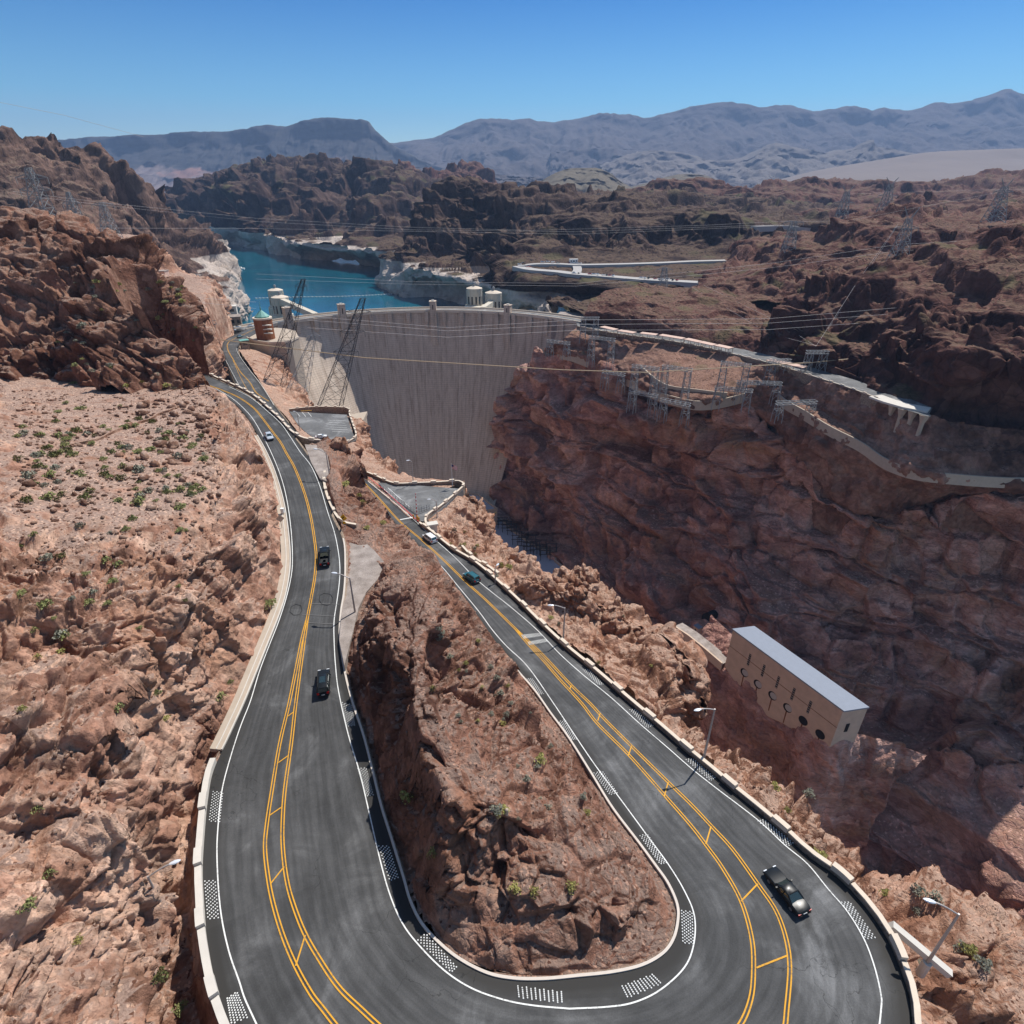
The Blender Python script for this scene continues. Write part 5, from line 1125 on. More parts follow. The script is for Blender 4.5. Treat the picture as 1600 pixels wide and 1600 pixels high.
rf = [A, B, C, D]; ce = sum(rf) / 4; mb = MB(); q = [(p - ce) * 1.015 + ce - A for p in rf]; mb.add([p + np.array((0, 0, .03)) for p in q] + [p + np.array((0, 0, .7)) for p in q], [(0, 1, 2, 3), (4, 5, 6, 7), (0, 1, 5, 4), (1, 2, 6, 5), (2, 3, 7, 6), (3, 0, 4, 7)]); mb.build('roof', M['slate'], ob)
M['rust'] = flat('rust_stain', (.20, .075, .03), .9, var=.3, scale=2)
M['pipe_end'] = flat('pale_pipe_plug', (.45, .44, .42), .6, var=.1)
for i, (x, y) in enumerate(((1163,1051),(1184,1069),(1207,1087),(1230.5,1106),(1255,1126),(1281.5,1147.5))):
    c = on_face(x, y, A, nx) - A; rad = 2.05; nn_ = 24
    ringv = lambda o_, r_: [c + nx * o_ + ux * r_ * math.cos(2 * math.pi * k / nn_) + np.array((0, 0, 1)) * r_ * math.sin(2 * math.pi * k / nn_) for k in range(nn_)]
    mb = MB(); mb.add(ringv(.06, rad), [tuple(range(nn_))]); w_ = mb.build('opening', M['black'], ob)
    if i < 4:
        mb = MB(); c = c + ux * .45 + np.array((0, 0, .25)); mb.add(ringv(.1, rad * .78), [tuple(range(nn_))]); mb.build('pipe_end', M['pipe_end'], w_)
    c = on_face(x, y, A, nx) - A; mb = MB(); mb.add([c + nx * .04 - ux * .3 - np.array((0, 0, 2)), c + nx * .04 + ux * .3 - np.array((0, 0, 2)), c + nx * .04 + ux * .35 - np.array((0, 0, 8.5)), c + nx * .04 - ux * .1 - np.array((0, 0, 8.5))], [(0, 1, 2, 3)]); mb.build('rust_streak', M['rust'], ob)
mb0 = None
for x, y in ((1170.5,1031),(1192.5,1048),(1215,1066),(1239,1084.5),(1264.5,1105)):
    c = on_face(x, y, A, nx) - A; mb = MB(); z = np.array((0, 0, 1)); mb.add([c + nx * .05 + ux * a * .55 + z * b * 3.2 for a, b in ((-1, -1), (1, -1), (1, 1), (-1, 1))], [(0, 1, 2, 3)]); fr = mb.build('window', M['black'], ob)
    mb = MB()
    for k in range(6): mb.bar(c + nx * .1 - ux * .55 + z * (-2.8 + k * 1.1), c + nx * .1 + ux * .55 + z * (-2.8 + k * 1.1), .22)
    mb.build('louvres', M['concrete'], fr)
for kz in (-8.5, -9.1):
    pass
mb = MB(); a = V[0] + np.array((0, 0, -8.5)) + nx * .05; b = V[1] + np.array((0, 0, -8.5)) + nx * .05; mb.bar(a, b, .12); mb.build('joint', M['rust'], ob)
side_n = np.cross(dep, np.array((0, 0, 1))); side_n /= np.linalg.norm(side_n); side_n *= np.sign(np.dot(side_n, ux))
c = on_face(1323, 1137, B, side_n) - A; mb = MB(); dd = dep / np.linalg.norm(dep); mb.add([c + side_n * .06 + dd * a * .8 + np.array((0, 0, b * 2.2)) for a, b in ((-1, -1), (1, -1), (1, 1), (-1, 1))], [(0, 1, 2, 3)]); mb.build('window', M['black'], ob)
rows_ = []
zu = np.array((0, 0, 1.0)); cols_v = [bot[0] - ux * 26 - nx * 8 - zu * 6, bot[0] - ux * 11 - nx * 2.5 - zu * 2] + bot + [bot[-1] + ux * 7 - nx * 9 - zu * 3, bot[-1] + ux * 18 - nx * 22 - zu * 8]
for o_, dz in ((-9, 9), (-2.5, 5), (.1, -1.0), (1.6, -9), (4, -28), (8, -60), (14, -90)):
    rows_.append([('w', *(b + nx * (o_ if 1 < i < 11 or o_ > 0 else o_ - 2) + zu * max(dz, 2 - b[2]))) for i, b in enumerate(cols_v)])
patch('canyon_wall', rows_, 'rock_wall', 2.2, .55, 171, k=1.1, clamp=False, strata=.5, flat_amp=.7)
w0 = at_px('wall', 1060, 985); w1 = at_px('wall', 1120, 1030); zl_ = float((P(1127,1036,-184))[2]); q = [on_face(x, y, A + nx * 1.0, nx) for x, y in ((1052,979),(1075,994),(1100,1014),(1128,1038))]
w = MB(); w.sweep([p - q[0] for p in q], [(-.4, -3.5), (.4, -3.5), (.4, .9), (-.4, .9)]); tag(w.build('ledge_wall', M['valve'], loc=tuple(q[0])), 'low tan wall of the ledge leading to the valve house on the canyon wall', 'wall')
w = MB(); dv = nx * 6; w.add([p - q[0] for p in q] + [p - dv - q[0] for p in q], [(0, 1, 5, 4), (1, 2, 6, 5), (2, 3, 7, 6)]); tag(w.build('path', M['gravel'], loc=tuple(q[0])), kind='structure')
tp = at_px('wall', 1103, 966, 4) - nx * .5; tn = empty('tunnel_portal', tuple(tp)); tag(tn, 'dark round tunnel mouth left of the valve house on the canyon wall', 'tunnel')
mb = MB(); nn_ = 16; rr_ = [nx * o_ + (ux * 4.2 * math.cos(2 * math.pi * k / nn_) + np.array((0, 0, 1)) * 5.0 * math.sin(2 * math.pi * k / nn_)) * (1 + .08 * math.sin(5 * k)) for o_ in (-5, .6) for k in range(nn_)]
mb.add(rr_, [tuple(range(nn_)), tuple(range(nn_, 2 * nn_))] + [(k, (k + 1) % nn_, nn_ + (k + 1) % nn_, nn_ + k) for k in range(nn_)]); mb.build('opening', M['black'], tn)
hp_ = at_px('wall', 1089, 984, 4) + nx * 1.0; block_at = (hp_, math.atan2(ux[1], ux[0])); r = empty('guard_hut', tuple(hp_), block_at[1]); tag(r, 'tiny tan hut in front of the dark tunnel mouth', 'building')
mb = MB(); mb.box((0, 0, .5), (3.6, 3, 5)); mb.build('wall', M['valve'], r); mb = MB(); mb.box((0, 0, 3.1), (4, 3.4, .3)); mb.build('roof', M['slate'], r); mb = MB(); mb.box((0, -1.52, 1), (1, .08, 1.2)); mb.build('window', M['black'], r)
# ------------------------------------------------------------------ powerhouse roofs and transformer deck in the canyon bottom
M['deck_blue'] = flat('smooth_grey_deck', (.34, .38, .46), .8, var=.1, scale=.2)
def deck(lb, q, drop, th, name='powerhouse', cat='building', wall=True):
    a = [P(x, y, -drop) for x, y in q]; cc = a[0]; r = empty(name, tuple(cc)); tag(r, lb, cat)
    mb = MB(); mb.prism([(p[0] - cc[0], p[1] - cc[1]) for p in a], -th, 0); mb.build('wall', M['concrete'], r)
    mb = MB(); cen = sum(a) / len(a) - cc; mb.prism([((p[0] - cc[0] - cen[0]) * .985 + cen[0], (p[1] - cc[1] - cen[1]) * .985 + cen[1]) for p in a], .02, .15); mb.build('roof', M['deck_blue'], r)
    if wall: mb = MB(); mb.sweep([p - cc for p in a + a[:1]], [(-.5, 0), (.5, 0), (.5, 1.8), (-.5, 1.8)]); mb.build('parapet', M['concrete'], r)
    return r
deck('powerhouse block with a smooth blue grey roof at the foot of the dam', [(722,770),(748,775),(777,797),(752,801),(735,805),(700,790)], 232, 30)
deck('long transformer deck beneath the right canyon wall, full of black frames', [(740,812),(779,810),(800,830),(818,843),(842,859),(872,866),(867,878),(886,893),(903,908),(860,915),(780,860)], 246, 20, 'transformer_deck', 'deck')
for i, (x, y) in enumerate(((785,826),(792,832),(800,836),(808,852),(818,848),(830,858),(836,868),(846,866),(852,876),(862,872),(826,870),(816,862))):
    a = P(x, y, -246); hh = 9 if i > 2 else 7; gm = MB(); zv = lambda *q: q
    for s_ in (-3.5, 3.5):
        for yy in (0, 6): gm.bar((s_, yy, 0), (s_, yy, hh), .45)
        for k in (hh * .6, hh): gm.bar((s_, 0, k), (s_, 6, k), .4)
    for k in (hh * .6, hh):
        for yy in (0, 6): gm.bar((-4.5, yy, k), (4.5, yy, k), .4)
    tag(gm.build('busbar_frame', M['dark_steel'], loc=tuple(a)), 'dark steel busbar frame standing on the transformer deck', 'frame', 'busbar frames on the transformer deck')
# ------------------------------------------------------------------ vehicles
def paint(name, c, rough=.30, coat=.05):
    m = N(name, rough, .22); m.b.inputs['Coat Weight'].default_value = coat; m.b.inputs['Coat Roughness'].default_value = .1
    f = m.noise(m.pos, 4, 3); m.color(m.mix(f, tuple(x * .92 for x in c), tuple(min(1, x * 1.06) for x in c))); return m.m
M['paint_black'] = paint('black_car_paint', (.012, .014, .016)); M['paint_white'] = paint('white_car_paint', (.75, .75, .75)); M['paint_teal'] = paint('teal_car_paint', (.03, .12, .15)); M['paint_silver'] = paint('silver_car_paint', (.45, .50, .56)); M['paint_red'] = paint('red_car_paint', (.35, .03, .03))
gl = N('tinted_car_glass', .03, .9); gl.color((.015, .03, .03)); gl.b.inputs['Coat Weight'].default_value = 1; M['car_glass'] = gl.m
M['rubber'] = flat('black_rubber', (.02, .02, .02), .9); M['alloy'] = flat('alloy_rim', (.5, .5, .52), .3, metal=.8); M['tail_red'] = flat('red_lamp_lens', (.5, .01, .01), .2, var=.05); M['lamp_clear'] = flat('clear_lamp_lens', (.7, .72, .75), .15, var=.03); M['trim'] = flat('black_trim', (.03, .03, .03), .6)
def loft(mb, rings, cap=True):
    n = len(rings[0]); vs = [v for r in rings for v in r]; fs = []
    for i in range(len(rings) - 1):
        for k in range(n): fs.append((i * n + k, i * n + (k + 1) % n, (i + 1) * n + (k + 1) % n, (i + 1) * n + k))
    if cap: fs += [tuple(range(n))[::-1], tuple(range((len(rings) - 1) * n, len(rings) * n))]
    mb.add(vs, fs)
def body_ring(x, hw, z0, z1, r=.1):
    pts = [(-hw * .93, z0), (hw * .93, z0), (hw, z0 + .18), (hw, z1 - .22), (hw - .03, z1 - .09), (hw - r * 1.4, z1), (0, z1 + .045), (-hw + r * 1.4, z1), (-hw + .03, z1 - .09), (-hw, z1 - .22), (-hw, z0 + .18)]
    return [(x, y, z) for y, z in pts]
SPEC = {  # length, half width, body stations (x fraction, half width factor, belt z), cabin base x0,x1, roof x0,x1, roof z
 'sedan': (5.4, .98, [(-.5, .80, .72), (-.48, .93, .86), (-.42, .99, .95), (-.28, 1, .98), (0, 1, .97), (.2, 1, .96), (.3, 1, .93), (.42, .98, .86), (.48, .92, .76), (.5, .8, .64)], (-.30, .17), (-.16, .05), 1.40),
 'suv': (4.85, .97, [(-.5, .88, .95), (-.485, .96, 1.10), (-.4, 1, 1.12), (0, 1, 1.12), (.2, 1, 1.10), (.28, 1, 1.06), (.42, .98, 1.0), (.485, .93, .9), (.5, .84, .72)], (-.485, .26), (-.44, .14), 1.78),
 'van': (5.1, .99, [(-.5, .88, .95), (-.485, .96, 1.05), (-.4, 1, 1.06), (0, 1, 1.06), (.25, 1, 1.04), (.34, 1, .98), (.44, .97, .88), (.49, .9, .74), (.5, .82, .62)], (-.49, .34), (-.45, .17), 1.76),
 'pickup': (5.8, 1.0, [(-.5, .94, 1.05), (-.49, .98, 1.12), (-.1, 1, 1.12), (.2, 1, 1.12), (.3, 1, 1.10), (.43, .98, 1.05), (.49, .94, .95), (.5, .86, .75)], (-.11, .24), (-.07, .14), 1.85),
 'car': (4.5, .90, [(-.5, .82, .75), (-.48, .93, .9), (-.4, .99, .96), (0, 1, .96), (.22, 1, .94), (.42, .97, .84), (.48, .9, .72), (.5, .8, .6)], (-.40, .24), (-.26, .08), 1.43)}
def make_car(kind, name, label, mat, pos, rz):
    L, hw, st, (cb0, cb1), (rf0, rf1), rz_ = SPEC[kind]; root = empty(name, tuple(pos), rz); tag(root, label, 'car' if kind != 'pickup' else 'pickup', 'cars driving on the hairpin road')
    mb = MB(); rings = [body_ring(x * L, hw * w, .32, z) for x, w, z in st]; loft(mb, rings)
    belt = max(z for _, _, z in st)
    if kind == 'pickup':
        mb = MB(); fr = [s_ for s_ in st if s_[0] >= -.1]; loft(mb, [body_ring(x * L, hw * w, .32, z) for x, w, z in fr])
        x0, x1 = -.5 * L, -.115 * L
        for s_ in (-1, 1): mb.box(((x0 + x1) / 2, s_ * (hw - .09), .75), (x1 - x0, .18, .82))
        mb.box((x0 + .06, 0, .75), (.12, 2 * hw - .1, .8)); mb.box(((x0 + x1) / 2, 0, .55), (x1 - x0, 2 * hw - .3, .3))
    bd = mb.build('body', M[mat], root, smooth=True)
    bv = bd.modifiers.new('b', 'BEVEL'); bv.width = .035; bv.segments = 2; bv.limit_method = 'ANGLE'; bv.angle_limit = R(30)
    if kind == 'pickup': mb = MB(); mb.box((-.31 * L, 0, .715), (.36 * L, 2 * hw - .4, .03)); mb.box((-.31 * L, 0, .98), (.2, .5, .5)); mb.build('bed_liner', M['trim'], root)
    # greenhouse
    zb = belt - .03; wi, wt = hw - .10, hw - .27
    a0, a1, b0, b1 = cb0 * L, cb1 * L, rf0 * L, rf1 * L
    g = MB(); base = [(a0, -wi * .94, zb), (a0 + .12, -wi, zb), (a1 - .25, -wi, zb), (a1, -wi * .86, zb), (a1, wi * .86, zb), (a1 - .25, wi, zb), (a0 + .12, wi, zb), (a0, wi * .94, zb)]
    top = [(b0, -wt * .94, rz_ - .05), (b0 + .1, -wt, rz_ - .04), (b1 - .15, -wt, rz_ - .04), (b1, -wt * .88, rz_ - .06), (b1, wt * .88, rz_ - .06), (b1 - .15, wt, rz_ - .04), (b0 + .1, wt, rz_ - .04), (b0, wt * .94, rz_ - .05)]
    loft(g, [base, top]); g.build('window_glass', M['car_glass'], root)
    rfm = MB(); loft(rfm, [[(x, y, z - .01) for x, y, z in top], [(x * .995, y * .99, z + .05) for x, y, z in top], [(x * .93 if abs(x) > .2 else x, y * .82, z + .095) for x, y, z in top]]); rf = rfm.build('roof', M[mat], root, smooth=True)
    pm = MB()
    for (u, v) in zip(base, top):
        pm.bar((u[0], u[1] * 1.005, u[2]), (v[0], v[1] * 1.01, v[2] + .02), .085)
    xm = (b0 + b1) / 2
    for s_ in (-1, 1):
        pm.bar((xm, s_ * wi * 1.0, zb), (xm, s_ * wt * 1.01, rz_ - .02), .09)
        if kind in ('suv', 'van'): pm.bar((b0 + .9, s_ * wi, zb), (b0 + .9, s_ * wt * 1.01, rz_ - .02), .12)
    pm.build('pillars', M[mat], root)
    if kind == 'suv':
        for s_ in (-1, 1): rm = MB(); rm.bar((b0 + .2, s_ * (wt - .06), rz_ + .11), (b1 - .2, s_ * (wt - .06), rz_ + .11), .05); rm.build('roof_rail', M['trim'], root)
        if mat == 'paint_black': rm = MB(); rm.box(((b0 + b1) / 2 + .25, 0, rz_ + .055), (1.2, .85, .02)); rm.build('sunroof', M['car_glass'], root)
    R_ = .35 if kind in ('sedan', 'car') else .38
    for sx in (-1, 1):
        for sy in (-1, 1):
            c = (sx * L * .305, sy * (hw - .11)); w = MB(); vs = []
            prof = [(R_ - .06, -.12), (R_, -.09), (R_, .09), (R_ - .06, .12)]
            for rr, yy in prof:
                for k in range(20): t = 2 * math.pi * k / 20; vs.append((c[0] + rr * math.cos(t), c[1] + yy, R_ + rr * math.sin(t)))
            fs = [(j * 20 + k, j * 20 + (k + 1) % 20, (j + 1) * 20 + (k + 1) % 20, (j + 1) * 20 + k) for j in range(3) for k in range(20)] + [tuple(range(20)), tuple(range(60, 80))]
            w.add(vs, fs); wh = w.build('wheel', M['rubber'], root)
            w = MB(); vs = [(c[0] + .22 * math.cos(2 * math.pi * k / 16), c[1] + sy * .125, R_ + .22 * math.sin(2 * math.pi * k / 16)) for k in range(16)]; w.add(vs, [tuple(range(16))]); w.build('rim', M['alloy'], wh)
            a = MB(); vs = [(c[0] + (R_ + .06) * math.cos(math.pi * k / 12), sy * (hw + .004), R_ + (R_ + .06) * math.sin(math.pi * k / 12)) for k in range(13)]; a.add(vs, [tuple(range(13))]); a.build('wheel_arch', M['trim'], root)
    zl = st[-3][2] - .14
    for s_ in (-1, 1):
        h_ = MB(); h_.box((.488 * L, s_ * hw * .68, zl), (.12, .42, .16)); h_.build('headlight', M['lamp_clear'], root)
        zt_ = st[1][2] - .2; h_ = MB(); h_.box((-.492 * L, s_ * hw * .74, zt_), (.1, .34, .2 if kind == 'sedan' else .42)); h_.build('taillight', M['tail_red'], root)
        h_ = MB(); h_.box((a1 - .45, s_ * (hw + .1), zb + .1), (.14, .22, .15)); h_.build('side_mirror', M[mat], root)
    h_ = MB(); h_.box((-.5 * L - .02, 0, .62), (.05, .5, .14)); h_.build('number_plate', M['white'], root)
    
    for s_ in (-1, 1): h_ = MB(); h_.box((s_ * .5 * L, 0, .42), (.14, hw * 1.75, .18)); h_.build('bumper', M['trim'] if kind != 'van' else M[mat], root)
    return root
def place_car(kind, name, label, mat, rear, front, side):
    f = RL if side == 'L' else RR; a, b = f(*rear, .05), f(*front, .05); c = (a + b) / 2; d = b - a
    r = make_car(kind, name, label, mat, c, math.atan2(d[1], d[0])); r.rotation_euler[1] = -math.atan2(d[2], math.hypot(d[0], d[1])); return r
place_car('sedan', 'sedan', 'long black sedan in the outer lane at the lower right of the hairpin', 'paint_black', (1248,1422), (1208,1372), 'R')
place_car('suv', 'sport_utility_vehicle', 'black SUV with roof rails driving away up the left arm of the road', 'paint_black', (506,1090), (507,1052), 'L')
place_car('pickup', 'pickup_truck', 'black pickup truck with an open bed driving up the left arm', 'paint_black', (508,886), (508,861), 'L')
place_car('van', 'minivan', 'white minivan near the barrier gate on the lower road', 'paint_white', (680,850), (664,838), 'R')
place_car('suv', 'sport_utility_vehicle', 'teal SUV with red tail lamps following the white minivan', 'paint_teal', (746,912), (729,900), 'R')
place_car('car', 'small_car', 'small silver white car coming down the upper left bend', 'paint_silver', (417,678), (425,691), 'L')
pc = make_car('car', 'parked_car', 'white car parked at the corner of the small parking lot', 'paint_white', P(502,684,-89.5), .3); pc['group'] = 'parked cars'
# small parked cars far away: body and glass only
def tiny(pos, rz, mat, label, group='parked cars'):
    r = empty('parked_car', tuple(pos), rz); tag(r, label, 'car', group)
    mb = MB(); loft(mb, [body_ring(x * 4.6, .92 * w, .25, z) for x, w, z in SPEC['car'][2]]); mb.build('body', M[mat], r)
    mb = MB(); loft(mb, [[(-1.8, -.8, .9), (1.1, -.8, .9), (1.1, .8, .9), (-1.8, .8, .9)], [(-1.1, -.62, 1.45), (.4, -.62, 1.45), (.4, .62, 1.45), (-1.1, .62, 1.45)]]); mb.build('cabin', M['car_glass'], r)
    return r
tw = tiny(P(372, 512, -91.2), .6, 'paint_white', 'white car parked below the visitor building by the lake'); tiny(P(364, 517, -91.2), .4, 'paint_silver', 'pale car parked nearest the rock at the road bend'); tiny(P(357, 520, -91.2), .2, 'paint_black', 'dark car parked in shade at the foot of the rock by the bend')
tiny(P(392, 510, -91.6), .9, 'paint_silver', 'silver car on the curve behind the brick tower'); tiny(P(375, 527, -91.2), 1.1, 'paint_teal', 'dark blue car beside the kiosk at the road bend')
def far_pos(px, py):
    d = float(np.interp(px, [808, 900, 1000, 1050, 1100], [74.5, 78, 80.5, 81.5, 81])) - .6; return P(px, py, -d)
proto = {m_: None for m_ in ('paint_white', 'paint_silver', 'paint_black', 'paint_red')}
random.seed(3)
row = [(x, 421.5 - (0), 'a') for x in ()]
spots = [(812,413.5,74),(818,412,74),(826,417,74.6),(848,410,73.5),(856,409.5,73.5),(864,410,73.5),(872,411,73.4),(890,411.5,73.3),(897,411,73.3),(906,412,73.3),(897,427,77.8),(904,428,78),(922,428.5,78.3),(928,428.8,78.4),(934,429,78.5),(943,430,78.7),(948,430.3,78.8),(953,430.8,78.9),(958,431.2,79),(1002,434.5,80.3),(1008,434.8,80.5),(1013,435,80.6),(1024,436,80.9),(1030,436.5,81),(1036,436.8,81),(1043,437,81.2),(1051,438,81.3),(1058,438,81.3)]
mats = ['paint_white', 'paint_silver', 'paint_black', 'paint_white', 'paint_red']
for i, (x, y, d) in enumerate(spots):
    hp_ = at_px('head', x, y, 3); d = H - hp_[2] - 1.2
    m_ = mats[(i * 7) % 5]; lb = 'small parked vehicle in the distant car park rows on the terrace right of the lake'
    if proto.get(m_) is None: proto[m_] = tiny(P(x, y, -(d - .5)), .2, m_, lb, 'vehicles in the distant terrace car park')
    else: copy_tree(proto[m_], tuple(P(x, y, -(d - .5))), random.uniform(-.3, 1.8))
block('bus', 'white bus parked at the end of the distant terrace car park', 896, 410, 73, 9, 3, 3, 'paint_white', .2, 'bus', 'white', 3)
block('ranger_building', 'low dark roofed building beside the far upper road on the ridge', 1215, 352, 57.5, 26, 9, 4, 'concrete', .1, roofm='trim')

# ------------------------------------------------------------------ street lamps
def make_lamp(name, label, base, h, arm_dir, arm=2.3, footing=False, group='street lamps along the roads'):
    r = empty(name, tuple(base)); tag(r, label, 'street lamp', group)
    mb = MB(); mb.bar((0, 0, 0), (0, 0, h), .26, .15, 10); mb.build('pole', M['lamp_grey'], r)
    a = Vector((math.cos(arm_dir), math.sin(arm_dir), 0)); mb = MB(); pr = Vector((0, 0, h - .15))
    for k in range(1, 7):
        t = k / 6; q = Vector((0, 0, h - .15)) + a * arm * t + Vector((0, 0, .75 * math.sin(t * 1.5))); mb.bar(pr, q, .13, .12, 8); pr = q
    mb.build('arm', M['lamp_grey'], r)
    mb = MB(); q = pr + a * .42; u = Vector((-a.y, a.x, 0)); rings = []
    for t, w, hh in ((-.5, .09, .06), (-.3, .2, .12), (0, .26, .15), (.3, .2, .1), (.5, .05, .04)):
        c = q + a * t * 1.15; rings.append([tuple(c + u * (w * math.cos(k * math.pi / 4)) + Vector((0, 0, hh * math.sin(k * math.pi / 4)))) for k in range(8)])
    loft(mb, rings); hd = mb.build('lamp_head', M['lamp_head'], r, smooth=True)
    mb = MB(); mb.lathe([(.45 if footing else .22, -2), (.45 if footing else .22, .5 if footing else .25)], n=12); mb.build('footing', M['concrete_white'], r)
    return r
M['lamp_grey'] = flat('brushed_lamp_grey', (.42, .38, .36), .5, metal=.3); M['lamp_head'] = flat('pale_lamp_head', (.75, .77, .8), .25, metal=.2)
pi = math.pi
make_lamp('street_lamp', 'tall street lamp on the canyon wall left of the valve house', P(1099,1187,-72.8), 10.2, R(195))
make_lamp('street_lamp', 'street lamp with round concrete footing at the bottom right corner', P(1447,1507,-73.3), 9.8, R(160), footing=True)
make_lamp('street_lamp', 'street lamp at the foot of the lower left rock face', P(268,1444,-72.8), 9.2, R(25), footing=True)
make_lamp('street_lamp', 'street lamp standing on the gravel turnout beside the island rock', P(555,958,-66.5), 7.6, R(168))
make_lamp('street_lamp', 'street lamp behind the right parapet near the striped rumble bars', P(880,1000,-77.2), 7.8, R(180))
make_lamp('street_lamp', 'street lamp on the red rocks left of the plaza', P(516,749,-63.8), 7.2, R(165))
make_lamp('street_lamp', 'lamp pole on the dam side of the triangular plaza', P(646,755,-84.4), 7.6, R(200), arm=.7)
make_lamp('street_lamp', 'thin lamp pole on the ledge beyond the parking lot bridge wall', P(470,678,-89.4), 9, R(170), arm=.8)
make_lamp('street_lamp', 'small lamp among scrub behind the parapet near the teal SUV', P(774,913,-80.2), 4.2, R(60), arm=.7)
make_lamp('street_lamp', 'low lamp at the plaza corner by the parapet bend', P(683,806,-84.3), 5.0, R(190), arm=1.6)
# flag, gate, signs
r = empty('flagpole', tuple(P(707, 760, -84.5))); tag(r, 'flagpole with a small striped flag on the plaza parapet', 'flagpole'); mb = MB(); mb.bar((0, 0, 0), (0, 0, 8), .16, .1, 8); mb.build('pole', M['white'], r)
fm = N('striped_flag', .8, .1); zf = fm.sep(fm.pos)[2]; fm.color(fm.mix(fm.math('GREATER_THAN', fm.math('FRACT', fm.math('MULTIPLY', zf, 2.6)), .5), (.5, .03, .04), (.75, .73, .7))); mb = MB()
mb.add([(.05 + .3 * i, .12 * math.sin(i * 1.3), z - .12 * i) for i in range(7) for z in (6.2, 7.7)], [(2 * i, 2 * i + 2, 2 * i + 3, 2 * i + 1) for i in range(6)]); fl = mb.build('flag', fm.m, r); so_ = fl.modifiers.new('s', 'SOLIDIFY'); so_.thickness = .03
mb = MB(); mb.add([(.07, -.03, 7.0), (.95, .02, 6.7), (.95, .02, 7.3), (.07, -.03, 7.68)], [(0, 1, 2, 3)]); M['navy'] = flat('navy_cloth', (.02, .03, .12), .8); mb.build('canton', M['navy'], fl)
r = empty('flagpole', tuple(P(352, 520, -91))); tag(r, 'tall flagpole with a dark red flag in front of the rock by the lake', 'flagpole'); mb = MB(); mb.bar((0, 0, 0), (0, 0, 22), .3, .15, 8); mb.build('pole', M['white'], r); mb = MB(); mb.add([(-.1, 0, 21.5), (-.1, 0, 18), (-1.5, .1, 15.5), (-.9, .1, 18.5)], [(0, 1, 2, 3)]); mb.build('flag', M['red'], r)
g0 = RR(652, 812); r = empty('barrier_gate', tuple(g0)); tag(r, 'raised red and white barrier arm between two yellow bollards', 'gate')
mb = MB(); mb.box((0, 0, .6), (.5, .5, 1.2)); mb.build('post', M['yellow'], r); sm_ = N('red_white_stripes', .6, .2); zf = sm_.sep(sm_.pos)[2]; sm_.color(sm_.mix(sm_.math('GREATER_THAN', sm_.math('FRACT', sm_.math('MULTIPLY', zf, .9)), .5), (.5, .05, .05), (.75, .72, .7))); mb = MB(); mb.bar((0, 0, 1), (.1, .2, 8.2), .2, .16); mb.build('arm', sm_.m, r)
for (x, y), lb in (((646, 811), 'left yellow bollard by the barrier gate'), ((655, 815), 'right yellow bollard by the barrier gate')):
    mb = MB(); mb.lathe([(.2, 0), (.2, 1.3), (.1, 1.45)], n=10); tag(mb.build('bollard', M['yellow'], loc=tuple(RR(x, y))), lb, 'bollard', 'bollards at the gate')
mb = MB(); a, b = P(655, 801, -84.2), P(671, 796, -84.5)
for k in (0.3, 1.0, 1.7): mb.bar(np.array((0, 0, k)), b - a + np.array((0, 0, k)), .09)
for t in np.linspace(0, 1, 5): mb.bar((b - a) * t, (b - a) * t + np.array((0, 0, 1.8)), .1)
tag(mb.build('gate_fence', M['steel'], loc=tuple(a)), 'pipe fence panel closing the plaza beside the barrier gate', 'fence')
mb = MB()
q = [P(x, y, -84.5) for x, y in ((592,758),(618,779),(652,803))]
for p_, q_ in zip(q[:-1], q[1:]):
    for k in (.5, 1.0): mb.bar(p_ - q[0] + np.array((0, 0, k)), q_ - q[0] + np.array((0, 0, k)), .12)
    for t in np.linspace(0, 1, 8): w = p_ + (q_ - p_) * t - q[0]; mb.bar(w, w + np.array((0, 0, 1.05)), .1)
tag(mb.build('railing', M['steel'], loc=tuple(q[0])), 'low steel railing between the lower road and the plaza', 'railing')
M['sign_yellow'] = flat('yellow_sign_face', (.78, .42, .02), .5, var=.03); M['sign_back'] = flat('bare_sign_back', (.45, .36, .28), .6)
def sign(label, base, h, mat, face_up, w=1.25, plate=True):
    r = empty('road_sign', tuple(base), face_up); tag(r, label, 'road sign'); mb = MB(); mb.bar((0, 0, 0), (0, 0, h), .09); mb.build('post', M['steel'], r)
    mb = MB(); s_ = w * .707; z = h - .1; mb.add([(x, y, zz_) for y in (-.06, -.03) for x, zz_ in ((0, z - s_), (s_, z), (0, z + s_), (-s_, z))], [(0, 1, 2, 3), (7, 6, 5, 4), (0, 4, 5, 1), (1, 5, 6, 2), (2, 6, 7, 3), (3, 7, 4, 0)]); fc = mb.build('sign_face', M[mat], r)
    if plate:
        mb = MB(); pts = [(-.25, z - .4), (-.25, z), (.15, z + .1), (.15, z + .32)]
        for a_, b_ in zip(pts[:-1], pts[1:]): mb.bar((a_[0], -.075, a_[1]), (b_[0], -.075, b_[1]), .1)
        mb.build('arrow', M['black'], fc); mb = MB(); mb.box((0, -.045, z - s_ - .35), (.75, .03, .6)); mb.build('speed_plate', M[mat], r)
    return r
sign('yellow diamond curve warning sign behind the short curved parapet', P(540, 829, -65.4), 3.3, 'sign_yellow', -.35)
sign('back of a brown diamond sign on the left road edge opposite the yellow sign', P(441, 826, -64.4), 2.6, 'sign_back', .3, plate=False)
for (x, y, s_), lb in (((442, 801, 'L'), 'small white roadside box on the left kerb above the brown sign'),):
    mb = MB(); mb.box((0, 0, .5), (.7, .5, 1.0)); mb.box((0, 0, 1.05), (.8, .6, .1)); tag(mb.build('utility_box', M['white'], loc=tuple(P(x, y, -63.6))), lb, 'box')

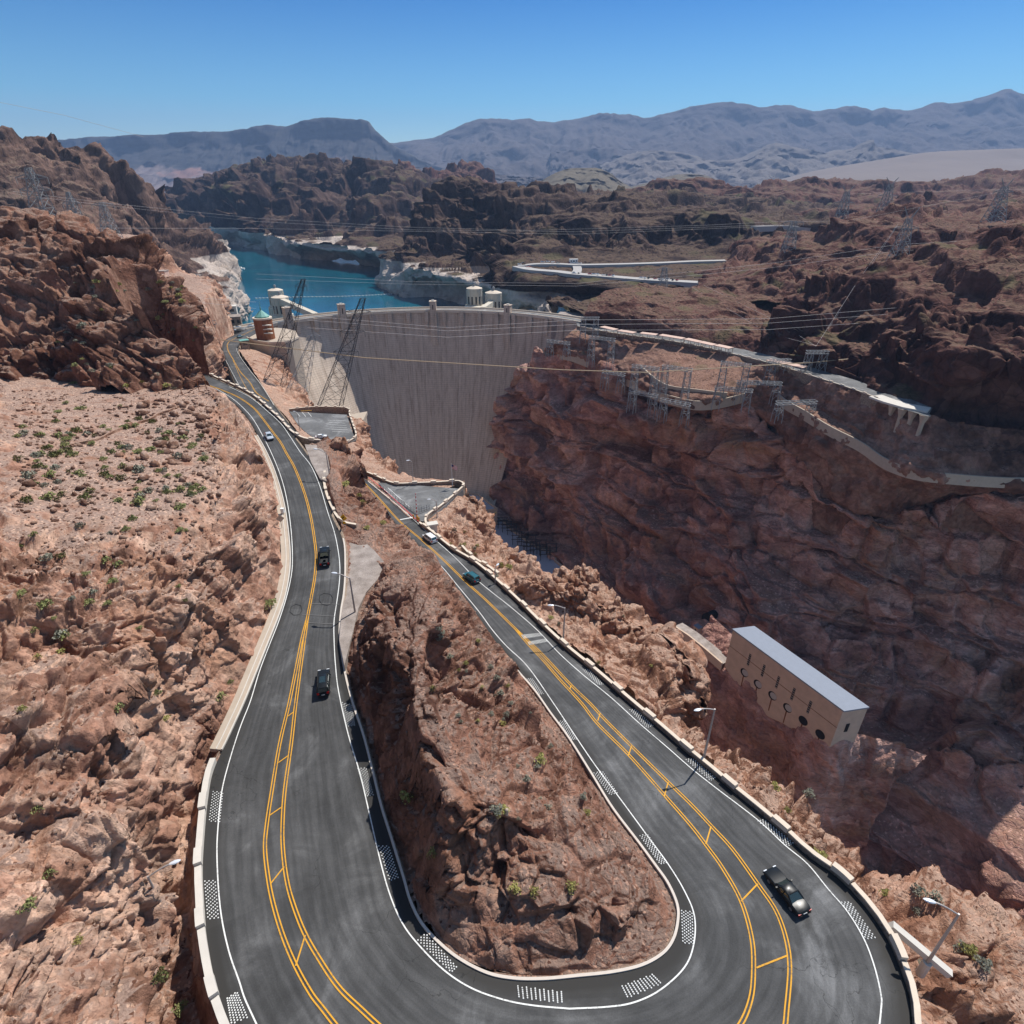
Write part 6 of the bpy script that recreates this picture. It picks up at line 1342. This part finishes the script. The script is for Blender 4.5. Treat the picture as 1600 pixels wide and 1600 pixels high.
# ------------------------------------------------------------------ lattice pylons
def lattice(name, label, base, top, wb, wt, levels=7, arms=(), mat='steel', bw=.35, group=None, armw=8, ears=False):
    base, top = np.array(base), np.array(top); r = empty(name, tuple(base)); tag(r, label, 'pylon', group); v = top - base
    mb = MB(); hs = [1 - (1 - k / levels) ** 1.25 for k in range(levels + 1)]; R4 = []
    for t in hs:
        w = wb + (wt - wb) * t; c = v * t; R4.append([c + np.array((a * w / 2, b * w / 2, 0)) for a, b in ((-1, -1), (1, -1), (1, 1), (-1, 1))])
    for i in range(levels):
        a, b = R4[i], R4[i + 1]
        for k in range(4):
            mb.bar(a[k], b[k], bw); mb.bar(a[k], b[(k + 1) % 4], bw * .55); mb.bar(a[(k + 1) % 4], b[k], bw * .55); mb.bar(b[k], b[(k + 1) % 4], bw * .6)
    mb.build('tower', M[mat], r)
    for t in arms:
        c = v * t; w = wb + (wt - wb) * t; mb = MB()
        for s_ in (-1, 1):
            tip = c + np.array((s_ * armw, 0, .6))
            for y in (-w / 2, w / 2):
                for z in (0, 1.8): mb.bar(c + np.array((s_ * w / 2, y, z)), tip, bw * .6)
            mb.bar(tip, tip - np.array((0, 0, 2.6)), bw * .7)
        for y in (-w / 2, w / 2): mb.bar(c + np.array((-w / 2, y, 0)), c + np.array((w / 2, y, 0)), bw * .6)
        ar = mb.build('crossarm', M[mat], r)
    if ears:
        mb = MB()
        for s_ in (-1, 1):
            mb.bar(v + np.array((s_ * wt / 2, 0, 0)), v + np.array((s_ * armw * .62, 0, 7)), bw * .8); mb.bar(v + np.array((s_ * wt * .1, 0, 0)), v + np.array((s_ * armw * .62, 0, 7)), bw * .6)
        mb.build('earth_wire_peaks', M[mat], r)
    return r
def pyl(label, bx, by, Y, ty, wb, wt=2.0, **k):
    b = P(bx, by, Y); v = (ty - 800) / F; topz = H - Y * (ST + v * CT) / (CT - v * ST); return lattice('pylon', label, b - np.array((0, 0, 3)), (b[0], Y, topz), wb, wt, **k)
gp = 'lattice power pylons on the hills'
pyl('large steel pylon at far left against the dark cliff', 72, 345, 300, 262, 9, 1.8, arms=(.62, .82), armw=7, bw=.3, group=gp)
pyl('second pylon from the left, smaller, against the dark cliff', 123, 354, 380, 300, 8, 1.4, arms=(.7,), armw=5, bw=.34, group=gp)
pyl('third pylon from the left, fading into the dark cliff', 173, 364, 420, 316, 9, 2.0, arms=(.9,), armw=7, bw=.3, group=gp)
pyl('pylon on the ridge above the far road, left of the pair on the skyline', 1309, 362, 760, 300, 15, 4, arms=(.75,), armw=11, ears=True, bw=.55, group=gp)
pyl('pylon whose twin peaks rise above the plateau skyline', 1376, 348, 780, 288, 15, 4, arms=(.72,), armw=11, ears=True, bw=.55, group=gp)
pyl('pylon on the skyline at the right edge', 1553, 342, 620, 292, 14, 3.5, arms=(.85,), armw=9, ears=True, bw=.5, group=gp)
pyl('tallest looking pylon on the near right hill in front of the ridge', 1403, 404, 430, 342, 10, 2.6, arms=(.78,), armw=8, ears=True, bw=.36, group=gp)
pyl('pylon straddling the road cut right of the middle', 1232, 389, 600, 346, 10, 4, arms=(.95,), armw=9, bw=.42, group=gp)
pyl('low pylon on the near right hill close to the right border', 1535, 409, 400, 372, 9, 3.5, arms=(.95,), armw=6, bw=.32, group=gp)
pyl('distant pylon on the plateau above the dark headland, left one', 935, 321, 1150, 302, 12, 4, arms=(.85,), armw=9, bw=.6, group=gp)
pyl('distant pylon on the plateau above the dark headland, right one', 1035, 327, 1150, 305, 12, 4, arms=(.85,), armw=9, bw=.6, group=gp)
pyl('pylon below the terrace car park above the red cliff', 1035, 452, 545, 418, 8, 3, arms=(.9,), armw=7, bw=.35, group=gp)
gl_ = 'inclined dark pylons at the left end of the dam'
lattice('pylon', 'tall leaning dark pylon in front of the lit side of the dam', P(510, 652, 283), P(567, 466, 300), 12, 2.2, levels=10, arms=(.55, .72, .88), armw=6, mat='dark_steel', bw=.2, group=gl_)
lattice('pylon', 'leaning dark pylon whose tip stands against the lake beside the intake towers', P(425, 610, 318), P(474, 436, 332), 11, 1.8, levels=10, arms=(.78, .93), armw=3, mat='dark_steel', bw=.2, group=gl_)
lattice('pylon', 'shorter leaning steel pylon between the two tall dark ones', P(462, 618, 315), P(490, 524, 322), 11, 2.2, levels=7, arms=(.97,), armw=4, mat='steel', bw=.18, group=gl_)
def gantry(label, x, y, drop, w=12, h=9, d=4, rz=0.0, levels=3, mat='steel', bw=.28):
    p0 = P(x, y, -drop); r = empty('steel_gantry', tuple(p0), rz); tag(r, label, 'gantry', 'steel gantries on the right canyon bench'); 
    for s_ in (-1, 1):
        mb = MB(); q = [np.array((s_ * w / 2 + a * d / 2, b * d / 2, 0)) for a, b in ((-1, -1), (1, -1), (1, 1), (-1, 1))]; up = lambda v, t: np.array((v[0] * (1 - .25 * t) + s_ * w / 2 * .25 * t, v[1] * (1 - .3 * t), h * t))
        for i in range(levels):
            t0, t1 = i / levels, (i + 1) / levels
            for k in range(4):
                a, b, c_, e = up(q[k], t0), up(q[k], t1), up(q[(k + 1) % 4], t0), up(q[(k + 1) % 4], t1); mb.bar(a, b, bw); mb.bar(a, e, bw * .6); mb.bar(b, e, bw * .7)
        for k in range(4): mb.bar(q[k] - np.array((0, 0, 4)), q[k], bw)
        mb.build('leg', M[mat], r)
    mb = MB(); n = 6
    for y_ in (-d * .35, d * .35):
        for z in (h, h + 1.4): mb.bar((-w / 2 - 2, y_, z), (w / 2 + 2, y_, z), bw)
        for k in range(n): x0 = -w / 2 - 2 + (w + 4) * k / n; mb.bar((x0, y_, h), (x0 + (w + 4) / n, y_, h + 1.4), bw * .6)
    for k in range(n + 1): x0 = -w / 2 - 2 + (w + 4) * k / n; mb.bar((x0, -d * .35, h + 1.4), (x0, d * .35, h + 1.4), bw * .7); mb.bar((x0, -d * .35, h), (x0, d * .35, h), bw * .7)
    mb.build('beam', M[mat], r); return r
for x, y, dr_, w, h, rz, lb in ((872,552,103,13,7,-.5,'steel gantry nearest the right end of the dam, on the rim wall'),(920,528,96,9,13,0,'upright steel gantry on the bench road below the first canopies'),(938,566,104,14,15,-.5,'tall gantry on the slope just below the first canopies'),(957,602,110,11,7,-.6,'small gantry outside the rim wall on the rocky shoulder'),
    (1004,618,109,12,16,-.5,'slender gantry standing across the rim wall, left one'),(1003,638,114,13,8,-.6,'gantry outside the rim wall over a gully, second from the left'),(1052,620,108,13,16,-.5,'gantry behind the rim wall beside the short inner wall'),(1052,652,114,13,8,-.6,'lowest gantry outside the rim wall above the dark cliff'),
    (1142,612,103,12,15,-.4,'tall gantry near the middle of the right bench'),(1142,632,108,16,8,-.3,'squat wide gantry on the rim above the reddish cliff'),(1182,622,105,20,8,-.1,'long horizontal gantry beam right of the bench middle'),(1213,590,97,9,9,.2,'gantry standing just below the wide separate canopy'),(1240,648,107,18,6,.1,'low gantry with a long boom at the start of the right rim wall'),(1270,580,92,8,10,0,'gantry tower standing on the bench road itself')):
    gantry(lb, x, y, dr_, w, h, rz=rz, levels=4 if h > 10 else 2)
# ------------------------------------------------------------------ overhead lines
def wire(label, pts, r=.07, sag=0.0, mat='wire'):
    q = [P(*p) for p in pts]; A = []
    for a, b in zip(q[:-1], q[1:]):
        for k in range(10): t = k / 10; A.append(a + (b - a) * t - np.array((0, 0, 4 * sag * t * (1 - t))))
    A.append(q[-1]); mb = MB()
    for a, b in zip(A[:-1], A[1:]): mb.bar(a, b, r * 2, n=3)
    return tag(mb.build('power_line', M[mat]), label, 'cable', 'overhead lines across the canyon')
M['wire'] = flat('grey_wire', (.45, .42, .42), .6, var=.05); M['rope'] = flat('brown_steel_rope', (.30, .22, .14), .7, var=.1)
wire('thick brown cableway rope crossing in front of the dam face', [(345,531,345),(570,559,335),(880,578,330),(1010,582,325),(1274,566,330),(1497,544,350)], .22, 0, 'rope')
G1 = [([(20,299,320),(165,317,400),(400,341,520),(640,355,560),(830,360,580),(1100,352,600),(1240,345,600)], 'pale wire pair from the left pylons across the lake hills'),
 ([(20,303,320),(165,321,400),(400,346,520),(640,359,560),(900,362,580),(1240,350,600)], 'lower twin of the pale wires crossing the lake hills'),
 ([(20,356,330),(400,357,520),(900,366,600),(1240,352,620)], 'faint wire above the bleached shore line'),
 ([(20,452,300),(235,460,330),(400,472,360)], 'thin wire over the left crag, upper one'),([(20,460,300),(290,470,330),(400,482,360)], 'thin wire over the left crag, lower one'),
 ([(400,428,420),(640,440,430),(900,443,440),(1200,412,440),(1403,382,430),(1600,372,430)], 'wire skimming the lake surface behind the dam, upper one'),
 ([(400,436,420),(640,444,430),(900,447,440),(1200,419,440),(1403,392,430),(1600,382,430)], 'wire skimming the lake surface behind the dam, lower one'),
 ([(480,494,300),(700,512,310),(900,500,330),(1200,498,350),(1400,481,360),(1620,462,360)], 'uppermost of three wires running right from the dam crest'),
 ([(480,500,300),(700,517,310),(900,507,330),(1200,505,350),(1400,490,360),(1620,474,360)], 'middle of three wires running right from the dam crest'),
 ([(480,512,300),(700,527,310),(900,516,330),(1200,515,350),(1400,501,360),(1620,488,360)], 'lowest of three wires running right from the dam crest'),
 ([(1080,448,500),(1200,520,400),(1275,540,335)], 'wire dropping over the gully to the bench road, left one'),([(1100,446,500),(1210,500,430),(1275,541,335)], 'wire dropping over the gully to the bench road, right one'),
 ([(1275,541,335),(1340,440,400),(1403,350,430)], 'steep wire from the bench road up to the near right pylon'),([(1195,610,345),(1290,520,380),(1403,352,430)], 'long steep wire from the bench gantries to the near right pylon'),([(1215,640,335),(1330,520,370),(1540,380,400)], 'slanting wire from the rim gantry to the pylon near the right border'),
 ([(1327,303,760),(1390,301,780),(1562,296,700),(1640,295,700)], 'wire linking the skyline pylons on the right'),([(1240,347,600),(1330,344,640),(1562,300,640)], 'rising wire over the right ridge'),
 ([(-50,150,250),(100,180,260),(225,214,300)], 'high thin wire against the sky at top left')]
for pts, lb in G1: wire(lb, pts, .042)
# ------------------------------------------------------------------ plants
def leafmat(name, a, b):
    m = N(name, .85, .1); m.color(m.mix(m.noise(m.pos, 6, 3), a, b)); return m.m
M['leaf_green'] = leafmat('creosote_green', (.15, .17, .055), (.31, .30, .13)); M['leaf_yellow'] = leafmat('brittlebush_yellow_green', (.26, .25, .07), (.45, .40, .15)); M['leaf_grey'] = leafmat('grey_sage', (.20, .20, .15), (.34, .33, .25)); M['stem'] = flat('dry_twig', (.16, .11, .07), .9)
def make_shrub(mat, label, group, seed, flat_=.75, n=170):
    rnd = random.Random(seed); root = empty('desert_shrub', (0, 0, -500)); tag(root, label, 'shrub', group)
    mb = MB()
    for k in range(n):
        a = rnd.uniform(0, 2 * pi); e = rnd.uniform(.05, 1.45); rr = rnd.uniform(.45, 1.0) ** .6 * (1 + .25 * math.sin(a * 3 + seed))
        c = Vector((rr * math.cos(a) * math.cos(e) * .5, rr * math.sin(a) * math.cos(e) * .5, rr * math.sin(e) * .5 * flat_ + .05)); d = Vector((rnd.gauss(0, 1), rnd.gauss(0, 1), rnd.gauss(0, 1))).normalized(); u = d.orthogonal().normalized(); s_ = rnd.uniform(.035, .075)
        mb.add([c - d * s_ * 1.6, c + u * s_, c + d * s_ * 1.6, c - u * s_], [(0, 1, 2, 3)])
    mb.build('foliage', M[mat], root); mb = MB()
    for k in range(9): a = rnd.uniform(0, 2 * pi); mb.bar((0, 0, -.1), (math.cos(a) * .33, math.sin(a) * .33, .32), .03, .012, 3)
    mb.build('stems', M['stem'], root); return root
PROT = [make_shrub('leaf_green', 'green creosote bush on the gravelly slope left of the road', 'green bushes on the left slope', 1), make_shrub('leaf_yellow', 'yellow green bush growing on the rocks', 'yellow green bushes', 2, .8), make_shrub('leaf_grey', 'rounded grey sage bush on the stony ground', 'grey sage bushes', 3, .9)]
used = [False] * 3
def put_shrub(k, p, s, label=None, group=None):
    sc_ = (s * random.uniform(.85, 1.15), s * random.uniform(.85, 1.15), s * random.uniform(.8, 1.1))
    if not used[k]: used[k] = True; PROT[k].location = tuple(p); PROT[k].scale = sc_; c = PROT[k]
    else: c = copy_tree(PROT[k], tuple(p), random.uniform(0, 6.28), scale=sc_)
    if label: c['label'] = label
    if group: c['group'] = group
    return c
random.seed(11)
PLACE = {'hill': 'on the left slope above the road', 'crag': 'clinging to the gullies of the red crag', 'isl': 'on the rock island inside the hairpin', 'rim': 'on the canyon rim outside the right parapet'}
KIND = ('green creosote bush', 'yellow green bush', 'rounded grey bush')
_ps = put_shrub
def put_shrub(k, p, s, where):
    return _ps(k, p, s, KIND[k] + ' ' + PLACE[where], KIND[k] + 'es ' + PLACE[where])
LB = {'crag': 'bush clinging to the gullies of the red crag', 'hill': None}
for i in range(150):   # slope on the left
    t = random.random(); x = random.uniform(28, 330); y = random.choice((random.uniform(620, 780), random.uniform(660, 790), random.uniform(640, 1000)))
    if x > 300 and y < 640: continue
    p_ = at_px('hill', x, y)
    if p_ is not None: put_shrub(0 if random.random() < .8 else 2, p_, random.uniform(.8, 2.1) * (1.15 if y < 790 else .8), 'hill')
for x, y, s_ in ((250,1525,1.8),(285,1572,1.5),(55,1265,1.2),(75,1365,1.2),(125,1465,1.0),(50,1420,1.4),(425,945,2.6),(352,1090,1.6),(250,1080,1.2),(365,1065,1.2),(262,1120,1.0),(185,1105,1.4),(32,1105,1),(98,1015,1),(55,1025,1)):
    p_ = at_px('hill', x, y)
    if p_ is not None: put_shrub(0 if s_ > 1.1 else 1, p_, s_, 'hill')
for i in range(45):
    x, y = random.uniform(60, 310), random.uniform(430, 612); p_ = at_px('crag', x, y)
    if p_ is not None: put_shrub(random.choice((0, 2, 1)), p_, random.uniform(1.2, 2.6), 'crag')
for i in range(40):
    t = random.random(); y = random.uniform(985, 1290); xl = np.interp(y, [985, 1290], [665, 780]); xr = np.interp(y, [985, 1290], [760, 940]); p_ = at_px('isl', random.uniform(xl, xr), y)
    if p_ is not None: put_shrub(2 if random.random() < .72 else 1, p_, random.uniform(.5, 1.05), 'isl')
for x, y, s_ in ((850,1187,1.5),(632,1252,1.7),(800,1388,1.5),(835,1390,1.3),(898,1385,1.4),(673,1335,1.3),(680,1072,1.1),(778,1262,1.3),(575,820,1.6),(545,755,2.2),(598,812,1.5),(572,784,1.8),(565,775,1.5)):
    p_ = at_px('isl', x, y)
    if p_ is not None: put_shrub(1 if x != 778 else 2, p_, s_, 'isl')
for i in range(46):
    x, y = random.choice(((random.uniform(700, 800), random.uniform(800, 900)), (random.uniform(830, 1040), random.uniform(930, 1120)), (random.uniform(1150, 1300), random.uniform(1215, 1360)), (random.uniform(1320, 1560), random.uniform(1380, 1540)))); p_ = at_px('rim', x, y, 5)
    if p_ is not None: put_shrub(random.choice((1, 1, 2)), p_, random.uniform(.9, 1.9), 'rim')
# stones lying about (nobody could count them)
def rubble(name, label, keys, n, seed, mat):
    rs = np.random.RandomState(seed); V = []; Fc = []
    base = np.array([(1, 0, 0), (-1, 0, 0), (0, 1, 0), (0, -1, 0), (0, 0, 1), (0, 0, -1), (.6, .6, .5), (-.6, -.6, .5), (.6, -.6, .45), (-.6, .6, .45)], float)
    tri = [(4, 6, 9), (4, 9, 7), (4, 7, 8), (4, 8, 6), (6, 0, 2), (6, 2, 9), (9, 2, 1), (9, 1, 7), (7, 1, 3), (7, 3, 8), (8, 3, 0), (8, 0, 6), (0, 5, 2), (2, 5, 1), (1, 5, 3), (3, 5, 0)]
    for key, cnt, (x0, x1, y0, y1), smin, smax in keys:
        X, Y, q = _c[key] if key in _c else _c.setdefault(key, nearest(key)); m = np.where((X > x0) & (X < x1) & (Y > y0) & (Y < y1))[0]
        for i in rs.choice(m, cnt):
            s_ = smin + (smax - smin) * rs.rand() ** 3.5; p_ = q[i]
            dist, _ = road_field(np.array([p_[0]]), np.array([p_[1]]))
            if dist[0] < 1.0 + s_: continue
            k = len(V); sc3 = s_ * (.6 + .8 * rs.rand(3)); b = base * sc3 * (.75 + .5 * rs.rand(10, 1)); a = rs.rand() * 6.28; ca, sa = math.cos(a), math.sin(a)
            b = np.stack([b[:, 0] * ca - b[:, 1] * sa, b[:, 0] * sa + b[:, 1] * ca, b[:, 2]], -1) + p_ + np.array((0, 0, s_ * .15)); o = len(V) ; V.extend(b.tolist()); Fc.extend([(o + x, o + y, o + z) for x, y, z in tri])
    return tag(mesh_np(name, V, Fc, M[mat]), label, 'rocks', kind='stuff')
rubble('scree', 'loose stones scattered over the left slope', [('hill', 2600, (20, 345, 610, 900), .08, .5), ('hill', 160, (200, 345, 630, 760), .3, 1.5), ('hill', 260, (20, 345, 620, 800), .3, .9), ('hill', 900, (20, 330, 900, 1560), .06, .35), ('crag', 160, (20, 320, 420, 625), .3, 1.2)], 0, 5, 'rock_near')
rubble('scree', 'loose stones scattered over the island and the canyon rim', [('isl', 1700, (600, 960, 950, 1320), .04, .2), ('isl', 120, (600, 960, 950, 1300), .1, .4), ('rim', 700, (690, 1060, 780, 1120), .06, .35), ('rim', 600, (1140, 1590, 1200, 1560), .05, .25)], 0, 6, 'rock_island')
p_ = at_px('isl', 797, 1275)
if p_ is not None:
    mb = MB(); mb.lathe([(.18, 0), (.2, .9), (.1, 1.0)], n=8); tag(mb.build('marker_post', M['sign_back'], loc=tuple(p_)), 'short brown stump post on the edge of the island rock', 'post')
# dirt path with a low stone edge on the left slope
pp = [at_px('hill', x, y) for x, y in dense([(110,692),(150,683),(185,668),(220,656),(255,640),(285,628)], 4)]; pp = [q for q in pp if q is not None]; mb = MB(); mb.sweep([q - pp[0] for q in pp], [(-.25, -.6), (.25, -.6), (.25, .45), (-.25, .45)]); tag(mb.build('stone_edging', M['rock_strip'] , loc=tuple(pp[0])), 'low stone edging of an old path across the left slope', 'wall')
hp = [P(x, y, Y_) for x, y, Y_ in ((252,632,174),(285,618,176),(310,606,177),(322,604,178))]; mb = MB()
for k in (.2, 2.6): 
    for a, b in zip(hp[:-1], hp[1:]): mb.bar(a - hp[0] + np.array((0, 0, k)), b - hp[0] + np.array((0, 0, k)), .14)
for q in hp: mb.bar(q - hp[0] - np.array((0, 0, 1)), q - hp[0] + np.array((0, 0, 2.7)), .16)
tag(mb.build('fence', M['rust'], loc=tuple(hp[0])), 'rusty fence at the foot of the red crag above the road', 'fence')
# ------------------------------------------------------------------ haze
HAZE = 6.2e-5
hm = bpy.data.materials.new('haze'); hm.use_nodes = True; t = hm.node_tree; t.nodes.remove(t.nodes['Principled BSDF']); pv = t.nodes.new('ShaderNodeVolumePrincipled'); pv.inputs['Color'].default_value = (.42, .62, 1.0, 1); pv.inputs['Density'].default_value = HAZE; pv.inputs['Anisotropy'].default_value = .1
t.links.new(pv.outputs[0], t.nodes['Material Output'].inputs['Volume'])
mb = MB(); mb.box((0, 6000, 730), (30000, 16000, 1522)); hz = tag(mb.build('haze', hm), 'thin blue desert haze filling the air', 'haze', kind='stuff')
hm.cycles.homogeneous_volume = True if hasattr(hm.cycles, 'homogeneous_volume') else None
